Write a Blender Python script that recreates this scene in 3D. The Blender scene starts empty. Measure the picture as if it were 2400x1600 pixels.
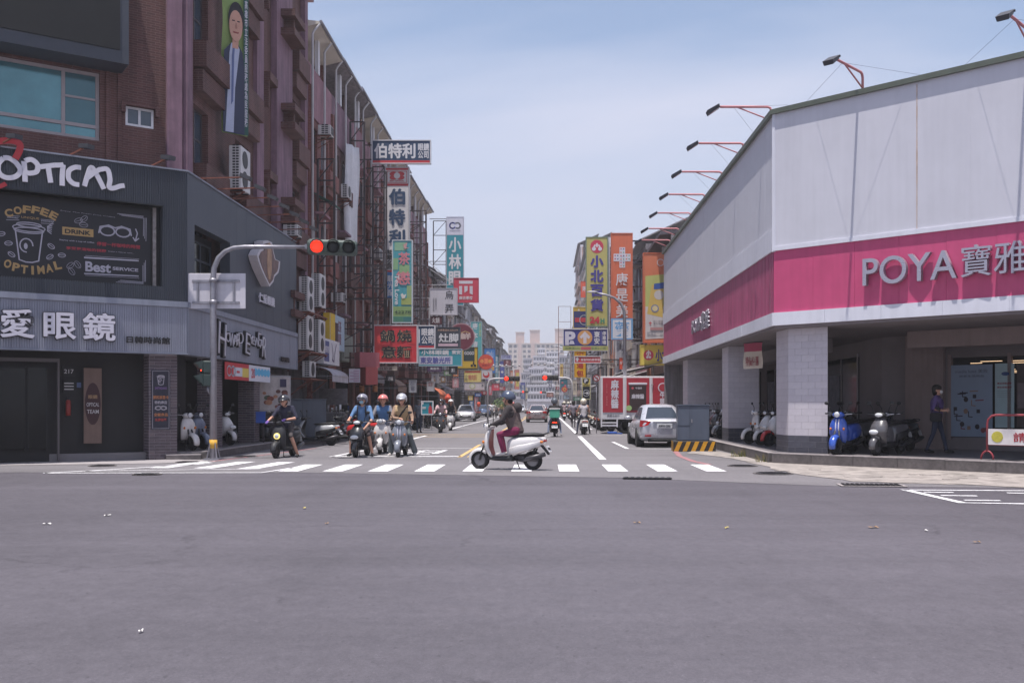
import bpy, math, random
from mathutils import Vector, Matrix

SC = bpy.context.scene
COL = SC.collection
R = math.radians
random.seed(7)
# ---------------------------------------------------------------- camera
F, CX, CY, H = 2333.0, 1278.0, 948.0, 1.45      # focal length in photo pixels, street vanishing point, eye height
cam_d = bpy.data.cameras.new('camera')
cam_d.sensor_width = 36.0
cam_d.lens = F / 2400.0 * 36.0
cam_d.shift_x = (1200.0 - CX) / 2400.0
cam_d.shift_y = (CY - 800.0) / 2400.0
cam_d.clip_end = 6000.0
cam = bpy.data.objects.new('camera', cam_d)
cam.location = (0, 0, H)
cam.rotation_euler = (R(90), 0, 0)
COL.objects.link(cam)
SC.camera = cam
# ---------------------------------------------------------------- sky, sun, exposure
SUN = Vector((-0.10, -0.18, 1.0)).normalized()
EL = math.asin(SUN.z)
AZ = math.atan2(SUN.x, SUN.y)
SC.view_settings.view_transform = 'Standard'
SC.view_settings.look = 'None'
SC.view_settings.gamma = 1.0
SC.view_settings.use_curve_mapping = False
SC.view_settings.exposure = 1.0
world = bpy.data.worlds.new('World')
SC.world = world
world.use_nodes = True
wn, wl = world.node_tree.nodes, world.node_tree.links
wn.clear()
w_out = wn.new('ShaderNodeOutputWorld')
w_bg = wn.new('ShaderNodeBackground')
w_bg.inputs['Strength'].default_value = 0.080
w_sky = wn.new('ShaderNodeTexSky')
w_sky.sky_type = 'NISHITA'
w_sky.sun_disc = False
w_sky.sun_elevation = EL
w_sky.sun_rotation = AZ
w_sky.air_density = 1.0
w_sky.dust_density = 0.6
w_sky.ozone_density = 1.6
w_tc = wn.new('ShaderNodeTexCoord')
w_sep = wn.new('ShaderNodeSeparateXYZ')
wl.new(w_tc.outputs['Generated'], w_sep.inputs[0])
w_za = wn.new('ShaderNodeMath'); w_za.operation = 'MAXIMUM'; w_za.inputs[1].default_value = 0.0
w_zc = wn.new('ShaderNodeMath'); w_zc.operation = 'ADD'; w_zc.inputs[1].default_value = 0.22
wl.new(w_sep.outputs['Z'], w_za.inputs[0]); wl.new(w_za.outputs[0], w_zc.inputs[0])
w_dx = wn.new('ShaderNodeMath'); w_dx.operation = 'DIVIDE'
w_dy = wn.new('ShaderNodeMath'); w_dy.operation = 'DIVIDE'
wl.new(w_sep.outputs['X'], w_dx.inputs[0]); wl.new(w_zc.outputs[0], w_dx.inputs[1])
wl.new(w_sep.outputs['Y'], w_dy.inputs[0]); wl.new(w_zc.outputs[0], w_dy.inputs[1])
w_com = wn.new('ShaderNodeCombineXYZ')
wl.new(w_dx.outputs[0], w_com.inputs[0]); wl.new(w_dy.outputs[0], w_com.inputs[1])
w_map = wn.new('ShaderNodeMapping')
w_map.inputs['Rotation'].default_value = (0, 0, R(48))
w_map.inputs['Scale'].default_value = (0.55, 1.7, 1.0)
w_map.inputs['Location'].default_value = (3.1, 2.2, 0)
wl.new(w_com.outputs[0], w_map.inputs[0])
w_no = wn.new('ShaderNodeTexNoise')
w_no.inputs['Scale'].default_value = 0.62
w_no.inputs['Detail'].default_value = 7.0
w_no.inputs['Roughness'].default_value = 0.5
w_no.inputs['Distortion'].default_value = 0.45
wl.new(w_map.outputs[0], w_no.inputs['Vector'])
w_ramp = wn.new('ShaderNodeValToRGB')
w_ramp.color_ramp.elements[0].position = 0.42
w_ramp.color_ramp.elements[0].color = (0.16, 0.16, 0.16, 1)
w_ramp.color_ramp.elements[1].position = 0.70
w_ramp.color_ramp.elements[1].color = (0.95, 0.95, 0.95, 1)
wl.new(w_no.outputs['Fac'], w_ramp.inputs[0])
w_mix = wn.new('ShaderNodeMix'); w_mix.data_type = 'RGBA'
wl.new(w_ramp.outputs[0], w_mix.inputs[0])
wl.new(w_sky.outputs[0], w_mix.inputs[6])
w_mix.inputs[7].default_value = (5.1, 5.1, 6.0, 1)
# pale haze towards the horizon
w_hz = wn.new('ShaderNodeMapRange'); w_hz.interpolation_type = 'SMOOTHERSTEP'
w_hz.inputs[1].default_value = -0.05; w_hz.inputs[2].default_value = 0.42; w_hz.inputs[3].default_value = 0.95; w_hz.inputs[4].default_value = 0.0
wl.new(w_sep.outputs['Z'], w_hz.inputs[0])
w_mx2 = wn.new('ShaderNodeMix'); w_mx2.data_type = 'RGBA'
wl.new(w_hz.outputs[0], w_mx2.inputs[0]); wl.new(w_mix.outputs[2], w_mx2.inputs[6])
w_mx2.inputs[7].default_value = (3.75, 3.95, 4.85, 1)
wl.new(w_mx2.outputs[2], w_bg.inputs['Color'])
wl.new(w_bg.outputs[0], w_out.inputs['Surface'])
sun_d = bpy.data.lights.new('sun', 'SUN')
sun_d.energy = 3.2
sun_d.angle = R(0.53)
sun_d.color = (1.0, 0.955, 0.90)
sun = bpy.data.objects.new('sun', sun_d)
sun.location = SUN * 60
sun.rotation_euler = SUN.to_track_quat('Z', 'Y').to_euler()
COL.objects.link(sun)

# ---------------------------------------------------------------- pixel helpers
def ray(x, y): return Vector(((x - CX) / F, 1.0, (CY - y) / F))
def G(x, y, z=0.0):                      # pixel -> point on a horizontal plane
    d = ray(x, y); t = (z - H) / d.z
    return Vector((d.x * t, t, z))
def P(x, y, Y):                          # pixel -> point at depth Y
    d = ray(x, y)
    return Vector((d.x * Y, Y, H + d.z * Y))
class Frame:                             # wall frame: x right, z up, -y out of the wall
    def __init__(s, o, rz):
        s.o = Vector(o); s.rz = rz
        s.u = Vector((math.cos(rz), math.sin(rz), 0)); s.n = Vector((math.sin(rz), -math.cos(rz), 0))
    def at(s, x, y, w=0.0):              # pixel -> (u, z) on the wall plane pushed w outwards
        d = ray(x, y); o = s.o + s.n * w
        c = Vector((0, 0, H))
        t = (o - c).dot(s.n) / d.dot(s.n)
        p = c + d * t
        return (p - s.o).dot(s.u), p.z
    def pt(s, u, w, z): return s.o + s.u * u + s.n * w + Vector((0, 0, z))

# ---------------------------------------------------------------- materials
def lin(c):
    return tuple(((v / 255.0) / 12.92 if v / 255.0 <= 0.04045 else ((v / 255.0 + 0.055) / 1.055) ** 2.4) for v in c[:3])
MATS = {}
def M(name, rgb, rough=0.6, metal=0.0, var=0.12, scale=3.0, bump=0.0, bscale=40.0, streak=0.0, spec=0.4, emit=None, alpha=None, coat=0.0, grime=None):
    if name in MATS: return MATS[name]
    m = bpy.data.materials.new(name); m.use_nodes = True
    nt = m.node_tree; n, l = nt.nodes, nt.links
    b = n['Principled BSDF']
    c = lin(rgb)
    b.inputs['Base Color'].default_value = (*c, 1)
    b.inputs['Roughness'].default_value = rough
    b.inputs['Metallic'].default_value = metal
    b.inputs['Specular IOR Level'].default_value = spec
    if coat: b.inputs['Coat Weight'].default_value = coat; b.inputs['Coat Roughness'].default_value = 0.08
    tc = n.new('ShaderNodeTexCoord')
    if var > 0:
        no = n.new('ShaderNodeTexNoise'); no.inputs['Scale'].default_value = scale
        no.inputs['Detail'].default_value = 6; no.inputs['Roughness'].default_value = 0.65
        l.new(tc.outputs['Object'], no.inputs['Vector'])
        mr = n.new('ShaderNodeMapRange'); mr.inputs[1].default_value = 0.3; mr.inputs[2].default_value = 0.7
        mr.inputs[3].default_value = 1 - var; mr.inputs[4].default_value = 1 + var * 0.6
        l.new(no.outputs['Fac'], mr.inputs[0])
        last = mr.outputs[0]
        if streak > 0:
            mp = n.new('ShaderNodeMapping'); mp.inputs['Scale'].default_value = (4.0, 4.0, 0.22)
            l.new(tc.outputs['Object'], mp.inputs[0])
            ns = n.new('ShaderNodeTexNoise'); ns.inputs['Scale'].default_value = 1.6; ns.inputs['Detail'].default_value = 5
            l.new(mp.outputs[0], ns.inputs['Vector'])
            m2 = n.new('ShaderNodeMapRange'); m2.inputs[1].default_value = 0.42; m2.inputs[2].default_value = 0.72
            m2.inputs[3].default_value = 1.0; m2.inputs[4].default_value = 1 - streak
            l.new(ns.outputs['Fac'], m2.inputs[0])
            mu = n.new('ShaderNodeMath'); mu.operation = 'MULTIPLY'
            l.new(last, mu.inputs[0]); l.new(m2.outputs[0], mu.inputs[1]); last = mu.outputs[0]
        hs = n.new('ShaderNodeHueSaturation'); hs.inputs['Color'].default_value = (*c, 1)
        l.new(last, hs.inputs['Value']); l.new(hs.outputs[0], b.inputs['Base Color'])
        mr2 = n.new('ShaderNodeMapRange'); mr2.inputs[3].default_value = max(0.02, rough - 0.1); mr2.inputs[4].default_value = min(1, rough + 0.12)
        l.new(no.outputs['Fac'], mr2.inputs[0]); l.new(mr2.outputs[0], b.inputs['Roughness'])
    if bump > 0:
        nb = n.new('ShaderNodeTexNoise'); nb.inputs['Scale'].default_value = bscale; nb.inputs['Detail'].default_value = 4
        l.new(tc.outputs['Object'], nb.inputs['Vector'])
        bp = n.new('ShaderNodeBump'); bp.inputs['Strength'].default_value = bump; bp.inputs['Distance'].default_value = 0.01
        l.new(nb.outputs['Fac'], bp.inputs['Height']); l.new(bp.outputs[0], b.inputs['Normal'])
    if emit:
        b.inputs['Emission Color'].default_value = (*lin(emit[0]), 1); b.inputs['Emission Strength'].default_value = emit[1]
    if alpha is not None: b.inputs['Alpha'].default_value = alpha
    MATS[name] = m
    return m
def brick_mat(name, c1, c2, mortar, bw, bh, var=0.18, mort=0.012, rough=0.75, axis='xz', offset=0.5, streak=0.25, bumps=0.5):
    if name in MATS: return MATS[name]
    m = bpy.data.materials.new(name); m.use_nodes = True
    n, l = m.node_tree.nodes, m.node_tree.links
    b = n['Principled BSDF']; b.inputs['Roughness'].default_value = rough; b.inputs['Specular IOR Level'].default_value = 0.3
    tc = n.new('ShaderNodeTexCoord'); sp = n.new('ShaderNodeSeparateXYZ'); cb = n.new('ShaderNodeCombineXYZ')
    l.new(tc.outputs['Object'], sp.inputs[0])
    ad = n.new('ShaderNodeMath'); ad.operation = 'ADD'
    l.new(sp.outputs['X'], ad.inputs[0]); l.new(sp.outputs['Y'], ad.inputs[1])
    l.new(ad.outputs[0], cb.inputs[0]); l.new(sp.outputs['Z'], cb.inputs[1])
    br = n.new('ShaderNodeTexBrick'); br.inputs['Scale'].default_value = 1.0
    br.inputs['Brick Width'].default_value = bw; br.inputs['Row Height'].default_value = bh
    br.inputs['Mortar Size'].default_value = mort; br.offset = offset
    br.inputs['Color1'].default_value = (*lin(c1), 1); br.inputs['Color2'].default_value = (*lin(c2), 1); br.inputs['Mortar'].default_value = (*lin(mortar), 1)
    l.new(cb.outputs[0], br.inputs['Vector'])
    no = n.new('ShaderNodeTexNoise'); no.inputs['Scale'].default_value = 0.8; no.inputs['Detail'].default_value = 7
    mp = n.new('ShaderNodeMapping'); mp.inputs['Scale'].default_value = (2.2, 2.2, 0.35)
    l.new(tc.outputs['Object'], mp.inputs[0]); l.new(mp.outputs[0], no.inputs['Vector'])
    mr = n.new('ShaderNodeMapRange'); mr.inputs[1].default_value = 0.3; mr.inputs[2].default_value = 0.7
    mr.inputs[3].default_value = 1 - streak; mr.inputs[4].default_value = 1 + var
    l.new(no.outputs['Fac'], mr.inputs[0])
    hs = n.new('ShaderNodeHueSaturation'); l.new(br.outputs['Color'], hs.inputs['Color']); l.new(mr.outputs[0], hs.inputs['Value'])
    l.new(hs.outputs[0], b.inputs['Base Color'])
    bp = n.new('ShaderNodeBump'); bp.inputs['Strength'].default_value = bumps; bp.inputs['Distance'].default_value = 0.01; bp.invert = True
    l.new(br.outputs['Fac'], bp.inputs['Height']); l.new(bp.outputs[0], b.inputs['Normal'])
    MATS[name] = m
    return m

# ---------------------------------------------------------------- mesh builder
class B:
    def __init__(s): s.v = []; s.f = []; s.m = []; s.s = []
    def face(s, idx, m=0, sm=False): s.f.append(tuple(idx)); s.m.append(m); s.s.append(sm)
    def add(s, pts):
        i = len(s.v); s.v += [tuple(p) for p in pts]; return i
    def box(s, x0, y0, z0, x1, y1, z1, m=0):
        x0, x1 = min(x0, x1), max(x0, x1); y0, y1 = min(y0, y1), max(y0, y1); z0, z1 = min(z0, z1), max(z0, z1)
        i = s.add([(x0,y0,z0),(x1,y0,z0),(x1,y1,z0),(x0,y1,z0),(x0,y0,z1),(x1,y0,z1),(x1,y1,z1),(x0,y1,z1)])
        for q in ((0,3,2,1),(4,5,6,7),(0,1,5,4),(1,2,6,5),(2,3,7,6),(3,0,4,7)): s.face([i+k for k in q], m)
        return s
    def bbox(s, x0, y0, z0, x1, y1, z1, b=0.01, m=0):      # bevelled box (chamfered along all edges in xz plane, front side)
        x0, x1 = min(x0, x1), max(x0, x1); y0, y1 = min(y0, y1), max(y0, y1); z0, z1 = min(z0, z1), max(z0, z1)
        rings = []
        for (yy, ins) in ((y0, b), (y0 + b, 0), (y1 - b, 0), (y1, b)):
            a0, a1, c0, c1 = x0 + ins, x1 - ins, z0 + ins, z1 - ins
            rings.append([(a0+b,yy,c0),(a1-b,yy,c0),(a1,yy,c0+b),(a1,yy,c1-b),(a1-b,yy,c1),(a0+b,yy,c1),(a0,yy,c1-b),(a0,yy,c0+b)])
        s.loft(rings, m, sm=False, flip=True)
        return s
    def obox(s, c, size, mat, m=0):
        i0 = len(s.v); s.box(-size[0]/2,-size[1]/2,-size[2]/2,size[0]/2,size[1]/2,size[2]/2,m)
        c = Vector(c)
        for k in range(i0, len(s.v)): s.v[k] = tuple(c + mat @ Vector(s.v[k]))
        return s
    def bar(s, p0, p1, w, h=None, m=0):
        p0, p1 = Vector(p0), Vector(p1); d = p1 - p0; L = d.length
        if L < 1e-6: return s
        q = d.to_track_quat('Y', 'Z').to_matrix()
        return s.obox((p0 + p1) / 2, (w, L, h or w), q, m)
    def cyl(s, p0, p1, r0, r1=None, n=10, cap=True, m=0, sm=True):
        r1 = r0 if r1 is None else r1
        p0, p1 = Vector(p0), Vector(p1); d = (p1 - p0).normalized()
        a = d.orthogonal().normalized(); b = d.cross(a)
        i = len(s.v)
        for p, r in ((p0, r0), (p1, r1)):
            s.add([p + (a * math.cos(2*math.pi*k/n) + b * math.sin(2*math.pi*k/n)) * r for k in range(n)])
        for k in range(n):
            k2 = (k + 1) % n
            s.face((i+k, i+k2, i+n+k2, i+n+k), m, sm)
        if cap:
            s.face([i+k for k in reversed(range(n))], m); s.face([i+n+k for k in range(n)], m)
        return s
    def tube(s, pts, r, n=8, m=0, cap=True):
        pts = [Vector(p) for p in pts]; rs = r if isinstance(r, (list, tuple)) else [r] * len(pts)
        rings = []; prev = None
        for k, p in enumerate(pts):
            d = (pts[min(k+1, len(pts)-1)] - pts[max(k-1, 0)]).normalized()
            if prev is None: a = d.orthogonal().normalized()
            else:
                a = prev - d * prev.dot(d)
                a = a.normalized() if a.length > 1e-5 else d.orthogonal().normalized()
            prev = a; b = d.cross(a)
            rings.append([p + (a * math.cos(2*math.pi*j/n) + b * math.sin(2*math.pi*j/n)) * rs[k] for j in range(n)])
        return s.loft(rings, m, True, cap=cap)
    def loft(s, rings, m=0, sm=True, cap=True, closed=True, flip=False, mf=None):
        n = len(rings[0]); i = len(s.v)
        for r in rings: s.add(r)
        for a in range(len(rings) - 1):
            for k in range(n if closed else n - 1):
                k2 = (k + 1) % n
                q = (i+a*n+k, i+a*n+k2, i+(a+1)*n+k2, i+(a+1)*n+k)
                s.face(q[::-1] if flip else q, mf(a, k) if mf else m, sm)
        if cap and closed:
            e = i + (len(rings)-1) * n
            c0 = [i+k for k in reversed(range(n))]; c1 = [e+k for k in range(n)]
            s.face(c0[::-1] if flip else c0, mf(0, -1) if mf else m); s.face(c1[::-1] if flip else c1, mf(len(rings)-2, -1) if mf else m)
        return s
    def ell(s, c, r, n=14, k=8, m=0, rot=None, z0=-1.0, z1=1.0):
        c = Vector(c); rings = []
        t0, t1 = math.asin(max(-0.999, z0)), math.asin(min(0.999, z1))
        for a in range(k + 1):
            t = t0 + (t1 - t0) * a / k
            ring = []
            for j in range(n):
                p = Vector((r[0]*math.cos(t)*math.cos(2*math.pi*j/n), r[1]*math.cos(t)*math.sin(2*math.pi*j/n), r[2]*math.sin(t)))
                ring.append(c + (rot @ p if rot else p))
            rings.append(ring)
        return s.loft(rings, m, True)
    def prism(s, poly, y0, y1, m=0, sm=False, mside=None):    # polygon in xz (counter-clockwise seen from -y), extruded along y
        n = len(poly); i = s.add([(p[0], y0, p[1]) for p in poly]); j = s.add([(p[0], y1, p[1]) for p in poly])
        s.face([i+k for k in range(n)], m); s.face([j+k for k in reversed(range(n))], m)
        for k in range(n): s.face((i+k, j+k, j+(k+1)%n, i+(k+1)%n), m if mside is None else mside, sm)
        return s
    def slab(s, poly, z0, z1, m=0):                            # polygon in xy (ccw from above)
        n = len(poly); i = s.add([(p[0], p[1], z1) for p in poly]); j = s.add([(p[0], p[1], z0) for p in poly])
        s.face([i+k for k in range(n)], m); s.face([j+k for k in reversed(range(n))], m)
        for k in range(n): s.face((j+k, j+(k+1)%n, i+(k+1)%n, i+k), m)
        return s
    def sheet(s, poly, z, m=0):
        i = s.add([(p[0], p[1], z) for p in poly]); s.face([i+k for k in range(len(poly))], m); return s
    def mesh(s, name, mats):
        me = bpy.data.meshes.new(name)
        me.from_pydata(s.v, [], s.f)
        if not isinstance(mats, (list, tuple)): mats = [mats]
        for m in mats: me.materials.append(m)
        me.polygons.foreach_set('material_index', s.m)
        me.polygons.foreach_set('use_smooth', s.s)
        me.update()
        return me
    def build(s, name, mats, parent=None, loc=None, rz=None, kind=None, bevel=0.0, sub=0):
        o = bpy.data.objects.new(name, s.mesh(name, mats))
        COL.objects.link(o)
        if parent is not None: o.parent = parent
        if loc is not None: o.location = loc
        if rz is not None: o.rotation_euler = (0, 0, rz)
        if kind: o['kind'] = kind
        if bevel:
            md = o.modifiers.new('bevel', 'BEVEL'); md.width = bevel; md.segments = 2; md.limit_method = 'ANGLE'
        if sub:
            md = o.modifiers.new('sub', 'SUBSURF'); md.levels = sub; md.render_levels = sub
        return o
def put(name, mesh, parent=None, loc=(0,0,0), rot=None, scale=None):
    o = bpy.data.objects.new(name, mesh); COL.objects.link(o)
    o.parent = parent; o.location = loc
    if rot is not None: o.rotation_euler = rot
    if scale is not None: o.scale = scale
    return o
def tag(o, label, cat, group=None):
    o['label'] = label; o['category'] = cat
    if group: o['group'] = group
    return o
def thing(name, label, cat, loc=(0,0,0), rz=0.0, group=None):
    o = bpy.data.objects.new(name, None); o.empty_display_size = 0.2
    COL.objects.link(o); o.location = loc; o.rotation_euler = (0, 0, rz)
    return tag(o, label, cat, group)
def copy_tree(o, parent=None, kids=None):
    c = o.copy(); COL.objects.link(c); c.parent = parent
    for ch in o.children: copy_tree(ch, c)
    return c
def struct(o): o['kind'] = 'structure'; return o

# ---------------------------------------------------------------- lettering (default typeface, turned into meshes)
TEXTS = {}
def text_mesh(body, mat, extrude, offset, space, line):
    key = (body, mat.name, extrude, offset, space, line)
    if key in TEXTS: return TEXTS[key]
    bold = 0.0
    if not body.isascii() and offset > .012: bold = offset * .75; offset = .008
    c = bpy.data.curves.new('lettering', 'FONT')
    c.body = body; c.align_x = 'CENTER'; c.align_y = 'CENTER'
    c.extrude = extrude; c.offset = offset; c.space_character = space; c.space_line = line
    c.resolution_u = 5 if body.isascii() else 2
    o = bpy.data.objects.new('lettering', c)
    COL.objects.link(o)
    me = bpy.data.meshes.new_from_object(o)
    bpy.data.objects.remove(o); bpy.data.curves.remove(c)
    me.materials.clear(); me.materials.append(mat)
    if bold > 0 and len(me.vertices):          # heavier strokes: shifted copies in one mesh
        vs = [q.co.copy() for q in me.vertices]; fs = [tuple(p.vertices) for p in me.polygons]; V, FF = [], []
        for k, (dx, dy) in enumerate(((0, 0), (1, 0), (-1, 0), (0, 1), (0, -1))):
            i = len(V); V += [(q.x + dx*bold, q.y + dy*bold, q.z*(1 - .05*k)) for q in vs]; FF += [tuple(i + j for j in f) for f in fs]
        me = bpy.data.meshes.new('lettering'); me.from_pydata(V, [], FF); me.materials.append(mat)
    v = me.vertices
    if len(v):
        xs = [q.co.x for q in v]; ys = [q.co.y for q in v]
        cx, cy = (min(xs)+max(xs))/2, (min(ys)+max(ys))/2
        w, h = max(xs)-min(xs), max(ys)-min(ys)
        for q in v: q.co = ((q.co.x-cx)/w, -q.co.z, (q.co.y-cy)/h)   # unit box, x right, z up, facing -y
    TEXTS[key] = (me, len(v))
    return TEXTS[key]
def text(body, mat, parent, cx, cz, w, h, y=0.0, depth=0.003, offset=0.012, name='lettering', space=1.0, line=1.0, rot=None, vertical=False):
    """fit body into a w x h box centred at (cx, y, cz) of the parent, facing -y"""
    if vertical: body = '\n'.join(body)
    me, k = text_mesh(body, mat, 0.5, offset, space, line)
    o = put(name, me, parent, (cx, y, cz), rot, (w, depth, h))
    return o
# ================================================================ GROUND, ROADS, MARKINGS
def asphalt(name, c, spots, crack, patch, bigvar=0.12):
    m = bpy.data.materials.new(name); m.use_nodes = True
    n, l = m.node_tree.nodes, m.node_tree.links
    b = n['Principled BSDF']; b.inputs['Specular IOR Level'].default_value = 0.35
    tc = n.new('ShaderNodeTexCoord')
    def noise(scale, det, rough=0.6, sc=(1,1,1), dist=0.0):
        mp = n.new('ShaderNodeMapping'); mp.inputs['Scale'].default_value = sc
        l.new(tc.outputs['Object'], mp.inputs[0])
        x = n.new('ShaderNodeTexNoise'); x.inputs['Scale'].default_value = scale; x.inputs['Detail'].default_value = det
        x.inputs['Roughness'].default_value = rough; x.inputs['Distortion'].default_value = dist
        l.new(mp.outputs[0], x.inputs['Vector']); return x
    def rng(src, a0, a1, b0, b1):
        r = n.new('ShaderNodeMapRange'); r.inputs[1].default_value = a0; r.inputs[2].default_value = a1
        r.inputs[3].default_value = b0; r.inputs[4].default_value = b1; l.new(src, r.inputs[0]); return r.outputs[0]
    def mul(a, c2):
        x = n.new('ShaderNodeMath'); x.operation = 'MULTIPLY'; l.new(a, x.inputs[0])
        if isinstance(c2, float): x.inputs[1].default_value = c2
        else: l.new(c2, x.inputs[1])
        return x.outputs[0]
    big = noise(0.16, 5, 0.55, (1, 0.7, 1)); v = rng(big.outputs['Fac'], 0.3, 0.7, 1 - bigvar, 1 + bigvar)
    band = noise(0.9, 4, 0.6, (0.05, 1.0, 1)); v = mul(v, rng(band.outputs['Fac'], 0.3, 0.7, 0.90, 1.09))     # faint paving passes along the cross street
    mid = noise(3.5, 6, 0.7); v = mul(v, rng(mid.outputs['Fac'], 0.3, 0.7, 0.93, 1.07))
    fine = noise(160.0, 3, 0.7); v = mul(v, rng(fine.outputs['Fac'], 0.3, 0.72, 0.72, 1.3))
    g2 = noise(48.0, 3, 0.75); v = mul(v, rng(g2.outputs['Fac'], 0.3, 0.7, 0.80, 1.2))
    g3 = noise(13.0, 4, 0.75, (1, 0.6, 1)); v = mul(v, rng(g3.outputs['Fac'], 0.3, 0.7, 0.88, 1.12))
    pit = noise(22.0, 2, 0.5, (1, 0.5, 1)); v = mul(v, rng(pit.outputs['Fac'], 0.66, 0.74, 1.0, 0.72))
    vo = n.new('ShaderNodeTexVoronoi'); vo.inputs['Scale'].default_value = 14.0; vo.inputs['Randomness'].default_value = 1.0
    l.new(tc.outputs['Object'], vo.inputs['Vector'])
    stone = rng(vo.outputs['Distance'], 0.02, 0.09, 1.0 + spots, 1.0)
    v = mul(v, stone)
    # oil and tyre darkening along the lanes
    oil = noise(1.1, 5, 0.6, (1, 0.18, 1)); v = mul(v, rng(oil.outputs['Fac'], 0.56, 0.8, 1.0, 1.0 - patch))
    # cracks
    vc = n.new('ShaderNodeTexVoronoi'); vc.feature = 'DISTANCE_TO_EDGE'; vc.inputs['Scale'].default_value = 0.16
    dn = noise(1.6, 5, 0.7); av = n.new('ShaderNodeVectorMath'); av.operation = 'MULTIPLY_ADD'
    l.new(dn.outputs['Color'], av.inputs[0]); av.inputs[1].default_value = (0.9, 0.9, 0); l.new(tc.outputs['Object'], av.inputs[2])
    l.new(av.outputs[0], vc.inputs['Vector'])
    gate = noise(0.35, 3); g = rng(gate.outputs['Fac'], 0.52, 0.62, 0.0, 1.0)
    ck = rng(vc.outputs['Distance'], 0.0, 0.006, crack, 0.0)
    inv = n.new('ShaderNodeMath'); inv.operation = 'SUBTRACT'; inv.inputs[0].default_value = 1.0
    l.new(mul(ck, g), inv.inputs[1]); v = mul(v, inv.outputs[0])
    hs = n.new('ShaderNodeHueSaturation'); hs.inputs['Color'].default_value = (*c, 1); l.new(v, hs.inputs['Value'])
    l.new(hs.outputs[0], b.inputs['Base Color'])
    l.new(rng(mid.outputs['Fac'], 0.3, 0.7, 0.62, 0.82), b.inputs['Roughness'])
    bp = n.new('ShaderNodeBump'); bp.inputs['Strength'].default_value = 0.35; bp.inputs['Distance'].default_value = 0.006
    l.new(fine.outputs['Fac'], bp.inputs['Height']); l.new(bp.outputs[0], b.inputs['Normal'])
    MATS[name] = m
    return m
m_ground = M('ground_concrete', (128, 124, 126), 0.85, var=0.15, scale=0.4)
m_inter = asphalt('asphalt_intersection', (0.090, 0.082, 0.097), 0.9, 0.35, 0.20, 0.16)
m_street = asphalt('asphalt_street', (0.158, 0.147, 0.158), 0.3, 0.25, 0.16)
m_mark = M('road_paint_white', (222, 220, 224), 0.65, var=0.34, scale=9.0)
m_marky = M('road_paint_yellow', (214, 176, 112), 0.65, var=0.2, scale=7.0)
m_markr = M('road_paint_red', (170, 112, 116), 0.7, var=0.25, scale=6.0)
def worn(m, under, lo, hi):          # paint chipped down to the asphalt
    n, l = m.node_tree.nodes, m.node_tree.links; bs = n['Principled BSDF']; src = bs.inputs['Base Color'].links[0].from_socket
    tc = n.new('ShaderNodeTexCoord'); no = n.new('ShaderNodeTexNoise'); no.inputs['Scale'].default_value = 11.0; no.inputs['Detail'].default_value = 9; no.inputs['Roughness'].default_value = 0.78
    l.new(tc.outputs['Object'], no.inputs['Vector']); mr = n.new('ShaderNodeMapRange'); mr.inputs[1].default_value = lo; mr.inputs[2].default_value = hi; l.new(no.outputs['Fac'], mr.inputs[0])
    mx = n.new('ShaderNodeMix'); mx.data_type = 'RGBA'; l.new(mr.outputs[0], mx.inputs[0]); l.new(src, mx.inputs[6]); mx.inputs[7].default_value = (*under, 1); l.new(mx.outputs[2], bs.inputs['Base Color'])
worn(m_mark, (.17, .16, .17), .58, .70); worn(m_marky, (.17, .16, .17), .50, .64); worn(m_markr, (.16, .15, .16), .46, .62)
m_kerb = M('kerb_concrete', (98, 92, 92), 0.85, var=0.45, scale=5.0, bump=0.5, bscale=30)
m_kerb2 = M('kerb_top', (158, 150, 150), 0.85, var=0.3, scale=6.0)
m_floor = M('arcade_tile_floor', (114, 109, 112), 0.38, var=0.12, scale=2.0)
m_broken = M('broken_concrete', (152, 144, 140), 0.9, var=0.5, scale=2.4, bump=0.9, bscale=7)
m_paleconc = M('pale_pavement', (150, 144, 146), 0.88, var=0.2, scale=1.2, bump=0.4, bscale=20)
m_iron = M('cast_iron', (52, 50, 54), 0.6, metal=0.5, var=0.3, scale=20)

struct(B().sheet([(-1500, -300), (1500, -300), (1500, 3000), (-1500, 3000)], -0.03).build('ground', m_ground))
seam = [(-60, 21.8)] + [tuple(G(x, y)[:2]) for x, y in ((300, 1107), (700, 1107), (1486, 1120), (1768, 1132), (1959, 1139), (2400, 1143))] + [(60, 12.0)]
b = B().sheet([(-60, -30), (60, -30)] + seam[::-1], 0.0)
struct(b.build('intersection_road', m_inter))
b = B().sheet([(p[0], p[1]) for p in seam] + [(60, 46), (8.5, 46), (8.5, 640), (-11.5, 640), (-11.5, 46), (-60, 46)], 0.004)
street = struct(b.build('street', m_street))
ZM = 0.010
def mark(name, poly, mat=m_mark, z=ZM):
    o = B().sheet(poly, z).build(name, mat, street); return o
def strip(name, pts, w, mat=m_mark, z=ZM):
    pts = [Vector((p[0], p[1], 0)) for p in pts]; L, Rr = [], []
    for k, p in enumerate(pts):
        d = (pts[min(k+1, len(pts)-1)] - pts[max(k-1, 0)]).normalized(); nn = Vector((-d.y, d.x, 0))
        L.append(p + nn * w / 2); Rr.append(p - nn * w / 2)
    b = B()
    for k in range(len(pts) - 1):
        b.sheet([Rr[k], Rr[k+1], L[k+1], L[k]], z)
    return b.build(name, mat, street)
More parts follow.
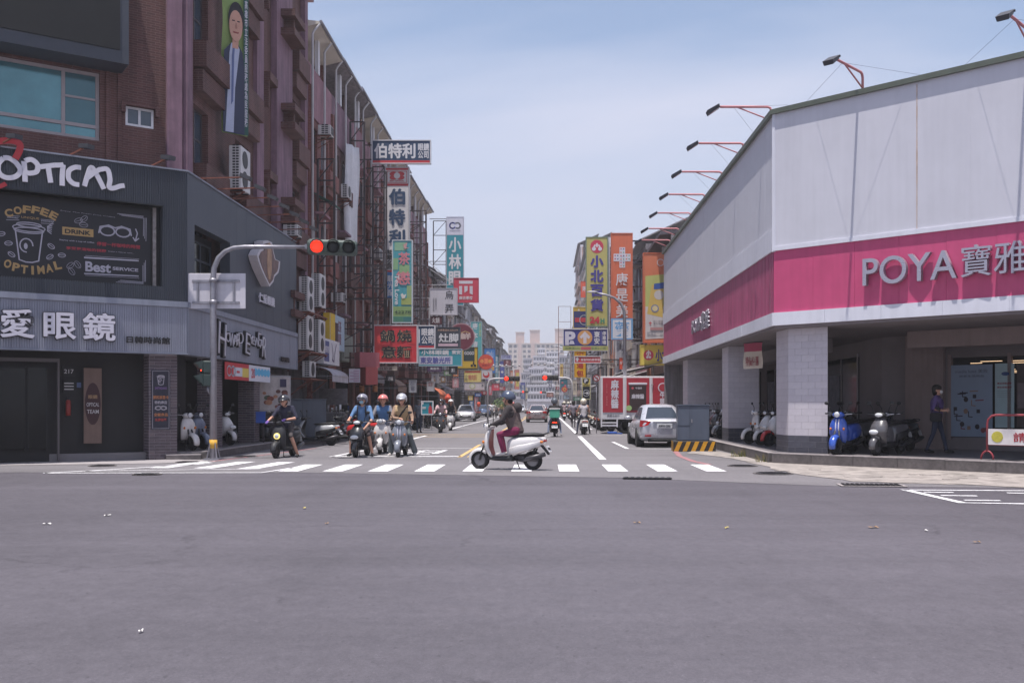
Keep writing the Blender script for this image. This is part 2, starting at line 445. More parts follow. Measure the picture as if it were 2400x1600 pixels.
# zebra crossing
for X in (0.30, 1.36, 2.43, 3.49, -0.74, -1.80, -2.84, -3.85, -4.83, -5.80):
    mark('crosswalk_stripe', [(X, 21.55), (X + 0.44, 21.55), (X + 0.44, 24.0), (X, 24.0)])
for X, y0, y1 in ((-6.9, 22.4, 25.0), (-7.95, 22.6, 25.2), (-9.0, 22.7, 25.3)):
    mark('crosswalk_stripe', [(X - 0.05, y0), (X + 0.40, y0), (X + 0.62, y1), (X + 0.17, y1)])
strip('stop_line', [(-5.95, 27.8), (-2.35, 27.8)], 0.30)
strip('box_line', [(-5.65, 32.9), (-2.35, 32.9)], 0.16)
strip('lane_line', [(-5.95, 27.6), (-5.60, 33.0)], 0.14)
strip('lane_line', [(-5.6, 41.5), (-5.55, 46.5)], 0.16)
strip('lane_line', [(-5.6, 57.0), (-5.6, 330)], 0.18)
for dx in (-2.36, -2.10):
    strip('centre_line', [(dx, 27.4), (dx, 36.0)], 0.12, m_marky)
    strip('centre_line', [(dx, 52.0), (dx, 330)], 0.12, m_marky)
strip('lane_line', [(1.52, 26.2), (1.56, 45.5)], 0.19)
strip('lane_line', [(1.56, 50.0), (1.57, 330)], 0.17)
for y in (44.5, 46.4, 48.3): strip('hatch_line', [(-8.6, y), (-2.5, y + 0.3)], 0.22, m_marky)
strip('parking_line', [(2.70, 32.7), (2.62, 38.6)], 0.13)
strip('parking_line', [(2.70, 32.65), (4.9, 32.3)], 0.12)
strip('parking_line', [(1.9, 46.6), (5.2, 46.6)], 0.12)
strip('parking_line', [(2.7, 58), (2.7, 96)], 0.13)
strip('parking_line', [(-7.6, 60), (-7.6, 120)], 0.13)
strip('kerb_line', [(4.5, 32.6), (4.05, 31.0), (3.78, 28.0), (3.77, 25.4), (3.95, 24.0)], 0.16, m_markr)
strip('kerb_line', [(-8.5, 25.2), (-8.1, 28.5), (-7.6, 33.0)], 0.12, m_markr)
# bicycle and scooter box symbols, arrows
for k in range(3): strip('symbol_bar', [(-4.6 + k * 0.1, 29.2 + k * 1.0), (-3.2 - (k % 2) * 0.2, 29.2 + k * 1.0)], 0.26)
for x in (-4.5, -3.9, -3.3): strip('symbol_bar', [(x, 29.0), (x + 0.12, 31.6)], 0.2)
strip('arrow_shaft', [(-0.3, 38.5), (-0.3, 42.0)], 0.16); mark('arrow_head', [(-0.75, 41.6), (0.15, 41.6), (-0.3, 43.8)])
strip('dash', [(-0.6, 46.3), (0.7, 46.3)], 0.4)
strip('dash', [(-4.4, 69.0), (-3.4, 69.0)], 0.6)
# keep-clear outline at the left corner
kc = [G(103, 1109), G(612, 1108), G(684, 1097)]
strip('keep_clear_line', kc, 0.13); strip('keep_clear_line', [G(103, 1109), G(220, 1103), G(495, 1086)], 0.14)
strip('keep_clear_line', [G(200, 1104), G(612, 1099)], 0.10)
# scooter parking outline at the right edge
strip('keep_clear_line', [G(2118, 1148), G(2420, 1150)], 0.12, z=0.006); strip('keep_clear_line', [G(2118, 1147), G(2255, 1178), G(2430, 1181)], 0.14, z=0.006)
for (xa, ya, xb) in ((2165, 1153, 2235), (2205, 1161, 2290), (2260, 1172, 2345), (2360, 1155, 2420)):
    strip('symbol_bar', [G(xa, ya), G(xb, ya + 1)], 0.12, z=0.006)
# ragged concrete apron in front of the white-and-pink shop
rng_ = random.Random(3)
ap = [G(x, y) for x, y in ((2420, 1112), (2420, 1144), (2250, 1136), (2150, 1134), (2000, 1128), (1900, 1117), (1830, 1104), (1780, 1090), (1748, 1082), (1700, 1073), (1640, 1066), (1610, 1062), (1640, 1050), (1830, 1086))]
ap2 = []
for k, p in enumerate(ap):
    q = ap[(k + 1) % len(ap)]
    for t in (0, 0.33, 0.66):
        s_ = p.lerp(q, t); j = 0.10 if 1 <= k <= 10 else 0.0
        ap2.append((s_.x + rng_.uniform(-j, j), s_.y + rng_.uniform(-j, j)))
B().sheet(ap2[::-1], 0.013).build('concrete_apron', m_broken, street)
b = B(); rb = random.Random(12)
for k in range(16):                                      # lifted slabs and scabs of old concrete on the apron
    x = rb.uniform(1830, 2400); y = 1097 + (x - 1830) * 0.035 + rb.uniform(0, 20)
    p = G(x, y); s_ = rb.uniform(0.08, 0.42); a0 = rb.uniform(0, 6)
    poly = [(p.x + math.cos(a0 + t * 1.05) * s_ * rb.uniform(0.7, 1.2), p.y + math.sin(a0 + t * 1.05) * s_ * 0.55 * rb.uniform(0.6, 1.2)) for t in range(6)]
    b.slab(poly, 0.0, 0.015 + rb.uniform(0.002, 0.012))
b.build('concrete_scab', m_broken, street, kind='stuff')
B().sheet([tuple(G(x, y)[:2]) for x, y in ((0, 1091), (380, 1086), (500, 1080), (416, 1077), (349, 1075.5), (0, 1083))], 0.012).build('shop_apron', m_paleconc, street)
strip('edge_strip', [G(-30, 1083.5), G(349, 1075)], 0.12, m_kerb2, z=0.016)

# iron covers and gratings
def grate(x, y, w, d, nb, rz=0.0, rim=True):
    p = G(x, y)
    o = bpy.data.objects.new('drain_grate', None); COL.objects.link(o); o.location = (p.x, p.y, 0.012); o.rotation_euler = (0, 0, rz); o.parent = street
    if rim: B().box(-w/2-0.06, -d/2-0.06, 0, w/2+0.06, d/2+0.06, 0.006).build('rim', m_kerb2, o)
    B().box(-w/2, -d/2, 0.007, w/2, d/2, 0.009).build('pit', M('pit_black', (18, 17, 18), 0.9, var=0), o)
    for k in range(nb):
        xx = -w/2 + w * (k + 0.5) / nb
        B().box(xx - w/nb*0.28, -d/2, 0.010, xx + w/nb*0.28, d/2, 0.02).build('grate_bar', m_iron, o)
grate(1517, 1122, 0.95, 0.34, 8, R(-8), False)
grate(2042, 1138, 1.02, 0.42, 12, R(-6))
for x, y, r in ((1812, 1110, 0.42), (1740, 1092, 0.36), (240, 1092, 0.32), (575, 1070, 0.34), (345, 1112, 0.30), (440, 1083, 0.3)):
    p = G(x, y)
    mh = bpy.data.objects.new('manhole_cover', None); COL.objects.link(mh); mh.parent = street; mh.location = (p.x, p.y, 0.011)
    B().cyl((0,0,0), (0,0,0.006), r, n=24, sm=False).build('rim', m_kerb, mh)
    b = B().cyl((0,0,0.006), (0,0,0.012), r*0.86, n=24, sm=False)
    for k in range(-3, 4): b.box(-r*0.6, k*r*0.2-0.012, 0.012, r*0.6, k*r*0.2+0.012, 0.016)
    b.build('lid', m_iron, mh)

# litter: fallen leaves and scraps, each its own thing
leafm = [M('leaf_dry', (150, 120, 92), 0.8, var=0.3, scale=30), M('leaf_yellow', (176, 160, 96), 0.8, var=0.3, scale=30), M('paper_scrap', (206, 202, 200), 0.8, var=0.1)]
LIT = [(252, 1209, 2, .10, 'white scrap of paper on the dark road nearest the left shop front'), (110, 1229, 2, .10, 'pale flattened scrap on the road at the far left'),
       (714, 1192, 1, .10, 'small yellow leaf on the road below the black scooter'), (2047, 1237, 0, .14, 'brown curled leaf on the road below the pink shop sign'),
       (2171, 1245, 2, .07, 'thin white scrap on the road near the right edge'), (1703, 1238, 1, .09, 'small yellow-green leaf on the road right of the crossing scooter'),
       (1493, 1226, 0, .10, 'small brown leaf on the road below the drain grate'), (330, 1482, 2, .05, 'tiny white speck of litter on the near road at left'),
       (2290, 1272, 0, .09, 'dry leaf on the road near the right frame edge'), (766, 1228, 0, .07, 'dark little leaf on the road right of the yellow one')]
for x, y, mi, s_, lab in LIT:
    p = G(x, y); b = B(); a0 = random.uniform(0, 3)
    ring0 = [(math.cos(t*math.pi/4)*s_*0.5, math.sin(t*math.pi/4)*s_*0.28*(1 if t % 2 else 0.7), 0.002 + 0.018*abs(math.sin(t*1.3+a0))) for t in range(8)]
    i = b.add(ring0); c = b.add([(0, 0, 0.012)])
    for t in range(8): b.face((i+t, i+(t+1) % 8, c))
    o = b.build('fallen_leaf' if mi < 2 else 'paper_scrap', leafm[mi], None, (p.x, p.y, 0.004), a0)
    tag(o, lab, 'leaf' if mi < 2 else 'litter')

# long ragged cracks in the near road
m_crack = M('crack_dark', (70, 65, 72), .9, var=.2)
rc = random.Random(8)
for pts in (((30, 1206), (200, 1201), (390, 1192), (520, 1186), (640, 1184)), ((1180, 1242), (1350, 1240), (1480, 1238)), ((640, 1236), (760, 1232), (905, 1233))):
    pl2 = []
    for (x0, y0), (x1, y1) in zip(pts[:-1], pts[1:]):
        for k in range(14): pl2.append(G(x0 + (x1-x0)*k/14, y0 + (y1-y0)*k/14) + Vector((rc.uniform(-.02, .02), rc.uniform(-.05, .05), 0)))
    for k in range(0, len(pl2) - 4, 5):
        if rc.random() < .72: strip('crack', pl2[k:k+5], rc.uniform(.004, .012), m_crack, z=.003)
# ---- raised arcade floors with kerbs
RF_O = Vector((5.74, 25.0, 0)); RF = Frame(RF_O, math.atan2(-0.688, 0.725))
RS = Frame((5.74, 48.2, 0), R(-90))
LF_O = Vector((-9.46, 26.3, 0)); LF = Frame(LF_O, math.atan2(0.575, 0.818))
LS = Frame((-9.46, 26.3, 0), R(90))
kc_ = RF.pt(0.12, 0.14, 0); far = RF.pt(17, 0.14, 0); back = RF.pt(17, -14, 0)
poly = [(kc_.x, kc_.y), (far.x, far.y), (back.x + 6, back.y + 6), (26, 48.2), (kc_.x - 0.02, 48.2)]
pv = struct(B().slab(poly, -0.02, 0.25).build('arcade_pavement', m_floor))
def kerb_run(pts, w, h, parent, name='kerb_stone', L=1.0, mat=m_kerb, top=m_kerb2):
    for a, c in zip(pts[:-1], pts[1:]):
        a, c = Vector(a), Vector(c); d = (c - a); nseg = max(1, int(d.length / L)); dd = d / nseg
        for k in range(nseg):
            p = a + dd * k; ang = math.atan2(dd.y, dd.x); hh = h + random.uniform(-0.006, 0.004)
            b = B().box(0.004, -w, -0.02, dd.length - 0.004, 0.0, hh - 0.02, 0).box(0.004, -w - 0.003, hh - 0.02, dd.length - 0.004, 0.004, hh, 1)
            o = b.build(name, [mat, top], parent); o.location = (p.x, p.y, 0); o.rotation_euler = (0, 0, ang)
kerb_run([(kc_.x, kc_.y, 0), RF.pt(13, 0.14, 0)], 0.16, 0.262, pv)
kerb_run([(kc_.x - 0.02, 48.2, 0), (kc_.x - 0.02, kc_.y, 0)], 0.16, 0.262, pv)
pl = struct(B().slab([(-9.15, 26.6), (-9.15, 46.0), (-14, 46.0), (-14, 24.5), (-10.2, 26.4)], -0.02, 0.20).build('arcade_pavement', m_floor))
kerb_run([(-9.15, 26.5, 0), (-9.15, 34.2, 0)], 0.18, 0.212, pl)
kerb_run([(-10.0, 26.3, 0), (-9.15, 26.5, 0)], 0.18, 0.14, pl)
struct(B().slab([(-9.2, 34.2), (-9.2, 330), (-15, 330), (-15, 46.1), (-9.6, 46.1)], -0.02, 0.14).build('pavement', m_paleconc))
struct(B().slab([(5.9, 48.3), (30, 48.3), (30, 330), (5.9, 330)], -0.02, 0.14).build('pavement', m_paleconc))
# ================================================================ SHARED BUILDING PARTS
m_brick = brick_mat('brown_tile_brick', (86, 58, 56), (100, 67, 63), (116, 92, 90), 0.23, 0.065, mort=0.006, streak=0.35)
m_brick_red = brick_mat('red_tile_brick', (114, 63, 59), (130, 75, 68), (142, 112, 108), 0.23, 0.065, mort=0.006, streak=0.3)
m_plum = M('plum_plaster', (134, 104, 118), 0.8, var=0.28, scale=1.4, streak=0.4, bump=0.2, bscale=25)
m_rose = M('rose_plaster', (154, 114, 124), 0.8, var=0.22, scale=1.4, streak=0.35)
m_clad = M('dark_cladding', (58, 63, 73), 0.5, var=0.10, scale=1.0, streak=0.12)
m_clad2 = M('dark_cladding_flat', (66, 71, 82), 0.48, var=0.08, scale=0.8, streak=0.10)
m_lclad = M('pale_cladding', (146, 148, 162), 0.5, var=0.12, scale=1.0, streak=0.2)
m_lclad2 = M('pale_cladding_flat', (134, 138, 152), 0.5, var=0.1, scale=0.8, streak=0.2)
m_black = M('near_black', (26, 26, 28), 0.6, var=0.1)
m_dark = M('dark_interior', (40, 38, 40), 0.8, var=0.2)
m_glassd = M('dark_glass', (14, 16, 18), 0.05, var=0.05, spec=0.3)
m_glassb = M('blue_grey_glass', (60, 74, 88), 0.08, var=0.15, scale=0.8, spec=0.7)
m_teal = M('teal_glass', (92, 138, 146), 0.07, metal=0.45, var=0.3, scale=0.7, spec=0.7)  # patchy tone in the colour imitates reflections in the panes
m_alu = M('aluminium', (150, 146, 150), 0.4, metal=0.4, var=0.1)
m_white = M('white_paint', (214, 212, 216), 0.55, var=0.12, scale=2, streak=0.15)
m_acw = M('ac_white', (206, 202, 202), 0.5, var=0.12, scale=4, streak=0.2)
m_grille = M('grille_dark', (58, 56, 58), 0.6, var=0.1)
m_rust = M('rusty_steel', (122, 74, 62), 0.8, var=0.35, scale=9)
m_steel = M('dark_steel', (66, 58, 62), 0.65, metal=0.3, var=0.25, scale=8)
m_galv = M('galvanised', (150, 148, 156), 0.45, metal=0.55, var=0.2, scale=6, streak=0.25)
m_pipe = M('white_pipe', (190, 188, 192), 0.5, var=0.12)
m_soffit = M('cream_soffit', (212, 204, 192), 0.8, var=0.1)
m_grey = M('grey_render', (138, 132, 136), 0.85, var=0.25, scale=1.2, streak=0.4)
m_green = M('signal_green', (74, 86, 82), 0.5, var=0.15, scale=6)

def fp(parent, fr, w=0.0):     # location of a frame relative to its parent empty (parents are unrotated)
    o = fr.o + fr.n * w - Vector(parent.location)
    return o, fr.rz
def facade(name, mat, parent, fr, u0, u1, z0, z1, holes=(), depth=0.25, w=0.0, thick=True):
    us = sorted({u0, u1} | {v for h in holes for v in h[:2] if u0 < v < u1})
    zs = sorted({z0, z1} | {v for h in holes for v in h[2:4] if z0 < v < z1})
    b = B()
    inside = lambda u, z: any(h[0] < u < h[1] and h[2] < z < h[3] for h in holes)
    for a in range(len(us) - 1):
        for c in range(len(zs) - 1):
            if inside((us[a] + us[a+1]) / 2, (zs[c] + zs[c+1]) / 2): continue
            i = b.add([(us[a], 0, zs[c]), (us[a+1], 0, zs[c]), (us[a+1], 0, zs[c+1]), (us[a], 0, zs[c+1])])
            b.face((i, i+1, i+2, i+3))
    for h in holes:
        x0, x1, a0, a1 = max(h[0], u0), min(h[1], u1), max(h[2], z0), min(h[3], z1)
        i = b.add([(x0,0,a0),(x1,0,a0),(x1,0,a1),(x0,0,a1),(x0,depth,a0),(x1,depth,a0),(x1,depth,a1),(x0,depth,a1)])
        for q in ((0,4,5,1),(1,5,6,2),(2,6,7,3),(3,7,4,0),(4,7,6,5)): b.face([i+k for k in q])
    if thick:
        i = b.add([(u0,0,z0),(u1,0,z0),(u1,0,z1),(u0,0,z1),(u0,depth+.02,z0),(u1,depth+.02,z0),(u1,depth+.02,z1),(u0,depth+.02,z1)])
        for q in ((0,4,5,1),(1,5,6,2),(2,6,7,3),(3,7,4,0),(4,7,6,5)): b.face([i+k for k in q])
    loc, rz = fp(parent, fr, w)
    return b.build(name, mat, parent, loc, rz)
def window(parent, fr, u0, u1, z0, z1, w=-0.15, cols=2, rows=1, fm=None, gm=None, fw=0.05, panes=True, name='window'):
    fm = fm or m_alu; gm = gm or m_glassb
    b = B(); t = 0.03
    b.box(u0, -t, z0, u0+fw, t, z1).box(u1-fw, -t, z0, u1, t, z1).box(u0+fw, -t, z0, u1-fw, t, z0+fw).box(u0+fw, -t, z1-fw, u1-fw, t, z1)
    cu = [u0 + (u1-u0)*k/cols for k in range(cols+1)]; cz = [z0 + (z1-z0)*k/rows for k in range(rows+1)]
    for k in cu[1:-1]: b.box(k-fw/2, -t*0.8, z0+fw, k+fw/2, t*0.8, z1-fw)
    for k in cz[1:-1]: b.box(u0+fw, -t*0.6, k-fw/2, u1-fw, t*0.6, k+fw/2)
    loc, rz = fp(parent, fr, w)
    o = b.build(name, fm, parent, loc, rz)
    if panes:
        for a in range(cols):
            for c in range(rows):
                j = random.uniform(-0.004, 0.004)
                B().box(cu[a]+fw/2, 0.006+j, cz[c]+fw/2, cu[a+1]-fw/2, 0.014+j, cz[c+1]-fw/2).build('pane', gm, o)
    else: B().box(u0+fw/2, 0.006, z0+fw/2, u1-fw/2, 0.014, z1-fw/2).build('pane', gm, o)
    return o
AC = {}
def ac_unit(kind):
    """outdoor condenser; front (fans) at -y, sides louvred; origin at the bottom centre"""
    if kind in AC: return AC[kind]
    w, d, h = {'tall': (0.95, 0.38, 1.36), 'low': (0.86, 0.34, 0.66), 'box': (0.66, 0.55, 0.44)}[kind]
    parts = {}
    body = B(); body.bbox(-w/2, -d/2, 0.03, w/2, d/2, h, 0.015)
    parts['casing'] = (body.mesh('casing', m_acw))
    g = B()
    if kind == 'box':
        for k in range(6): g.box(-w*0.42, -d/2-0.012, 0.08+k*0.055, w*0.10, -d/2-0.002, 0.11+k*0.055)
        g.box(w*0.16, -d/2-0.012, 0.08, w*0.42, -d/2-0.002, 0.40)
    else:
        for zc in ((h*0.27, h*0.73) if kind == 'tall' else (h*0.52,)):
            g.cyl((-w*0.10, -d/2-0.004, zc), (-w*0.10, -d/2-0.014, zc), 0.27, n=18, sm=False)
    parts['fan_grille'] = g.mesh('fan_grille', m_grille)
    s = B()
    nrow = int(h / 0.085)
    for k in range(nrow):
        for yy in (-d*0.30, -d*0.02):
            s.box(-w/2-0.008, yy, 0.07+k*0.085, -w/2-0.001, yy+d*0.22, 0.12+k*0.085)
            s.box(w/2+0.001, yy, 0.07+k*0.085, w/2+0.008, yy+d*0.22, 0.12+k*0.085)
    parts['side_louvre'] = s.mesh('side_louvre', m_grille)
    f = B(); f.box(-w*0.4, -d/2, -0.02, -w*0.3, d/2, 0.03).box(w*0.3, -d/2, -0.02, w*0.4, d/2, 0.03)
    parts['foot'] = f.mesh('foot', m_steel)
    AC[kind] = parts
    return parts
def put_ac(kind, loc, rz, label, group='air conditioner units on the brick fronts', bracket=True):
    t = thing('air_conditioner', label, 'air conditioner', loc, rz, group)
    for k, me in ac_unit(kind).items():
        o = put(k, me, t)
        if k == 'side_louvre': o['kind'] = 'stuff'
    if bracket:
        b = B()
        for x in (-0.3, 0.3): B().box(x-0.02, -0.25, -0.06, x+0.02, 0.45, -0.021).bar((x, -0.2, -0.06), (x, 0.42, -0.42), 0.03).build('bracket', m_rust, t)
    return t
def truss(name, label, p0, p1, p2, nr, mat=None, r=0.042, diag=True, cat='sign frame', group='steel sign frames on the left fronts'):
    """flat ladder truss: corner p0, up to p1, across to p2 (vectors)"""
    p0, p1, p2 = Vector(p0), Vector(p1), Vector(p2); ac_ = p2 - p1
    t = thing(name, label, cat, p0, 0, group); mat = mat or m_steel
    for k, o in enumerate((Vector(), ac_)):
        B().bar(o, o + (p1 - p0), r*2).build('post', mat, t)
    for k in range(nr + 1):
        q = (p1 - p0) * (k / nr)
        B().bar(q, q + ac_, r*1.3).build('rung', mat, t)
        if diag and k < nr and k % 2 == 0:
            q2 = (p1 - p0) * ((k + 1) / nr)
            B().bar(q, q2 + ac_, r).build('brace', mat, t)
    return t

# ================================================================ CORNER BUILDING WITH THE EYEWEAR SHOP
US = Frame((-10.05, 27.5, 0), R(90)); UF = Frame((-10.05, 27.5, 0), LF.rz)
bld = thing('corner_building', 'dark brown brick corner building with plum pilasters above a grey-clad eyewear shop', 'building', (-10.05, 27.5, 0))
holes = []
for za in (8.35, 11.85, 15.35):
    holes += [(0.85, 2.15, za, za + 1.72), (4.75, 6.15, za, za + 1.72), (8.0, 8.75, za + 0.35, za + 1.15), (11.75, 13.1, za, za + 1.75)]
holes += [(0.85, 2.15, 5.0, 6.6), (4.75, 6.15, 5.0, 6.6)]
facade('wall', m_brick, bld, US, 0, 13.8, 2.9, 18.2, holes, 0.3)
for h in holes:
    window(bld, US, h[0]+.02, h[1]-.02, h[2]+.02, h[3]-.02, -0.2, 2, 2 if h[1]-h[0] > 1 else 1, fm=M('window_frame_dark', (74, 66, 70), 0.5, var=0.1))
# pilasters, planters, hoods
def pil(u0, u1, z0, z1, w, mat=m_plum, name='pilaster'):
    loc, rz = fp(bld, US); return B().box(u0, -w, z0, u1, 0.0, z1).build(name, mat, bld, loc, rz)
pil(-0.0, 0.42, 2.9, 18.6, 0.16); pil(0.45, 0.7, 2.9, 18.3, 0.08, m_brick)
pil(6.75, 7.55, 2.9, 18.6, 0.14); pil(8.95, 11.2, 2.9, 18.6, 0.22); pil(13.35, 13.8, 2.9, 18.6, 0.2)
for za in (8.35, 11.85, 15.35, 4.9):
    for (u0, u1) in ((0.8, 2.9), (4.6, 6.6), (11.5, 13.3)):
        loc, rz = fp(bld, US)
        b = B().box(u0, -0.42, za - 0.78, u1, 0, za - 0.03).box(u0 + 0.06, -0.30, za - 1.45, u1 - 0.06, 0, za - 0.83)
        b.prism([(0, 0), (0, 0)], 0, 0) if False else None
        b.build('planter_ledge', m_brick, bld, loc, rz)
    loc, rz = fp(bld, US)
    B().box(7.9, -0.28, za + 1.16, 8.9, 0, za + 1.45).box(7.9, -0.22, za + 0.2, 7.98, 0, za + 1.15).build('window_hood', m_brick, bld, loc, rz)
    for dz in (0.55, -0.15):
        B().box(9.5, -0.75, za + dz, 11.1, -0.22, za + dz + 0.26).build('equipment_shelf', m_brick, bld, loc, rz)
    B().box(9.9, -0.6, za + 0.11, 10.1, -0.22, za + 0.55).build('equipment_shelf', m_brick, bld, loc, rz)
loc, rz = fp(bld, US)
B().box(-0.1, -0.4, 18.2, 14.0, 0.3, 18.5).build('cornice', m_plum, bld, loc, rz)
# roof slab and body behind
body = [(-10.4, 27.9), (-10.4, 41.25), (-24, 41.25), (-24, 18.7)]
B().slab([(p[0] + 10.05, p[1] - 27.5) for p in body], 2.9, 18.15).build('core', m_dark, bld)
# front face towards the crossing
uw0, _ = UF.at(-60, 300); uw1, _ = UF.at(234, 300)
wz1 = UF.at(150, 157)[1]; wz0 = UF.at(150, 319)[1]
su0, sz1 = UF.at(294, 248); su1, sz0 = UF.at(360, 303)
fh = [(uw0 - 3, uw1, wz0, wz1), (su0, su1, sz0, sz1)]
facade('wall', m_brick, bld, UF, -17, -0.02, 2.9, 18.2, fh, 0.3)
loc, rz = fp(bld, UF)
um = UF.at(145, 300)[0]; zt = UF.at(150, 290)[1]
b = B(); fwd = 0.09
for z in (wz0, zt, wz1 - fwd): b.box(uw0 - 3, -0.03, z, uw1, 0.05, z + fwd)
for u in (uw1 - fwd, um, um - 2.9): b.box(u, -0.02, wz0, u + fwd, 0.05, wz1)
b.box(um, -0.01, (zt + wz1) / 2, uw1, 0.04, (zt + wz1) / 2 + 0.06)
wo = b.build('window', M('window_frame_pale', (158, 148, 150), 0.5, var=0.1), bld, *fp(bld, UF, -0.1))
for (a, c, d, e, mt) in ((um - 2.8, um, zt + .09, wz1 - .09, m_teal), (um + .09, uw1 - .09, zt + .09, (zt + wz1) / 2, M('teal_glass_dim', (78, 112, 120), 0.1, metal=0.35, var=0.2, scale=0.6)),
                         (um + .09, uw1 - .09, (zt + wz1) / 2 + .06, wz1 - .09, MATS['teal_glass_dim']), (um - 2.8, um, wz0 + .09, zt, m_teal), (um + .09, uw1 - .09, wz0 + .09, zt, m_teal), (uw0 - 3, um - 2.9, zt + .09, wz1 - .09, m_teal)):
    B().box(a, 0.012, d, c, 0.022, e).build('pane', mt, wo)
window(bld, UF, su0, su1, sz0, sz1, -0.04, 2, 1, fm=m_white, gm=MATS['blue_grey_glass'], fw=0.06)
B().box(su0 - 0.12, -0.14, sz1, su1 + 0.12, 0.0, sz1 + 0.09).box(su0 - 0.13, -0.14, sz1 - 0.2, su0 - 0.02, 0, sz1).box(su1 + 0.02, -0.14, sz1 - 0.2, su1 + 0.13, 0, sz1).build('window_hood', m_brick, bld, loc, rz)
B().box(-0.42, -0.14, 2.9, -0.02, 0.0, 18.6).build('pilaster', m_plum, bld, loc, rz)
for u in (UF.at(238, 300)[0] + 0.1, UF.at(275, 300)[0]): B().box(u, -0.05, 2.9, u + 0.1, 0, 18).build('pilaster', m_brick, bld, loc, rz)
# roof-edge screen above the window
u1_, z0_ = UF.at(302, 152, 0.9); z0b = UF.at(150, 127, 0.9)[1]
sc_ = thing('video_screen', 'switched-off black advertising screen in a grey frame high on the brick corner', 'screen', UF.pt(u1_, 0.0, z0_), UF.rz)
B().box(-9, -0.9, 0, 0, -0.02, 4.6).build('housing', M('screen_housing', (62, 66, 76), 0.5, var=0.15, scale=1.5), sc_)
B().box(-9, -0.93, 0.33, -0.22, -0.901, 4.5).build('panel', M('screen_black', (14, 14, 16), 0.55, var=0.1, scale=2), sc_)

# ---- ground floor of the shop: dark recess, glazed doors, columns
def lf_box(name, x0, y0, x1, y1, w0, w1, mat, parent, pad=0.0):
    """box on the LF frame spanning two pixels measured on plane w1 (front)"""
    ua, za = LF.at(x0, y0, w1); ub, zb = LF.at(x1, y1, w1)
    loc, rz = fp(parent, LF)
    return B().box(min(ua, ub), -w1, min(za, zb), max(ua, ub), -w0, max(za, zb)).build(name, mat, parent, loc, rz)
shop = thing('eyewear_shop', 'eyewear shop front with dark corrugated cladding over a pale fascia and shaded doors', 'shop', LF_O)
# inner dark walls
B().box(-14, 0.9, -0.02, 0.2, 1.1, 3.3).build('inner_wall', m_dark, shop, (LF.pt(0, 0, 0) - LF_O), LF.rz)
B().box(0.2, 1.7, 0.2, 11.5, 1.9, 3.3).build('inner_wall', m_dark, shop, (0, 0, 0), R(90))
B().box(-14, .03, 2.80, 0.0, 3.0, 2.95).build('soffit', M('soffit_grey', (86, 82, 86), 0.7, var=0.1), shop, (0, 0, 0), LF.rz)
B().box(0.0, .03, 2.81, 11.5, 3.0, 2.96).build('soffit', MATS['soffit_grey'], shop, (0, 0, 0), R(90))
# glazed doors at the left
for (xa, xb) in ((-90, 58), (66, 108)):
    ua, za = LF.at(xa, 862, -0.82); ub, zb = LF.at(xb, 1046, -0.82)
    d = B().box(ua, 0.80, zb - 0.05, ub, 0.84, za).build('glass_door', m_glassd, shop, (0, 0, 0), LF.rz)
    fr_ = B().box(ua - .05, 0.78, zb - .1, ua, 0.85, za + .05).box(ub, 0.78, zb - .1, ub + .05, 0.85, za + .05).box(ua, 0.78, za, ub, 0.85, za + .06)
    fr_.build('door_frame', m_black, d)
ua, za = LF.at(108, 848, -0.8); ub, zb = LF.at(138, 1060, -0.8)
B().box(ua + .25, 0.70, 0.0, ub, 0.80, za).box(-14, 0.70, za, ub, 0.80, za + .09).build('door_surround', M('door_surround', (88, 82, 84), 0.5, var=0.1), shop, (0, 0, 0), LF.rz)
# plates on the dark wall
w_ = -0.88
def lf_plate(name, x0, y0, x1, y1, mat, th=0.02, parent=shop, w=w_):
    ua, za = LF.at(x0, y0, w); ub, zb = LF.at(x1, y1, w)
    return B().box(ua, -w - th, zb, ub, -w, za).build(name, mat, parent, (0, 0, 0), LF.rz), (ua, ub, zb, za)
hp = thing('house_number_plate', 'dark house number plate reading 217 beside the glass shop door', 'number plate', LF_O, LF.rz)
(_o, q) = lf_plate('plate', 146, 858, 176, 882, m_black, parent=hp); _o.rotation_euler = (0, 0, 0)
text('217', M('dim_white', (170, 166, 168), 0.6, var=0), hp, (q[0]+q[1])/2, (q[2]+q[3])/2, (q[1]-q[0])*.75, (q[3]-q[2])*.42, y=0.855)
pb = thing('wall_plaque', 'small framed dark plaque with pale lines below the number plate', 'plaque', LF_O, LF.rz)
(_o, q) = lf_plate('plate', 147, 892, 175, 920, m_black, 0.04, pb); _o.rotation_euler = (0, 0, 0)
for k in (0.25, 0.5, 0.75): B().box(q[0]+.03, 0.836, q[2]+(q[3]-q[2])*k, q[1]-.03, 0.84, q[2]+(q[3]-q[2])*k+.025).build('line', MATS['dim_white'], pb)
fe = thing('fire_extinguisher', 'small red fire extinguisher hanging on the dark shop wall', 'extinguisher', LF_O, LF.rz)
ua, za = LF.at(160, 935, -0.8)
B().cyl((ua, 0.8, za - 0.42), (ua, 0.8, za - 0.06), 0.06, n=12).ell((ua, 0.8, za - 0.06), (0.06, 0.06, 0.05)).build('cylinder', M('extinguisher_red', (126, 42, 40), 0.4, var=0.1), fe)
B().cyl((ua, 0.8, za - 0.02), (ua, 0.8, za + 0.05), 0.02).bar((ua, 0.8, za + .04), (ua + .08, 0.76, za + .05), .015).build('valve', m_black, fe)
ws = thing('standing_banner', 'tan banner with a dark maroon oval hanging inside the shop entrance', 'banner', LF_O, LF.rz)
(_o, q) = lf_plate('cloth', 196, 862, 238, 1038, M('tan_banner', (112, 92, 84), 0.8, var=0.15, scale=3, streak=0.2), 0.02, ws, -0.75); _o.rotation_euler = (0, 0, 0)
cu, cz = (q[0]+q[1])/2, (q[2]+q[3])/2 + .05
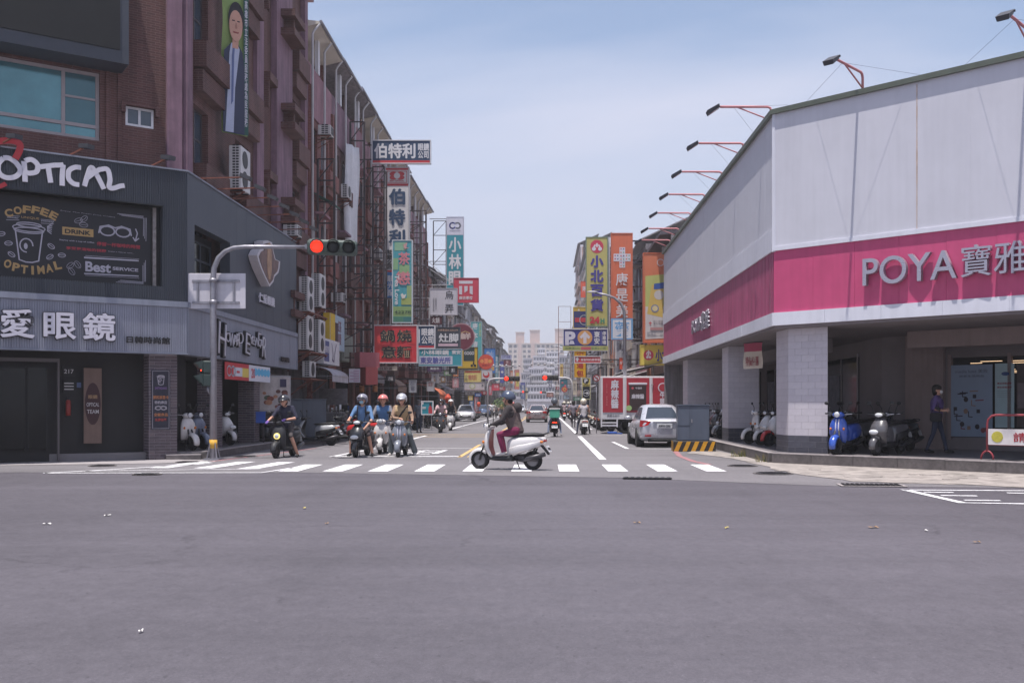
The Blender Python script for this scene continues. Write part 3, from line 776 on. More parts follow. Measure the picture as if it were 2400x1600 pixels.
b = B(); b.prism([(cu + math.cos(t*math.pi/14)*(q[1]-q[0])*.44, cz + math.sin(t*math.pi/14)*(q[3]-q[2])*.28) for t in range(28)], 0.722, 0.73)
b.build('oval', M('maroon_oval', (58, 34, 38), 0.7, var=0.1), ws)
text('眼鏡', M('oval_gold', (150, 120, 88), 0.6, var=0), ws, cu, cz + .18, .22, .1, y=0.715); text('OPTICAL', MATS['dim_white'], ws, cu, cz - .02, .3, .1, y=0.715); text('TEAM', MATS['dim_white'], ws, cu, cz - .2, .28, .1, y=0.715)
# blue round sticker
(_o, q) = lf_plate('sticker', 180, 896, 190, 908, M('sticker_blue', (74, 86, 120), 0.5, var=0), 0.01)

# brick columns: every brick is a piece of its column
m_pbrick = [M('pillar_brick_%d' % k, c, 0.7, var=0.18, scale=14) for k, c in enumerate(((92, 82, 88), (104, 92, 96), (82, 74, 80)))]
m_mortar = M('pillar_mortar', (150, 142, 148), 0.9, var=0.12, scale=8)
def brick_column(label, fr, u0, u1, w0, w1, z0, z1, faces, bh=0.078, bw=0.27):
    wdt, dep = u1 - u0, w1 - w0
    o_ = fr.pt((u0 + u1) / 2, (w0 + w1) / 2, z0)
    t = thing('brick_pillar', label, 'pillar', o_, fr.rz, 'brick pillars of the eyewear shop')
    B().box(-wdt/2, -dep/2, 0, wdt/2, dep/2, z1 - z0).build('mortar_core', m_mortar, t)
    me = {}
    def bm_(L, mi):
        k = (round(L, 3), mi)
        if k not in me: me[k] = B().bbox(0, -0.016, 0, L, 0.01, bh - 0.014, 0.004).mesh('brick', m_pbrick[mi])
        return me[k]
    nr = int((z1 - z0) / bh)
    for fc in faces:
        W = wdt if fc in 'fb' else dep
        for r_ in range(nr):
            cut = [0.0]; x = bw if r_ % 2 else bw / 2
            while x < W - 0.05: cut.append(x); x += bw
            cut.append(W)
            for a, c in zip(cut[:-1], cut[1:]):
                L = c - a - 0.012; mi = random.choice((0, 0, 1, 2)); z = r_ * bh + 0.006
                if fc == 'f': put('brick', bm_(L, mi), t, (-W/2 + a + 0.006, -dep/2, z))
                elif fc == 'r': put('brick', bm_(L, mi), t, (wdt/2, -W/2 + a + 0.006, z), (0, 0, R(90)))
                elif fc == 'l': put('brick', bm_(L, mi), t, (-wdt/2, W/2 - a - 0.006, z), (0, 0, R(-90)))
    return t
ua, _ = LF.at(350, 900, -0.25); ub, _ = LF.at(415, 900, -0.25)
col1 = brick_column('brick pillar with the chalkboard menu at the shop corner', LF, ua, ub, -0.85, -0.25, 0.0, 2.80, 'fl')
# two more pillars along the street side (front faces look back to the crossing)
FZ = Frame((0, 0, 0), 0.0)
def spillar(label, x0, x1, xs, y0):
    X1 = -9.55; Y0 = X1 * F / (x1 - CX); X0 = (x0 - CX) * Y0 / F
    return brick_column(label, Frame((X0, Y0, 0), 0.0), 0, X1 - X0, -0.55, 0.0, 0.2, 2.81, 'fr')
spillar('brick pillar behind the traffic signal pole', 462, 506, 515, 1056)
spillar('brick pillar furthest along the arcade, beside the blue crate', 558, 596, 603, 1043)
# chalkboard poster on the corner pillar
cb_ = thing('chalkboard_poster', 'dark chalkboard poster with coffee cup and coloured lettering on the brick pillar', 'poster', LF_O, LF.rz)
pu0, pz1 = LF.at(355, 866, -0.21); pu1, pz0 = LF.at(399, 1006, -0.21)
B().box(pu0, 0.215, pz0, pu1, 0.232, pz1).build('board', M('chalk_navy', (42, 42, 56), 0.6, var=0.15, scale=5), cb_)
pw, ph = pu1 - pu0, pz1 - pz0; pc = (pu0 + pu1) / 2
m_cw = M('chalk_white', (178, 172, 180), 0.7, var=0); m_cp = M('chalk_purple', (128, 96, 150), 0.7, var=0); m_co = M('chalk_orange', (186, 120, 78), 0.7, var=0); m_cr = M('chalk_red', (170, 66, 60), 0.7, var=0)
def ring_poly(b, pts, w, y, m=0, closed=False):     # polyline of flat bars in the xz plane facing -y
    n = len(pts)
    for k in range(n if closed else n - 1):
        p, q = pts[k], pts[(k+1) % n]
        dx, dz = q[0]-p[0], q[1]-p[1]; L = math.hypot(dx, dz) or 1e-6; nx, nz = -dz/L*w/2, dx/L*w/2; ex, ez = dx/L*w*0.3, dz/L*w*0.3
        i = b.add([(p[0]-ex-nx, y, p[1]-ez-nz), (q[0]+ex-nx, y, q[1]+ez-nz), (q[0]+ex+nx, y, q[1]+ez+nz), (p[0]-ex+nx, y, p[1]-ez+nz)])
        b.face((i, i+1, i+2, i+3), m)
    return b
def cup(b, cx, cz, w, h, y, lw):
    ring_poly(b, [(cx-w*.42, cz+h*.3), (cx-w*.3, cz-h*.45), (cx-w*.1, cz-h*.5), (cx+w*.1, cz-h*.5), (cx+w*.3, cz-h*.45), (cx+w*.42, cz+h*.3)], lw, y)
    for (rz_, rw, rh) in ((.30, .46, .07), (.36, .5, .09), (.44, .38, .06)):
        ring_poly(b, [(cx + math.cos(t*math.pi/10)*w*rw, cz + h*rz_ + math.sin(t*math.pi/10)*h*rh) for t in range(20)], lw*.8, y, closed=True)
    ring_poly(b, [(cx-w*.08 + math.cos(t*math.pi/8)*w*.2, cz - h*.08 + math.sin(t*math.pi/8)*h*.17) for t in range(13)], lw, y)
    b.prism([(cx-w*.1 + math.cos(t*math.pi/5)*w*.06, cz - h*.1 + math.sin(t*math.pi/5)*h*.08) for t in range(10)], y, y+0.002)
def beans(b, cx, cz, r, y, lw, a=0.6):
    ring_poly(b, [(cx + math.cos(t*math.pi/6)*r*math.cos(a) - math.sin(t*math.pi/6)*r*.6*math.sin(a), cz + math.cos(t*math.pi/6)*r*math.sin(a) + math.sin(t*math.pi/6)*r*.6*math.cos(a)) for t in range(12)], lw, y, closed=True)
    ring_poly(b, [(cx - r*.8*math.cos(a), cz - r*.8*math.sin(a)), (cx + r*.1, cz), (cx + r*.8*math.cos(a), cz + r*.8*math.sin(a))], lw, y)
def goggles(b, cx, cz, w, y, lw):
    for s_ in (-1, 1): ring_poly(b, [(cx + s_*w*.24 + math.cos(t*math.pi/8)*w*.22, cz + math.sin(t*math.pi/8)*w*.15) for t in range(16)], lw, y, closed=True)
    ring_poly(b, [(cx-w*.5, cz-w*.08), (cx-w*.46, cz+w*.12), (cx-w*.2, cz+w*.19), (cx, cz+w*.12), (cx+w*.2, cz+w*.19), (cx+w*.46, cz+w*.12), (cx+w*.5, cz-w*.08)], lw, y)
b = B(); cup(b, pc, pz1 - ph*.17, pw*.42, ph*.16, 0.212, .014)
ring_poly(b, [(pu0+.03, pz0+.03), (pu1-.03, pz0+.03), (pu1-.03, pz1-.03), (pu0+.03, pz1-.03)], .008, .2125, closed=True)
b.build('chalk_drawing', m_cw, cb_, kind='stuff')
b = B(); goggles(b, pc, pz0 + ph*.36, pw*.6, 0.212, .025); b.build('chalk_goggles', m_cw, cb_)
text('EARTHQUAKE', m_cp, cb_, pc, pz1 - ph*.31, pw*.62, ph*.045, y=.212); text('國民旅遊卡', m_co, cb_, pc, pz1 - ph*.46, pw*.82, ph*.06, y=.212)
text('特約商店', m_cw, cb_, pc, pz1 - ph*.545, pw*.66, ph*.055, y=.212); text('全館商品', m_co, cb_, pc, pz0 + ph*.25, pw*.74, ph*.055, y=.212); text('免費保養', m_cr, cb_, pc, pz0 + ph*.165, pw*.62, ph*.05, y=.212)

# ---- cladding. Front: ribbed; street side: flat sheets
def ribs(name, mat, parent, fr, u0, u1, zf0, zf1, w0, w1, pitch, holes=()):
    """ribbed metal sheeting; zf0/zf1 give lower/upper z at u; panels about 1 m wide are separate sheets"""
    npan = max(1, int(round((u1 - u0) / 1.0)))
    loc, rz = fp(parent, fr)
    for p in range(npan):
        a, c = u0 + (u1-u0)*p/npan, u0 + (u1-u0)*(p+1)/npan
        b = B(); bs = B(); x = a
        while x < c - 1e-4:
            x2 = min(x + pitch, c); xm = x + (x2-x)*.5
            spans = [(zf0(xm), zf1(xm))]
            for h in holes:
                if h[0] < xm < h[1]: spans = [(zf0(xm), h[2]), (h[3], zf1(xm))]
            if len(spans) == 2: bs.box(x, -w1, spans[1][0], xm, -w0, spans[1][1]).box(xm, -w1 + 0.022, spans[1][0], x2, -w0, spans[1][1])
            za, zb = spans[0]
            b.box(x, -w1, za, xm, -w0, zb); b.box(xm, -w1 + 0.022, za, x2, -w0, zb)
            x = x2
        b.build(name, mat, parent, loc, rz)
        if bs.v: bs.build(name, mat, parent, loc, rz)
zl0 = LF.at(439, 828)[1]; zl1 = LF.at(439, 721)[1]; zd0 = LF.at(439, 708)[1]; zd1 = LF.at(439, 403)[1]
ru0 = LF.at(-80, 560)[0]; ru1 = LF.at(383, 560)[0]; rz1 = LF.at(383, 485)[1]; rz0 = LF.at(383, 671)[1]
lf_loc = (0, 0, 0)
ribs('cladding_sheet', m_clad, shop, LF, -11, 0.0, lambda u: zd0, lambda u: zd1, -0.3, 0.0, 0.055, [(-12, ru1, rz0, rz1)])
ribs('fascia_sheet', m_lclad, shop, LF, -11, 0.0, lambda u: zl0, lambda u: zl1, -0.3, 0.02, 0.055)
B().box(-11, -0.06, zl1, 0.0, 0.3, zd0).box(-11, -0.03, zd1, 0, 0.3, zd1 + 0.04).build('ledge', m_lclad2, shop, lf_loc, LF.rz)
B().box(-11, -0.05, zl0 - 0.03, 0.0, 0.3, zl0).build('trim', m_lclad2, shop, lf_loc, LF.rz)
# recess with the billboard
B().box(-11, 0.02, rz0 - 0.02, ru1, 0.34, rz0).box(-11, -0.02, rz1, ru1, 0.34, rz1 + 0.03).box(ru1, 0.0, rz0, ru1 + 0.02, 0.34, rz1).box(-11, 0.34, rz0, ru1, 0.38, rz1).build('recess', m_black, shop, lf_loc, LF.rz)
u_b = LF.at(361, 560, -0.30)[0]
B().box(u_b - .04, 0.24, rz0, u_b + .04, 0.33, rz1).build('batten', M('worn_white', (150, 142, 140), 0.8, var=0.4, scale=9), shop, lf_loc, LF.rz)
# street side sheets, 7.7 m to the end of the shop
L_s = 11.5
z_dn = lambda u: zd0; 
u_w0, z_w1 = LS.at(456, 526); u_w1, _ = LS.at(539, 551)
z_w0 = 5.0
for k in range(11):
    a, c = L_s*k/11, L_s*(k+1)/11
    loc, rz = fp(shop, LS)
    spans = [(zd0, zd1)]
    b = B()
    if a < u_w1 and c > u_w0:
        aa, cc = max(a, u_w0), min(c, u_w1)
        if a < aa - .01: b.box(a+.004, 0, zd0, aa, 0.3, zd1)
        if cc < c - .01: b.box(cc, 0, zd0, c-.004, 0.3, zd1)
        b.box(aa, 0.001, zd0, cc, 0.3, z_w0); B().box(aa, 0.001, z_w1, cc, 0.3, zd1).build('cladding_sheet', m_clad2, shop, loc, rz)
    else: b.box(a+.004, 0, zd0, c-.004, 0.3, zd1)
    b.build('cladding_sheet', m_clad2, shop, loc, rz)
    B().box(a+.003, -0.02, zl0, c-.003, 0.3, zl1).build('fascia_sheet', m_lclad2, shop, loc, rz)
loc, rz = fp(shop, LS)
B().box(u_w0, 0.55, z_w0, u_w1, 0.6, z_w1).build('recess', m_black, shop, loc, rz)
window(shop, LS, u_w0 + .1, u_w1 - .3, z_w0 + .05, z_w1 - .2, -0.5, 3, 2, fm=m_clad, gm=m_glassd)
B().box(0, -0.07, zl1, L_s, 0.3, zd0).box(0, -0.035, zd1, L_s, 0.32, zd1 + 0.04).box(0, -0.05, zl0 - .03, L_s, .3, zl0).build('ledge', m_lclad2, shop, loc, rz)
B().box(L_s, -0.05, zl0 - .03, L_s + .04, .3, zl1 + .02).build('trim', m_lclad, shop, loc, rz)
B().box(L_s, 0, zd0, L_s + .03, .9, zd1).build('end_sheet', m_clad2, shop, loc, rz)
B().box(0.0, 0.05, zd1 - .25, L_s, 0.62, zd1 - .2).build('roof_sheet', m_clad2, shop, loc, rz)
B().box(-11, 0.05, zd1 - .25, 0, 1.2, zd1 - .2).build('roof_sheet', m_clad2, shop, lf_loc, LF.rz)

# ---- billboard with coffee lettering
bb = thing('coffee_billboard', 'black chalk-style billboard with coffee cup, goggles and gold lettering above the shop', 'billboard', LF_O, LF.rz)
WB = -0.30
Lp = lambda x, y: LF.at(x, y, WB + 0.01)
bu1 = LF.at(352, 560, WB)[0]
B().box(-11, 0.305, rz0 + .03, bu1, 0.33, rz1 - .06).build('panel', M('billboard_black', (36, 36, 42), 0.6, var=0.1, scale=2), bb)
m_gold = M('billboard_gold', (176, 144, 94), 0.6, var=0.06); m_bw = M('billboard_white', (176, 172, 184), 0.6, var=0.05); m_br = M('billboard_red', (164, 54, 66), 0.6, var=0.05); m_bb = MATS['billboard_black']
YB = 0.300
def bt(body, mat, x0, y0, x1, y1, off=0.012, y=YB, rot=0.0):
    ua, za = LF.at(x0, y0, -y); ub, zb = LF.at(x1, y1, -y)
    return text(body, mat, bb, (ua+ub)/2, (za+zb)/2, abs(ub-ua), abs(za-zb), y=y, offset=off, rot=(0, rot, 0))
for k, ch in enumerate('COFFEE'):       # arched
    x = 20 + k * 21.0; dy = (k - 2.4)**2 * 1.7 + k * 1.0
    bt(ch, m_gold, x - 9, 479 + dy, x + 10, 499 + dy, 0.04, rot=R(-10 + k * 7))
for k, ch in enumerate('OPTIMAL'):
    x = 18 + k * 19.5; dy = -(k - 3.0)**2 * 1.5 + k * 0.6
    bt(ch, m_gold, x - (3 if ch == 'I' else 8.5), 621 + dy, x + (3 if ch == 'I' else 8.5), 642 + dy, 0.04, rot=R(14 - k * 5))
bt('HOWARD', m_bw, 17, 507, 43, 513); bt('UNIQUE', m_gold, 50, 506, 92, 516, 0.0); bt('EYEWEAR', m_bw, 97, 516, 127, 522)
bt('Enjoy The Fresh Free Coffee', m_bw, 142, 494, 270, 509, 0.0, rot=R(1.5))
ua, za = LF.at(146, 531, -YB); ub, zb = LF.at(219, 556, -YB)
B().box(ua, YB, zb, ub, YB + .004, za).build('label_strip', m_gold, bb)
bt('DRINK', m_bb, 152, 536, 213, 552, 0.03, y=YB - .006)
bt('Staying with a cup of coffee', m_bw, 139, 560, 221, 571, 0.01); bt('停留一杯咖啡的時間', m_br, 227, 566, 328, 584, 0.02)
bt('享受更清晰的視野', m_br, 155, 577, 249, 592, 0.02); bt('Enjoy a clearer view...', m_bw, 254, 588, 315, 595, 0.01)
bt('Best', m_bw, 200, 612, 260, 640, 0.03); bt('SERVICE', m_bw, 264, 625, 324, 637, 0.03)
b = B()
def uz(x, y): return LF.at(x, y, -YB)
for (x0, y0, x1, y1, lw) in ((198, 603.5, 324, 611, .035), (198, 641, 324, 647, .03), (200, 599, 326, 607, .008), (200, 645, 326, 652, .008), (15, 505, 46, 507, .01), (15, 515, 45, 516, .01), (96, 514, 128, 517, .01), (96, 523, 126, 525, .01)):
    ring_poly(b, [uz(x0, y0), uz(x1, y1)], lw, YB)
cu_, cz_ = uz(68, 568); wq = uz(106, 568)[0] - uz(30, 568)[0]; hq = uz(68, 522)[1] - uz(68, 615)[1]
cup(b, cu_, cz_, wq, hq, YB, .03)
for (x, y, a) in ((20, 570, .1), (27, 596, -.6), (120, 577, -.6), (117, 602, .6), (145, 598, .0), (3, 548, .3)): beans(b, *uz(x, y), .085, YB, .014, a)
for k in range(6): ring_poly(b, [uz(111, 541 - k*2), uz(120 + k*.6, 548 - k*5)], .018, YB)
cu_, cz_ = uz(270, 543); goggles(b, cu_, cz_, uz(308, 543)[0] - uz(232, 543)[0], YB - .001, .035)
ring_poly(b, [uz(318, 537), uz(322, 547), uz(318, 562)], .03, YB); ring_poly(b, [uz(312, 557), uz(317, 565), uz(325, 559)], .03, YB)
for k in range(3):
    ring_poly(b, [uz(275 + k*5, 500.5 + k*2.2), uz(336, 507 + k*2.4)], .012, YB); ring_poly(b, [uz(343 - k*3, 511), uz(342 - k*3, 565 - k*6)], .012, YB)
    ring_poly(b, [uz(272 + k*5, 661 - k*2.2), uz(336, 665 - k*2)], .012, YB); ring_poly(b, [uz(341 - k*3, 660), uz(341 - k*3, 610 + k*6)], .012, YB)
for (x, y, a) in ((165, 622, 0), (182, 620, 0), (168, 636, 0), (184, 517, 0), (197, 513, 0), (196, 527, 0)):
    cx_, cz2 = uz(x, y); beans(b, cx_, cz2, .10, YB, .008, random.uniform(-1, 1))
b.build('chalk_drawing', m_bw, bb, kind='stuff')

# ---- channel letters
def sign3d(name, label, body, fr, x0, y0, x1, y1, mat, depth, w, edge=None, off=0.02, cat='sign', parent=None, space=1.0):
    ua, za = fr.at(x0, y0, w); ub, zb = fr.at(x1, y1, w)
    t = thing(name, label, cat, fr.pt((ua+ub)/2, w, (za+zb)/2), fr.rz)
    if edge: text(body, edge, t, 0, 0, (ub-ua)+.045, (za-zb)+.045, y=0.02, depth=depth, offset=off + .012, name='letter_backing', space=space)
    text(body, mat, t, 0, 0, ub-ua, za-zb, y=-0.03, depth=depth, offset=off, name='letters', space=space)
    return t
m_ltw = M('letter_white', (206, 202, 212), 0.45, var=0.06); m_ltk = M('letter_black', (30, 28, 32), 0.5, var=0.1)
# hand-drawn OPTICAL strokes
op = thing('shop_sign', 'white hand-drawn OPTICAL letters with a red swirl on the dark cladding', 'sign', LF_O, LF.rz)
def stroke(pts, wd, y=-0.10, d=0.05):
    q = [LF.at(x, yv, -y) for x, yv in pts]; sm = []
    for k in range(len(q) - 1):
        p0, p1, p2, p3 = q[max(k-1, 0)], q[k], q[k+1], q[min(k+2, len(q)-1)]
        for j in range(5):
            t = j / 5
            f = lambda a, b_, c, e: 0.5*((2*b_) + (-a+c)*t + (2*a-5*b_+4*c-e)*t*t + (-a+3*b_-3*c+e)*t*t*t)
            sm.append((f(p0[0], p1[0], p2[0], p3[0]), f(p0[1], p1[1], p2[1], p3[1])))
    sm.append(q[-1])
    b = B(); Lr, Rr = [], []
    for k, p in enumerate(sm):
        a, c = sm[max(k-1, 0)], sm[min(k+1, len(sm)-1)]
        dx, dz = c[0]-a[0], c[1]-a[1]; L = math.hypot(dx, dz) or 1; nx, nz = -dz/L*wd/2, dx/L*wd/2
        Lr.append((p[0]+nx, p[1]+nz)); Rr.append((p[0]-nx, p[1]-nz))
    for k in range(len(sm) - 1):
        b.prism([Rr[k], Rr[k+1], Lr[k+1], Lr[k]], y, y + d)
    return b
LET = {'O': [[(8, 370), (-4, 385), (-2, 405), (14, 416), (36, 414), (48, 400), (38, 382), (22, 371), (8, 370)]],
       'P': [[(56, 378), (58, 400), (59, 426)], [(58, 377), (74, 374), (88, 386), (86, 402), (70, 406), (62, 404)]],
       'T': [[(94, 391), (112, 389), (128, 387)], [(113, 389), (116, 410), (119, 428)]],
       'I': [[(148, 386), (146, 412), (146, 435)], [(128, 387), (140, 387), (149, 386)]],
       'C': [[(190, 393), (176, 392), (162, 400), (161, 418), (172, 430), (186, 433)]],
       'A': [[(198, 436), (206, 410), (214, 392), (226, 408), (244, 443)], [(206, 416), (222, 404), (236, 396)]],
       'L': [[(236, 397), (252, 397), (258, 420), (256, 438), (266, 441), (282, 436), (292, 435)]]}
for ch, sts in LET.items():
    b = B()
    for k, s_ in enumerate(sts):
        q = stroke(s_, 0.115, -0.10 - 0.003 * k); i = len(b.v); b.v += q.v
        for f_, mi, sm_ in zip(q.f, q.m, q.s): b.face([i + v for v in f_], mi, sm_)
    b.build('letter', m_ltw, op)
m_red = M('sign_red', (156, 38, 48), 0.45, var=0.08)
stroke([(-30, 340), (0, 331), (30, 330), (46, 338), (46, 352), (36, 372)], 0.15, -0.13).build('swirl', m_red, op)
stroke([(-20, 442), (2, 436), (14, 430)], 0.10, -0.13).build('swirl', m_red, op)
sign3d('shop_sign', 'white calligraphic Chinese characters with black edges on the pale ribbed fascia', '愛眼鏡', LF, 0, 722, 270, 800, m_ltw, 0.06, 0.10, m_ltk, 0.02, space=1.35)
sign3d('shop_sign', 'small black Chinese characters at the end of the pale ribbed fascia', '日韓時尚館', LF, 296, 787, 398, 807, m_ltk, 0.03, 0.05, None, 0.03)
# street side: script sign, emblem, white characters
sg = thing('shop_sign', 'white script letters with black edges on the pale street-side fascia', 'sign', LS.o, LS.rz)
for k, (ch, x0, x1, y0, y1, r_) in enumerate((('H', 511, 528, 754, 832, 6), ('O', 528, 538, 778, 802, 0), ('W', 536, 549, 780, 812, 4), ('A', 546, 555, 784, 808, -5), ('R', 553, 561, 782, 812, 4), ('D', 558, 569, 778, 806, -4), ('E', 575, 585, 780, 830, 6), ('Y', 584, 591, 786, 806, -6), ('E', 590, 597, 788, 808, 3), ('W', 594, 606, 790, 812, -3), ('E', 604, 610, 780, 812, 4), ('A', 608, 616, 794, 816, -4), ('R', 614, 622, 790, 838, 8))):
    (ua, za), (ub, zb) = LS.at(x0, y0, .1), LS.at(x1, y1, .1)
    text(ch, m_ltk, sg, (ua+ub)/2, (za+zb)/2, (ub-ua)*1.2, (za-zb)*1.12, y=-.07, depth=.08, offset=.06, rot=(0, R(r_), 0), name='letter_backing'); text(ch, m_ltw, sg, (ua+ub)/2, (za+zb)/2, (ub-ua)*.95, (za-zb), y=-.12, depth=.03, offset=-.02, rot=(0, R(r_), 0), name='letter')
sign3d('shop_sign', 'tiny black characters at the far end of the street-side fascia', '眼鏡', LS, 657, 835, 676, 850, m_ltk, 0.04, 0.06, None, 0.03)
sign3d('shop_sign', 'four small white characters under the bearded emblem on dark cladding', '仁愛眼鏡', LS, 605, 684, 641, 720, m_ltw, 0.04, 0.06, None, 0.03)
em = thing('emblem_sign', 'large brown and white carved-looking emblem on the dark street-side cladding', 'emblem', LS.o, LS.rz)
out = [(940,200),(985,188),(1035,210),(1050,300),(1070,380),(1118,405),(1112,470),(1100,520),(1060,560),(1050,610),(1010,660),(985,610),(960,560),(920,470),(895,400),(880,340),(905,290),(940,270)]
q = [LS.at(400 + x/4.356, 520 + y/4.356, 0.3) for x, y in out][::-1]
B().prism(q, -0.30, -0.02).build('plate', M('emblem_pale', (196, 190, 196), 0.5, var=0.1), em)
ce = (sum(p[0] for p in q)/len(q), sum(p[1] for p in q)/len(q))
B().prism([(ce[0]+(p[0]-ce[0])*.84, ce[1]+(p[1]-ce[1])*.88) for p in q], -0.315, -0.30).build('relief', M('emblem_brown', (122, 96, 92), 0.6, var=0.5, scale=4), em)
B().prism([(ce[0]+math.cos(t*math.pi/8)*.28, ce[1]+.05+math.sin(t*math.pi/8)*.62) for t in range(16)], -0.325, -0.316).build('face', M('emblem_tan', (172, 138, 112), 0.6, var=0.4, scale=5), em)
# banner under the street-side fascia
bn = thing('fascia_banner', 'long red and white banner with glasses sketches under the street-side fascia', 'banner', LS.o + LS.n*.12, LS.rz)
b0, zt0 = LS.at(526, 847, .0); b1, zt1 = LS.at(632, 862, .0); zb0 = LS.at(526, 888, .0)[1]
zt = min(zt0, zl0 - .02)
bm_ = b0 + (b1 - b0) * .49
B().box(b0, 0.1, zb0, bm_, 0.115, zt).build('red_half', M('banner_red', (190, 62, 68), 0.7, var=0.06), bn)
B().box(bm_, 0.1, zb0, b1, 0.115, zt).build('white_half', M('banner_white', (206, 206, 216), 0.7, var=0.06), bn)
hz = zt - zb0; mz = (zt + zb0) / 2
m_bblue = M('banner_blue', (96, 176, 214), 0.7, var=0); m_by = M('banner_yellow', (212, 188, 92), 0.7, var=0)
b = B(); b.box(b0 + (bm_-b0)*.34, 0.094, zb0 + hz*.22, b0 + (bm_-b0)*.7, 0.098, zt - hz*.25); b.build('print', MATS['banner_white'], bn)
B().box(b0 + (bm_-b0)*.7, 0.093, zb0 + hz*.2, bm_ - .05, 0.097, zt - hz*.25).build('print', m_by, bn)
B().box(b0 + (bm_-b0)*.46, 0.088, zb0 + hz*.42, b0 + (bm_-b0)*.58, 0.092, zt - hz*.45).build('print', MATS['banner_red'], bn)
b = B()
for k in (0.08, 0.24): ring_poly(b, [(b0 + (bm_-b0)*k + .18 + math.cos(t*math.pi/8)*.2, mz + math.sin(t*math.pi/8)*hz*.28) for t in range(16)], .05, .094, closed=True)
b.build('print', MATS['banner_white'], bn)
b = B()
for k in range(5):
    c_ = bm_ + (b1-bm_)*(.3 + k*.15)
    b.prism([(c_ + math.cos(t*math.pi/7)*.2, mz + .05 + math.sin(t*math.pi/7)*hz*.25) for t in range(14)], 0.094, .098)
b.build('print', m_bblue, bn)
text('20', MATS['banner_red'], bn, bm_ + (b1-bm_)*.18, mz, .4, hz*.6, y=.094)

# ---- small floodlights on rusty arms over the cladding
def arm_light(label, base, dirv, L, group='floodlights over the grey cladding'):
    t = thing('sign_floodlight', label, 'floodlight', base, 0, group)
    d = Vector(dirv).normalized()
    B().bar((0, 0, 0), d * L, 0.035).build('arm', m_rust, t)
    e = d * L
    hd = B(); hd.obox(e + d * .1, (0.22, 0.30, 0.10), d.to_track_quat('Y', 'Z').to_matrix() @ Matrix.Rotation(R(-24), 3, 'X'))
    hd.build('lamp_head', M('floodlight_dark', (62, 62, 68), 0.5, var=0.1), t)
    b = B(); b.obox(e + d*.1 + Vector((0, 0, -.055)), (0.19, 0.26, 0.012), d.to_track_quat('Y', 'Z').to_matrix() @ Matrix.Rotation(R(-24), 3, 'X'))
    b.build('lens', m_glassb, t)
    return t
for x, y, lab in ((160, 364, 'floodlight on a rusty arm above the white letters'), (352, 393, 'floodlight on a rusty arm near the cladding corner'), (-10, 320, 'floodlight at the left frame edge above the red swirl')):
    u, z = LF.at(x, y); p = LF.pt(u, -0.1, zd1 + .02); d = LF.n * 0.85 + LF.u * 0.55 + Vector((0, 0, 0.30))
    arm_light(lab, p, d, 0.55)
for k, u in enumerate((1.0, 2.35, 3.7, 5.0, 6.3, 7.6, 9.0)):
    arm_light('floodlight on a long rusty arm over the street-side cladding, %s from the corner' % ('first second third fourth fifth sixth seventh'.split()[k]), LS.pt(u, -0.1, zd1 + .05), LS.n * 1.0 + Vector((0, 0, 0.03)), 1.25)

# ---- portrait banner hung down the brick front (a generic office-seeker)
bu0, bz1 = US.at(514, -60, 0.55); 
pbn = thing('portrait_banner', 'tall green banner with a man in a dark suit hanging on the brick front', 'banner', US.pt(3.12, 0.5, 9.75), R(42))
W_, H_ = 0.82, 5.3
b = B(); nz = 24
for k in range(nz):
    z0_, z1_ = H_*k/nz, H_*(k+1)/nz; y0_, y1_ = 0.05*math.sin(k*.7), 0.05*math.sin((k+1)*.7)
    i = b.add([(-W_/2, y0_, z0_), (W_/2, y0_, z0_), (W_/2, y1_, z1_), (-W_/2, y1_, z1_)]); b.face((i, i+1, i+2, i+3), 0, True)
b.build('cloth', M('banner_green', (138, 160, 96), 0.75, var=0.1, scale=1.0), pbn)
B().box(W_*.5 - .16, -0.075, 0.02, W_*.5, -0.065, H_).build('side_strip', M('banner_dark_green', (46, 86, 78), 0.7, var=0.08), pbn)
def prof(pts): return [(x*W_, z*.58) for x, z in pts]
def mprism(name, poly, y, mat): B().prism(poly, y, y + .008).build(name, mat, pbn)
mprism('suit', prof([(-.5, 0.02), (.34, .02), (.34, 3.4), (.26, 4.35), (.1, 4.75), (-.2, 4.75), (-.46, 4.3), (-.5, 3.0)]), -0.085, M('banner_suit', (56, 62, 84), 0.7, var=0.15))
mprism('shirt', prof([(-.42, .05), (-.1, .05), (-.04, 2.4), (.14, 4.5), (.02, 4.8), (-.2, 4.75), (-.26, 4.2), (-.34, 2.0)]), -0.095, M('banner_shirt', (176, 182, 204), 0.7, var=0.1))
mprism('tie', prof([(-.2, 1.5), (-.12, 1.7), (-.08, 4.1), (-.06, 4.5), (-.14, 4.5), (-.17, 4.1)]), -0.105, M('banner_tie', (96, 108, 150), 0.7, var=0.1))
mprism('neck', prof([(-.16, 4.5), (.08, 4.5), (.1, 5.1), (-.14, 5.1)]), -0.1, M('banner_skin', (196, 150, 132), 0.7, var=0.12, scale=4))
mprism('hair', prof([(math.cos(t*math.pi/12)*.31 + .0, 6.05 + math.sin(t*math.pi/12)*.92) for t in range(24)]), -0.106, M('banner_hair', (40, 38, 44), 0.7, var=0.1))
mprism('face', prof([(math.cos(t*math.pi/12)*.26 - .02, 5.72 + math.sin(t*math.pi/12)*(.86 if t > 12 else .80)) for t in range(24)]), -0.116, MATS['banner_skin'])
for x in (-.12, .08):
    mprism('eye', prof([(x - .05, 5.92), (x + .05, 5.92), (x + .05, 5.97), (x - .05, 5.97)]), -0.126, MATS['banner_hair'])
mprism('nose', prof([(-.05, 5.55), (.03, 5.55), (.0, 5.85), (-.02, 5.85)]), -0.126, M('banner_skin_dark', (168, 120, 104), 0.7, var=0.1)); mprism('mouth', prof([(-.1, 5.3), (.07, 5.3), (.1, 5.38), (-.13, 5.38)]), -0.126, M('banner_lip', (150, 84, 80), 0.7, var=0))
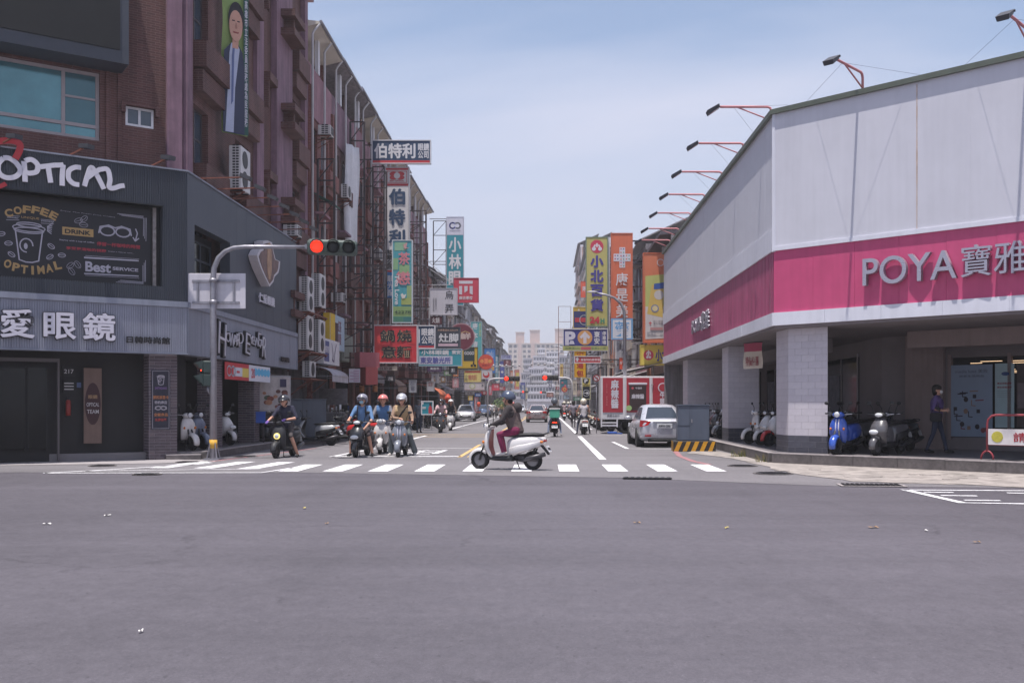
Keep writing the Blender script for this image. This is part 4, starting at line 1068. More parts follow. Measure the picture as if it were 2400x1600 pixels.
text('高雄市立法委員服務處為民服務', m_ltw, pbn, W_*.5 - .08, H_*.42, .1, 3.9, y=-.085, vertical=True)
# air conditioners on the corner building
put_ac('tall', US.pt(3.55, 0.52, 8.05), R(90), 'large two-fan air conditioner below the portrait banner')
put_ac('box', US.pt(9.9, 0.55, 7.72), R(90), 'window air conditioner on a shelf between the plum pilasters')
put_ac('low', US.pt(12.3, 0.3, 5.2), R(90), 'small air conditioner half hidden behind the end of the cladding')
put_ac('tall', (-9.35, 39.0, 5.05), R(90), 'tall condenser nearest the grey cladding, upper shelf')
put_ac('tall', (-9.2, 40.4, 5.35), R(90), 'tall condenser at the far end of the upper shelf')
put_ac('tall', (-9.35, 38.9, 3.55), R(90), 'tall condenser nearest the grey cladding, middle shelf')
put_ac('tall', (-9.2, 40.3, 3.5), R(90), 'tall condenser at the far end of the middle shelf')
put_ac('low', (-9.35, 39.4, 2.5), R(90), 'low condenser on the bottom shelf above the shutters')
for z in (2.42, 3.45, 4.97):
    t = thing('equipment_rack', 'angle-iron shelf carrying condensers beside the grey cladding, %s' % {2.42: 'lowest', 3.45: 'middle', 4.97: 'highest'}[z], 'rack', (-9.95, 38.2, z), 0, 'condenser shelves')
    b = B().box(0, 0, 0, 0.95, 0.06, 0.05).box(0, 2.9, 0, .95, 2.96, .05).box(.9, .06, 0, .95, 2.9, .05)
    b.build('frame', m_rust, t)
    for y_ in (.03, 2.93): B().bar((0.05, y_, -.7), (.9, y_, 0), .04).build('strut', m_rust, t)
# ================================================================ ROW HOUSES ALONG THE LEFT SIDE
ROWC = [('brick', m_brick_red, m_rose), ('brick', m_brick, m_plum), ('brick', m_brick_red, m_rose)]
m_shutter = M('roller_shutter', (86, 82, 86), 0.55, var=0.15, scale=2, streak=0.2)
m_tin = M('tin_roof', (150, 144, 146), 0.6, metal=0.2, var=0.25, scale=3, streak=0.3)
m_cream = M('cream_render', (190, 178, 168), 0.85, var=0.22, scale=1.0, streak=0.4)
m_paleg = M('pale_grey_render', (172, 168, 174), 0.85, var=0.22, scale=1.0, streak=0.4)
m_ww = M('white_render', (206, 202, 208), 0.85, var=0.18, scale=1.0, streak=0.35)
m_pink = M('pinkish_tile', (176, 148, 140), 0.8, var=0.2, scale=1.0, streak=0.3)
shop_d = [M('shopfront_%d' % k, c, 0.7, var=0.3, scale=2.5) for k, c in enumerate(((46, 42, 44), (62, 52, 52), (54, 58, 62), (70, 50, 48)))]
XL = -9.9
ORD = 'first second third fourth fifth sixth seventh eighth ninth tenth eleventh twelfth thirteenth fourteenth'.split()
def left_house(y0, y1, Hh, wallm, trimm, label, style, rnd, group, floors=4, right=False, XR=6.3):
    L = y1 - y0
    fr = Frame((XR, y1, 0), R(-90)) if right else Frame((XL, y0, 0), R(90))
    t = thing('row_house', label, 'building', fr.o, 0, group)
    gz = 3.15; st = (Hh - gz - (2.6 if style == 'loggia' else 0.3)) / (floors - 1 if style == 'loggia' else floors)
    holes = []; nfl = floors - 1 if style == 'loggia' else floors
    for k in range(nfl):
        za = gz + st * k + 0.9
        holes += [(L*.14, L*.40, za, za + 1.5), (L*.56, L*.86, za, za + 1.5)]
    top = Hh - (2.6 if style == 'loggia' else 0)
    facade('wall', wallm, t, fr, 0, L, gz, top, holes, 0.25)
    for h in holes: window(t, fr, h[0], h[1], h[2], h[3], -0.12, 2, 1, panes=False, fm=rnd.choice((m_alu, MATS['window_frame_dark'], m_white)))
    loc, rz = fp(t, fr)
    for u in (0.0, L - 0.3): B().box(u + .003, -0.16, 0.1, u + .297, 0, top).build('pilaster', trimm if style != 'loggia' else wallm, t, loc, rz)
    for k in range(nfl):
        za = gz + st * k + 0.9
        if style == 'loggia' or rnd.random() < .6:
            B().box(L*.5, -0.48, za - .75, L*.9, 0, za - .06).build('planter_ledge', wallm, t, loc, rz)
            B().box(L*.52, -0.36, za - 1.05, L*.88, 0, za - .79).build('planter_ledge', wallm, t, loc, rz)
        if rnd.random() < .75: B().box(L*.12, -0.55, za + 1.56, L*.44, 0, za + 1.66).build('window_hood', trimm, t, loc, rz)
        if style != 'loggia' and rnd.random() < .6:
            b = B(); z_ = za - .1
            for q in range(7): b.box(L*.12 + q*L*.05, -.5, z_, L*.12 + q*L*.05 + .02, -.48, z_ + 1.5)
            b.box(L*.12, -.5, z_ + 1.5, L*.44, 0, z_ + 1.53).box(L*.12, -.5, z_ - .03, L*.44, 0, z_)
            b.build('window_cage', m_pipe if rnd.random() < .5 else m_steel, t, loc, rz)
    B().box(0, 0.28, gz, L, 8, top).build('core', m_dark, t, loc, rz)
    if style == 'loggia':
        z0 = top
        B().box(0.0, -0.06, z0 - 1.1, L, -0.003, z0 + 0.95).build('parapet', trimm, t, loc, rz)
        for u in (0.0, L - .22): B().box(u + .004, 0.3, z0, u + .216, 2.0, Hh - .35).build('cross_wall', wallm, t, loc, rz)
        B().box(0, 2.0, z0, L, 2.2, Hh).build('loggia_back', wallm, t, loc, rz)
        b = B(); i = b.add([(0, -0.5, Hh - .1), (L, -.5, Hh - .1), (L, 2.2, Hh - .75), (0, 2.2, Hh - .75), (0, -.5, Hh), (L, -.5, Hh), (L, 4, Hh + .5), (0, 4, Hh + .5)])
        b.face((i, i+3, i+2, i+1)); b.face((i+4, i+5, i+6, i+7)); b.face((i, i+1, i+5, i+4)); b.face((i, i+4, i+7, i+3)); b.face((i+1, i+2, i+6, i+5))
        b.build('eave', m_soffit if rnd.random() < .7 else m_grey, t, loc, rz)
        b = B(); b.tube([(0, -.58, Hh - .02), (L, -.58, Hh - .02)], .07); b.build('gutter', m_galv, t, loc, rz)
        for u in (0.06, L*.5): B().tube([(u, -.55, Hh - .05), (u, -.3, Hh - .35), (u, -.22, Hh - .5), (u, -.22, 4.0)], .05, 6).build('downpipe', m_pipe, t, loc, rz)
        B().box(L*.35, -.1, z0 + .95, L*.42, 0.05, Hh - .1).build('mullion_post', m_white, t, loc, rz)
    else:
        B().box(0, -0.25, top, L, 0.3, top + .35).build('parapet', trimm, t, loc, rz)
        if rnd.random() < .6:
            b = B(); i = b.add([(0, -.7, top + .5), (L, -.7, top + .5), (L, 3, top + 2.2), (0, 3, top + 2.2), (0, -.7, top + .58), (L, -.7, top + .58), (L, 3, top + 2.28), (0, 3, top + 2.28)])
            for q in ((0,3,2,1),(4,5,6,7),(0,1,5,4),(1,2,6,5),(2,3,7,6),(3,0,4,7)): b.face([i+k for k in q])
            b.build('tin_canopy', m_tin, t, loc, rz)
        for u in (L*.25, L*.75):
            B().tube([(u, -.12, gz), (u, -.12, top)], .05, 6).build('downpipe', m_pipe, t, loc, rz)
    # ground floor: recessed shop behind the arcade
    B().box(0, 2.6, 0.14, L, 2.8, gz).build('shop_wall', rnd.choice(shop_d), t, loc, rz)
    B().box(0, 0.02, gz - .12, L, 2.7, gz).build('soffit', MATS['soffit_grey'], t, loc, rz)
    if rnd.random() < .5: B().box(L*.1, 2.5, .14, L*.6, 2.58, 2.7).build('roller_shutter', m_shutter, t, loc, rz)
    else: B().box(L*.1, 2.5, .9, L*.9, 2.58, 2.6).build('shop_window', m_glassd, t, loc, rz)
    B().box(-.001, .2, .14, .25, 2.6, gz - .13).build('cross_wall', rnd.choice((m_grey, wallm, m_dark)), t, loc, rz)
    return t
rnd = random.Random(21)
GR = 'red brick row houses on the left'
y = 41.35
for k in range(9):
    L = 4.62
    left_house(y, y + L - .01, 17.45 + rnd.uniform(-.12, .12), ROWC[k % 3][1], ROWC[k % 3][2],
               '%s red brick row house beyond the dark corner building, with open top-floor balcony' % ORD[k], 'loggia', rnd, GR)
    y += L
pal = [(m_cream, m_grey), (m_paleg, m_ww), (m_pink, m_cream), (m_grey, m_paleg), (m_ww, m_grey)]
GR2 = 'grey and cream houses further down the left side'
for k in range(14):
    L = rnd.choice((5, 6, 8, 9, 12)) + k * 1.1
    wm, tm = pal[k % 5]
    left_house(y, y + L - .02, 12.6 + rnd.uniform(-1.0, 1.4) + min(k, 4) * .3, wm, tm, '%s pale house past the red brick row on the left side' % ORD[k], 'plain', rnd, GR2)
    y += L
    if y > 330: break
# air conditioners and pipes on the red row
for k, (yy, z, kind, lab) in enumerate(((47.4, 11.2, 'low', 'white air conditioner beside the white hanging cloth'), (43.0, 13.0, 'box', 'box air conditioner high on the first red house'), (56.5, 9.6, 'low', 'air conditioner behind the tall white sign'),
        (58.4, 7.2, 'low', 'air conditioner low behind the turquoise sign'), (62.0, 10.6, 'low', 'air conditioner on the fifth red house'), (68.0, 8.4, 'low', 'air conditioner behind the white square sign'), (45.6, 6.1, 'box', 'box air conditioner above the yellow shop board'), (74.0, 7.0, 'low', 'air conditioner far along the red row'))):
    put_ac(kind, (XL + .42, yy, z), R(90), lab)
# hanging white sheet on the second red house
hs = thing('hanging_sheet', 'long white sheet hanging from the balcony of a red brick house', 'sheet', (XL + .45, 48.6, 9.1), R(70))
b = B()
for a in range(9):
    for c in range(5):
        pass
rows = [[(-.55 + c*.22 + .05*math.sin(a*.8), .09*math.sin(c*2.1 + a*.3), 5.0 - a*.55) for c in range(6)] for a in range(10)]
b.loft(rows, 0, True, cap=False, closed=False); o = b.build('cloth', m_white, hs)
md = o.modifiers.new('solid', 'SOLIDIFY'); md.thickness = 0.01
# green awning
aw = thing('green_awning', 'small green awning over a window of the first red house', 'awning', (XL, 43.3, 10.05), R(90))
b = B(); i = b.add([(-.7, 0, .45), (.7, 0, .45), (.75, -.85, 0), (-.75, -.85, 0), (-.7, 0, .48), (.7, 0, .48), (.75, -.85, .03), (-.75, -.85, .03)])
for q in ((0,1,2,3),(7,6,5,4),(3,2,6,7),(0,3,7,4),(1,5,6,2)): b.face([i+k for k in q])
b.build('canvas', M('awning_green', (40, 104, 92), 0.7, var=0.15), aw); [B().bar((q*.7, 0, .1), (q*.74, -.82, 0), .025).build('strut', m_steel, aw) for q in (-1, 1)]

# ---- steel sign frames
truss('steel_lattice', 'ladder-like steel frame against the first red house', (-9.6, 42.0, 5.5), (-9.6, 42.0, 11.8), (-8.9, 42.0, 11.8), 7)
truss('steel_lattice', 'broad steel frame carrying the tall white sign, outer ladder', (-9.4, 54.25, 3.6), (-9.4, 54.25, 14.4), (-8.75, 54.25, 14.4), 13)
truss('steel_lattice', 'broad steel frame carrying the tall white sign, inner ladder', (-10.0, 54.6, 3.6), (-10.0, 54.6, 14.4), (-9.45, 54.6, 14.4), 11)
truss('steel_lattice', 'steel lattice behind the red noodle sign, upper', (-9.9, 46.5, 6.9), (-9.9, 46.5, 8.9), (-7.55, 46.5, 8.9), 2)
truss('steel_lattice', 'steel lattice behind the red noodle sign, lower', (-9.9, 46.8, 4.2), (-9.9, 46.8, 6.4), (-8.1, 46.8, 6.4), 2)
truss('steel_lattice', 'steel ladder between the tall white sign and the teal sign', (-9.0, 66.0, 4.0), (-9.0, 66.0, 14.3), (-7.9, 66.0, 14.3), 14)
truss('steel_lattice', 'slender steel frame beside the teal and white sign', (-9.6, 85.4, 6.0), (-9.6, 85.4, 17.2), (-8.5, 85.4, 17.2), 9)
truss('steel_lattice', 'dense steel ladder just left of the tall white sign', (-9.0, 52.0, 6.0), (-9.0, 52.0, 13.6), (-8.3, 52.0, 13.6), 9)
truss('steel_lattice', 'steel ladder beside the first balcony of the red row', (-9.7, 49.5, 7.0), (-9.7, 49.5, 15.5), (-9.0, 49.5, 15.5), 9)
truss('steel_lattice', 'wide steel grid between the teal and tall white signs', (-9.3, 60.5, 5.0), (-9.3, 60.5, 13.2), (-7.6, 60.5, 13.2), 10)
truss('steel_lattice', 'white steel lattice behind the white square sign', (-9.4, 70.5, 6.0), (-9.4, 70.5, 9.0), (-8.2, 70.5, 9.0), 4, m_pipe)
# ---- ground floor clutter near the crossing (left side)
def facing(name, label, cat, x0, y0, x1, y1, Y, th=0.06, group=None):
    """upright thing facing the crossing: returns empty at bottom-left corner, width, height"""
    a = P(x0, y1, Y); c = P(x1, y0, Y)
    t = thing(name, label, cat, a, 0, group)
    return t, c.x - a.x, c.z - a.z
# food poster display case by the arcade
t = thing('poster_case', 'food photo poster case on the wall between the arcade and the shutter', 'poster', (-9.9, 34.4, 1.22), R(24))
t.scale = (.62, .62, .8); B().box(0, 0, 0, 1.75, .08, 1.55).build('frame', m_alu, t); B().box(.06, -.012, .06, 1.69, 0, 1.49).build('print', M('poster_pale', (182, 172, 170), 0.5, var=0.25, scale=3), t)
pm = [M('food_%d' % k, c, 0.6, var=0.3, scale=6) for k, c in enumerate(((128, 70, 58), (96, 58, 50), (170, 120, 92), (70, 84, 62), (60, 56, 84)))]
for k in range(16):
    x, z, r_ = random.uniform(.25, 1.5), random.uniform(.2, .95), random.uniform(.08, .2)
    B().prism([(x + math.cos(a*math.pi/5)*r_, z + math.sin(a*math.pi/5)*r_*.6) for a in range(10)], -.016 - k*.0015, -.013 - k*.0015).build('dish', pm[k % 4], t)
B().box(1.15, -.05, 1.05, 1.5, -.045, 1.4).build('tag', pm[4], t)
t = thing('roller_shutter', 'closed grey roller shutter behind the scooters at the arcade end', 'shutter', (-9.78, 34.6, 0.14), R(90))
for k in range(22): B().box(0, -.02 - .012*(k % 2), k*.11, 3.0, .04, k*.11 + .105).build('slat', m_shutter, t)
B().box(-.1, -.05, 0, -.01, .06, 2.55).box(3.01, -.05, 0, 3.1, .06, 2.55).build('guide_rail', m_alu, t)
t = thing('utility_cabinet', 'dark grey utility cabinet behind the parked silver and black scooter', 'cabinet', P(706, 1030, 36.5).xy.to_3d() + Vector((0, 0, .0)), R(20))
B().bbox(-.85, -.4, .12, .85, .4, 1.62, .02).build('casing', M('cabinet_grey', (82, 88, 100), 0.5, var=0.12, scale=2, streak=.2), t)
B().box(-.9, -.45, 0, .9, .45, .118).build('plinth', m_kerb, t); B().box(-.005, -.405, .2, .005, -.401, 1.55).box(.08, -.43, .8, .11, -.401, 1.0).build('door_seam', m_black, t)
B().box(-.88, -.43, 1.62, .88, .43, 1.66).build('lid', MATS['cabinet_grey'], t)
# counters, shelves and awnings
def awning(label, p, rz, w, d, drop, mat, scal=True):
    t = thing('awning', label, 'awning', p, rz, 'awnings along the left shops')
    b = B(); n = 10; rings = []
    for k in range(n + 1):
        a = k / n; rings.append([(-w/2, -d*math.sin(a*math.pi/2), -drop*(1 - math.cos(a*math.pi/2))), (w/2, -d*math.sin(a*math.pi/2), -drop*(1 - math.cos(a*math.pi/2)))])
    b.loft(rings, 0, True, cap=False, closed=False)
    i = b.add([(-w/2, -d, -drop), (w/2, -d, -drop), (w/2, -d, -drop - .22), (-w/2, -d, -drop - .22)]); b.face((i, i+3, i+2, i+1))
    o = b.build('canvas', mat, t); md = o.modifiers.new('solid', 'SOLIDIFY'); md.thickness = 0.012
    [B().bar((q*w/2, 0, -drop), (q*w/2, -d, -drop), .03).build('strut', m_galv, t) for q in (-1, 1)]
    return t
m_awn = M('awning_pale', (176, 172, 180), 0.7, var=0.15, scale=2, streak=.2)
awning('pale curved awning above the juice counter beyond the shutter', (-9.85, 41.6, 3.05), R(90), 3.2, 1.3, .45, m_awn)
awning('tan awning over the shop beyond the salmon box', (-9.85, 57.5, 3.1), R(90), 3.4, 1.6, .7, M('awning_tan', (150, 124, 112), 0.75, var=.2, scale=2))
awning('grey awning over the shop behind the silver-helmeted rider', (-9.85, 51.5, 3.2), R(90), 4.2, 1.2, .4, M('awning_grey', (128, 122, 126), 0.75, var=.25, scale=2))
awning('striped orange and green awning over the market stall', (-9.8, 70.5, 2.95), R(90), 5.0, 2.6, .9, M('awning_orange', (190, 104, 72), 0.75, var=.3, scale=1.0))
awning('long grey awning further down the left side', (-9.85, 84, 3.2), R(90), 7.0, 1.8, .6, MATS['awning_grey'])
t, w, h = facing('shop_counter', 'stainless counter with cups at the juice shop', 'counter', 742, 915, 808, 1000, 42.0)
t.location.z = .14
B().bbox(0, 0, 0, w, .6, .95, .01).build('base', M('counter_steel', (120, 116, 120), 0.4, metal=.4, var=.15), t); B().box(-.05, -.05, .95, w + .05, .65, 1.0).build('top', m_alu, t)
for k in range(6): B().cyl((.1 + k*.17, .2, 1.0), (.1 + k*.17, .2, 1.0 + .18 + (k % 3)*.07), .05, n=10).build('cup_stack', m_white if k % 2 else m_alu, t)
B().box(0, .5, 1.3, w, .6, 2.0).build('menu_panel', M('menu_dim', (106, 100, 104), .6, var=.4, scale=9), t)
# yellow / blue shop boards on the first red houses
t = thing('shop_board', 'yellow and pale blue shop board above the pale curved awning', 'sign', (-9.35, 43.3, 3.9), R(90))
B().box(0, 0, 0, 3.0, .3, 1.55).build('box', m_white, t); B().box(0, -.01, 0, .95, -.001, 1.55).build('face', M('board_yellow', (214, 176, 54), .6, var=.08), t)
B().box(.96, -.01, 0, 3.0, -.001, 1.55).build('face', M('board_paleblue', (170, 188, 204), .5, var=.12), t); B().box(.95, -.02, .1, 1.5, -.011, 1.2).build('print', M('board_dark', (70, 48, 60), .6, var=.2), t)
text('紅茶\n專賣', M('board_maroon', (120, 74, 92), .6, var=0), t, 1.9, .8, .7, 1.1, y=-.016)
B().box(-.02, .02, 0, -.001, .3, 1.55).build('face', MATS['board_yellow'], t)
t = thing('shop_board', 'white shop board with a blue panel and slipper picture', 'sign', (-9.1, 40.9, 3.15), R(90))
B().box(0, 0, 0, 3.1, .62, 1.05).build('box', m_white, t); B().box(.1, -.01, .1, 1.0, -.001, .95).build('print', M('board_navy', (78, 84, 130), .6, var=.1), t)
text('拖鞋專賣', m_ltw, t, .55, .6, .7, .3, y=-.016)
b = B(); ring_poly(b, [(1.5, .9), (1.75, .4), (1.6, .2), (1.95, .15), (2.1, .5), (2.4, .9)], .09, -.012); b.build('print', M('board_mauve', (110, 98, 128), .6, var=.1), t)
t = thing('metal_hatch', 'olive grey sheet-metal box behind the shop boards', 'box', (-9.5, 46.6, 3.5), R(90))
B().bbox(0, 0, 0, 2.6, .4, 1.3, .02).build('casing', M('olive_sheet', (126, 130, 122), .6, var=.15, scale=2, streak=.3), t); B().box(.1, -.02, .15, .14, -.001, 1.15).build('seam', m_steel, t)
# ================================================================ WHITE AND PINK CORNER SHOP
m_pw = M('panel_white', (204, 203, 212), 0.5, var=0.06, scale=0.8, streak=0.05)
m_pw2 = M('panel_white_trim', (216, 216, 226), 0.45, var=0.06, scale=1.5, streak=0.08)
m_ppk = M('panel_pink', (196, 78, 120), 0.42, var=0.10, scale=1.6, streak=0.10)
m_ptile = [M('column_tile_%d' % k, c, 0.45, var=0.06, scale=6) for k, c in enumerate(((192, 186, 194), (189, 183, 191), (195, 189, 196)))]
m_ptd = [M('column_base_tile_%d' % k, c, 0.4, var=0.15, scale=6) for k, c in enumerate(((78, 78, 88), (70, 70, 80)))]
m_grout = M('tile_grout', (168, 162, 168), 0.9, var=0.1)
m_olive = M('cap_olive', (92, 98, 88), 0.5, var=0.15, scale=3)
m_beige = M('arcade_beige', (148, 132, 130), 0.8, var=0.12, scale=1.5, streak=0.15)
m_beige2 = M('arcade_grey_wall', (128, 120, 122), 0.75, var=0.12, scale=1.5)
m_salm = M('lamp_arm_pink', (190, 124, 128), 0.6, var=0.2, scale=8)
pk = thing('corner_shop', 'white-panelled corner shop with a pink sign band over a tiled arcade', 'shop', RF_O)
ZB0, ZP0, ZP1, ZW0, ZT = 3.43, 3.75, 5.30, 5.40, 8.72
LFR = 17.0; LSD = 23.2
# front: pink sheets, white sheets, band, trims
def pbox(name, mat, fr, u0, u1, z0, z1, w0, w1, parent=pk):
    loc, rz = fp(parent, fr); return B().box(u0, -w1, z0, u1, -w0, z1).build(name, mat, parent, loc, rz)
k = 0; u = 0.0
while u < LFR:
    u2 = min(u + 1.08, LFR)
    pbox('pink_panel', m_ppk, RF, u + (.002 if u else 0), u2 - .002, ZP0, ZP1, -0.2, random.uniform(-.003, .003)); u = u2
for a in range(7):
    c0, c1 = LFR*a/7, LFR*(a+1)/7
    pbox('white_panel', m_pw, RF, c0, c1 - .001, ZW0, ZT, -0.2, 0.02 + random.uniform(-.0005, .0005))
for a in range(12):
    c0, c1 = LFR*a/12, LFR*(a+1)/12
    pbox('band_panel', m_pw2, RF, c0 + .002, c1 - .002, ZB0, ZP0, -0.25, 0.05 + random.uniform(-.004, .006))
pbox('trim', m_pw2, RF, 0, LFR, ZP1, ZW0, -.2, .05)
pbox('corner_trim', m_pw2, RF, -0.03, 0.05, ZP1 - .02, ZT, -.2, .035)
# side: ribbed narrow sheets
for a in range(23):
    c0, c1 = LSD*a/23, LSD*(a+1)/23
    pbox('white_panel', m_pw, RS, c0 + .001, c1 - .001, 5.85, ZT, -.2, random.uniform(-.002, .001))
    pbox('white_strip', m_pw2, RS, c0 + .002, c1 - .002, ZP1 + .0, 5.85, -.2, .05)
    b = B(); n = 6
    for q in range(n):
        ua = c0 + (c1-c0)*q/n; b.box(ua, -.012, ZP0, ua + (c1-c0)/n*.55, .2, ZP1); b.box(ua + (c1-c0)/n*.55, .004, ZP0, ua + (c1-c0)/n, .2, ZP1)
    loc, rz = fp(pk, RS); b.build('pink_panel', M('panel_pink_side', (172, 84, 120), 0.4, var=0.15, scale=2.5, streak=0.3), pk, loc, rz)
for a in range(12): pbox('band_panel', m_pw2, RS, LSD*a/12 + .002, LSD*(a+1)/12 - .002, ZB0, ZP0, -.25, .05 + random.uniform(-.004, .006))
pbox('cap', m_olive, RF, -.06, LFR, ZT, ZT + .12, -.35, .10); pbox('cap', m_olive, RS, 0, LSD + .02, ZT, ZT + .12, -.35, .10)
# roof and soffit
pr = [RF.pt(0, -.02, 0), RF.pt(LFR, -.02, 0), RF.pt(LFR, -16, 0) + Vector((6, 6, 0)), Vector((28, 48.2, 0)), Vector((5.76, 48.2, 0))]
pr = [(p.x - RF_O.x, p.y - RF_O.y) for p in pr]
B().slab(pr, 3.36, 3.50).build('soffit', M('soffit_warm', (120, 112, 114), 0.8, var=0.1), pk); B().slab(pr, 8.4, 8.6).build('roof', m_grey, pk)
pbox('end_wall', m_grey, Frame((5.76, 48.2, 0), 0.0), 0, 20, 0.0, 8.5, -.0, .2)
# stains on the white panels
m_stain = M('rust_stain', (192, 170, 158), 0.7, var=0.3, scale=6)
us_ = RF.at(2150, 300)[0]
b = B(); rs_ = random.Random(4)
x_ = us_; z_ = ZT - .05
while z_ > ZW0 + .1:
    wd = .008 + .02*rs_.random()*(z_ - 5)/4; b.box(x_ - wd, -.0265, z_ - .25, x_ + wd, -.0225, z_); z_ -= .25
b.build('rust_streak', m_stain, pk, *fp(pk, RF))
# columns with single tiles
def tile_face(t, origin, ang, W, z0, z1, tw, th, mats, row0=0, outl=0.006):
    cache = {}; nr = max(1, round((z1 - z0) / th)); hh = (z1 - z0) / nr
    for r_ in range(nr):
        cut = [0.0]; x = tw if (r_ + row0) % 2 else tw * .5
        while x < W - .04: cut.append(x); x += tw
        cut.append(W)
        for a, c in zip(cut[:-1], cut[1:]):
            L = c - a - .005; mi = random.randrange(len(mats)); key = (round(L, 3), mi)
            if key not in cache: cache[key] = B().bbox(0, -outl, 0, L, .004, hh - .005, .002).mesh('tile', mats[mi])
            d = Vector((math.cos(ang), math.sin(ang), 0)); p = origin + d * (a + .0025)
            put('tile', cache[key], t, (p.x, p.y, z0 + r_ * hh + .0025), (0, 0, ang))
def tiled_column(label, poly, faces, zt=3.36, z0=.25):
    """poly: ccw xy points; faces: list of (i, j) edges that carry tiles (left to right seen from outside)"""
    c = sum((Vector((p[0], p[1], 0)) for p in poly), Vector()) / len(poly)
    t = thing('tiled_column', label, 'column', (c.x, c.y, z0), 0, 'tiled arcade columns of the pink shop')
    loc = [Vector((p[0] - c.x, p[1] - c.y, 0)) for p in poly]
    B().slab([(p.x, p.y) for p in loc], 0, zt - z0).build('grout_core', m_grout, t)
    for (i, j) in faces:
        a, d = loc[i], loc[j] - loc[i]; ang = math.atan2(d.y, d.x)
        tile_face(t, a, ang, d.length, .43, zt - z0 - .005, .37, .172, m_ptile)
        tile_face(t, a, ang, d.length, 0.0, .425, .37, .14, m_ptd)
    return t
WA = -0.34
A_ = RF.pt(RF.at(1848, 900, WA)[0], WA, 0); B_ = RF.pt(RF.at(1940, 900, WA)[0], WA, 0)
Dl = A_ + Vector(((1820 - 1848) * .0 , 0, 0)); tY = 1.0
D_ = Vector(((1820 - CX) / F * (A_.y + tY), A_.y + tY, 0)); C_ = B_ + (D_ - A_)
tiled_column('broad tiled corner column between the red and the blue scooter', [A_, B_, C_, D_], [(0, 1), (3, 0)])
def sidecol(label, x0, x1, x2):
    X = 6.02; Yb = X * F / (x1 - CX); Ya = X * F / (x0 - CX); Xr = (x2 - CX) * Yb / F
    return tiled_column(label, [(X, Yb), (Xr, Yb), (Xr, Ya), (X, Ya)], [(0, 1), (3, 0)])
sidecol('tiled column behind the grey utility cabinet', 1693, 1707, 1779)
sidecol('tiled column beyond the parked silver car', 1601, 1611.5, 1692)
sidecol('last tiled column at the far end of the pink shop', 1560, 1567, 1603)
# inner walls, beam, windows
WI = -5.0
pW = RF.pt(RF.at(2066, 900, WI)[0], WI, 0)
uL = RF.at(2066, 900, WI)[0]
pbox('inner_wall', m_beige2, RF, uL, RF.at(2222, 900, WI)[0], .25, 3.4, WI - .2, WI)
pbox('pier', m_beige, RF, RF.at(2128, 900, WI)[0], RF.at(2216, 900, WI)[0], .25, 3.4, WI, WI + .18)
loc = Vector((pW.x, pW.y, 0)) - RF_O
B().box(0, 0, .25, .2, 22, 3.4).build('inner_wall', m_beige2, pk, loc)
for q in range(4):
    b = B().box(-.05, 2 + q*4.6, .5, -.001, 5.2 + q*4.6, 2.9); o = b.build('shop_window', m_glassd, pk, loc)
    B().box(-.08, 2 + q*4.6 - .08, .4, -.052, 2 + q*4.6, 3).build('frame', m_alu, o); B().box(-.08, 3.6 + q*4.6, .5, -.052, 3.66 + q*4.6, 2.9).build('frame', m_alu, o)
    B().box(-.085, 3.8 + q*4.6, .8, -.06, 4.9 + q*4.6, 2.4).build('notice', M('notice_grey_%d' % (q % 2), ((120, 122, 134), (134, 118, 128))[q % 2], .6, var=.4, scale=5), o)
pbox('beam', m_beige, RF, RF.at(2126, 760, -3.2)[0], LFR, 2.92, 3.35, -3.6, -3.2)
B().box(-.1, 0, 2.95, .3, 20, 3.35).build('beam', m_beige2, pk, loc + Vector((-1.6, .3, 0)))
uw = RF.at(2222, 900, WI)[0]
pbox('sill_wall', m_beige2, RF, uw, LFR, .25, .58, WI - .2, WI); pbox('lintel', m_beige2, RF, uw, LFR, 2.72, 3.4, WI - .2, WI)
pbox('window_dark', m_black, RF, uw, LFR, .58, 2.72, WI - .3, WI - .12)
for q, px_ in enumerate((2222, 2362, 2470, 2600)):
    a = RF.at(px_, 900, WI)[0]; pbox('window_post', m_beige, RF, a, a + .09, .5, 2.8, WI - .12, WI + .03)
m_tube_refl = M('tube_reflection', (240, 214, 180), .5, var=0, emit=((255, 214, 170), .8))  # glowing strips laid on the dark pane imitate ceiling lights reflected in it
b = B(); rt = random.Random(5)
for q in range(9):
    a = uw + .2 + rt.random()*2.2; z = 2.28 + rt.random()*.34; pbox('ceiling_light_reflection', m_tube_refl, RF, a, a + .25 + rt.random()*.4, z, z + .012, WI - .118, WI - .112)
# posters in the window
ps = thing('window_poster', 'blue-grey poster of small tools filling the shop window behind the woman', 'poster', RF_O, RF.rz)
def rfq(x0, y0, x1, y1, w=WI): a = RF.at(x0, y0, w); c = RF.at(x1, y1, w); return a[0], c[0], c[1], a[1]
a, c, z0_, z1_ = rfq(2230, 856, 2327, 1024)
B().box(a, -WI - .03, z0_, c, -WI - .02, z1_).build('sheet', M('poster_bluegrey', (138, 154, 176), .5, var=.06), ps)
text('media luxe 美妝', M('poster_ink', (92, 98, 112), .6, var=0), ps, (a+c)/2, z1_ - .17, (c-a)*.78, .1, y=-WI - .034, offset=0); text('居家生活用品', MATS['poster_ink'], ps, (a+c)/2, z1_ - .3, (c-a)*.6, .06, y=-WI - .034)
inks = [M('tool_dark', (48, 44, 50), .6, var=.1), M('tool_red', (126, 62, 66), .6, var=.1), M('tool_tan', (142, 118, 104), .6, var=.1)]
rp = random.Random(9)
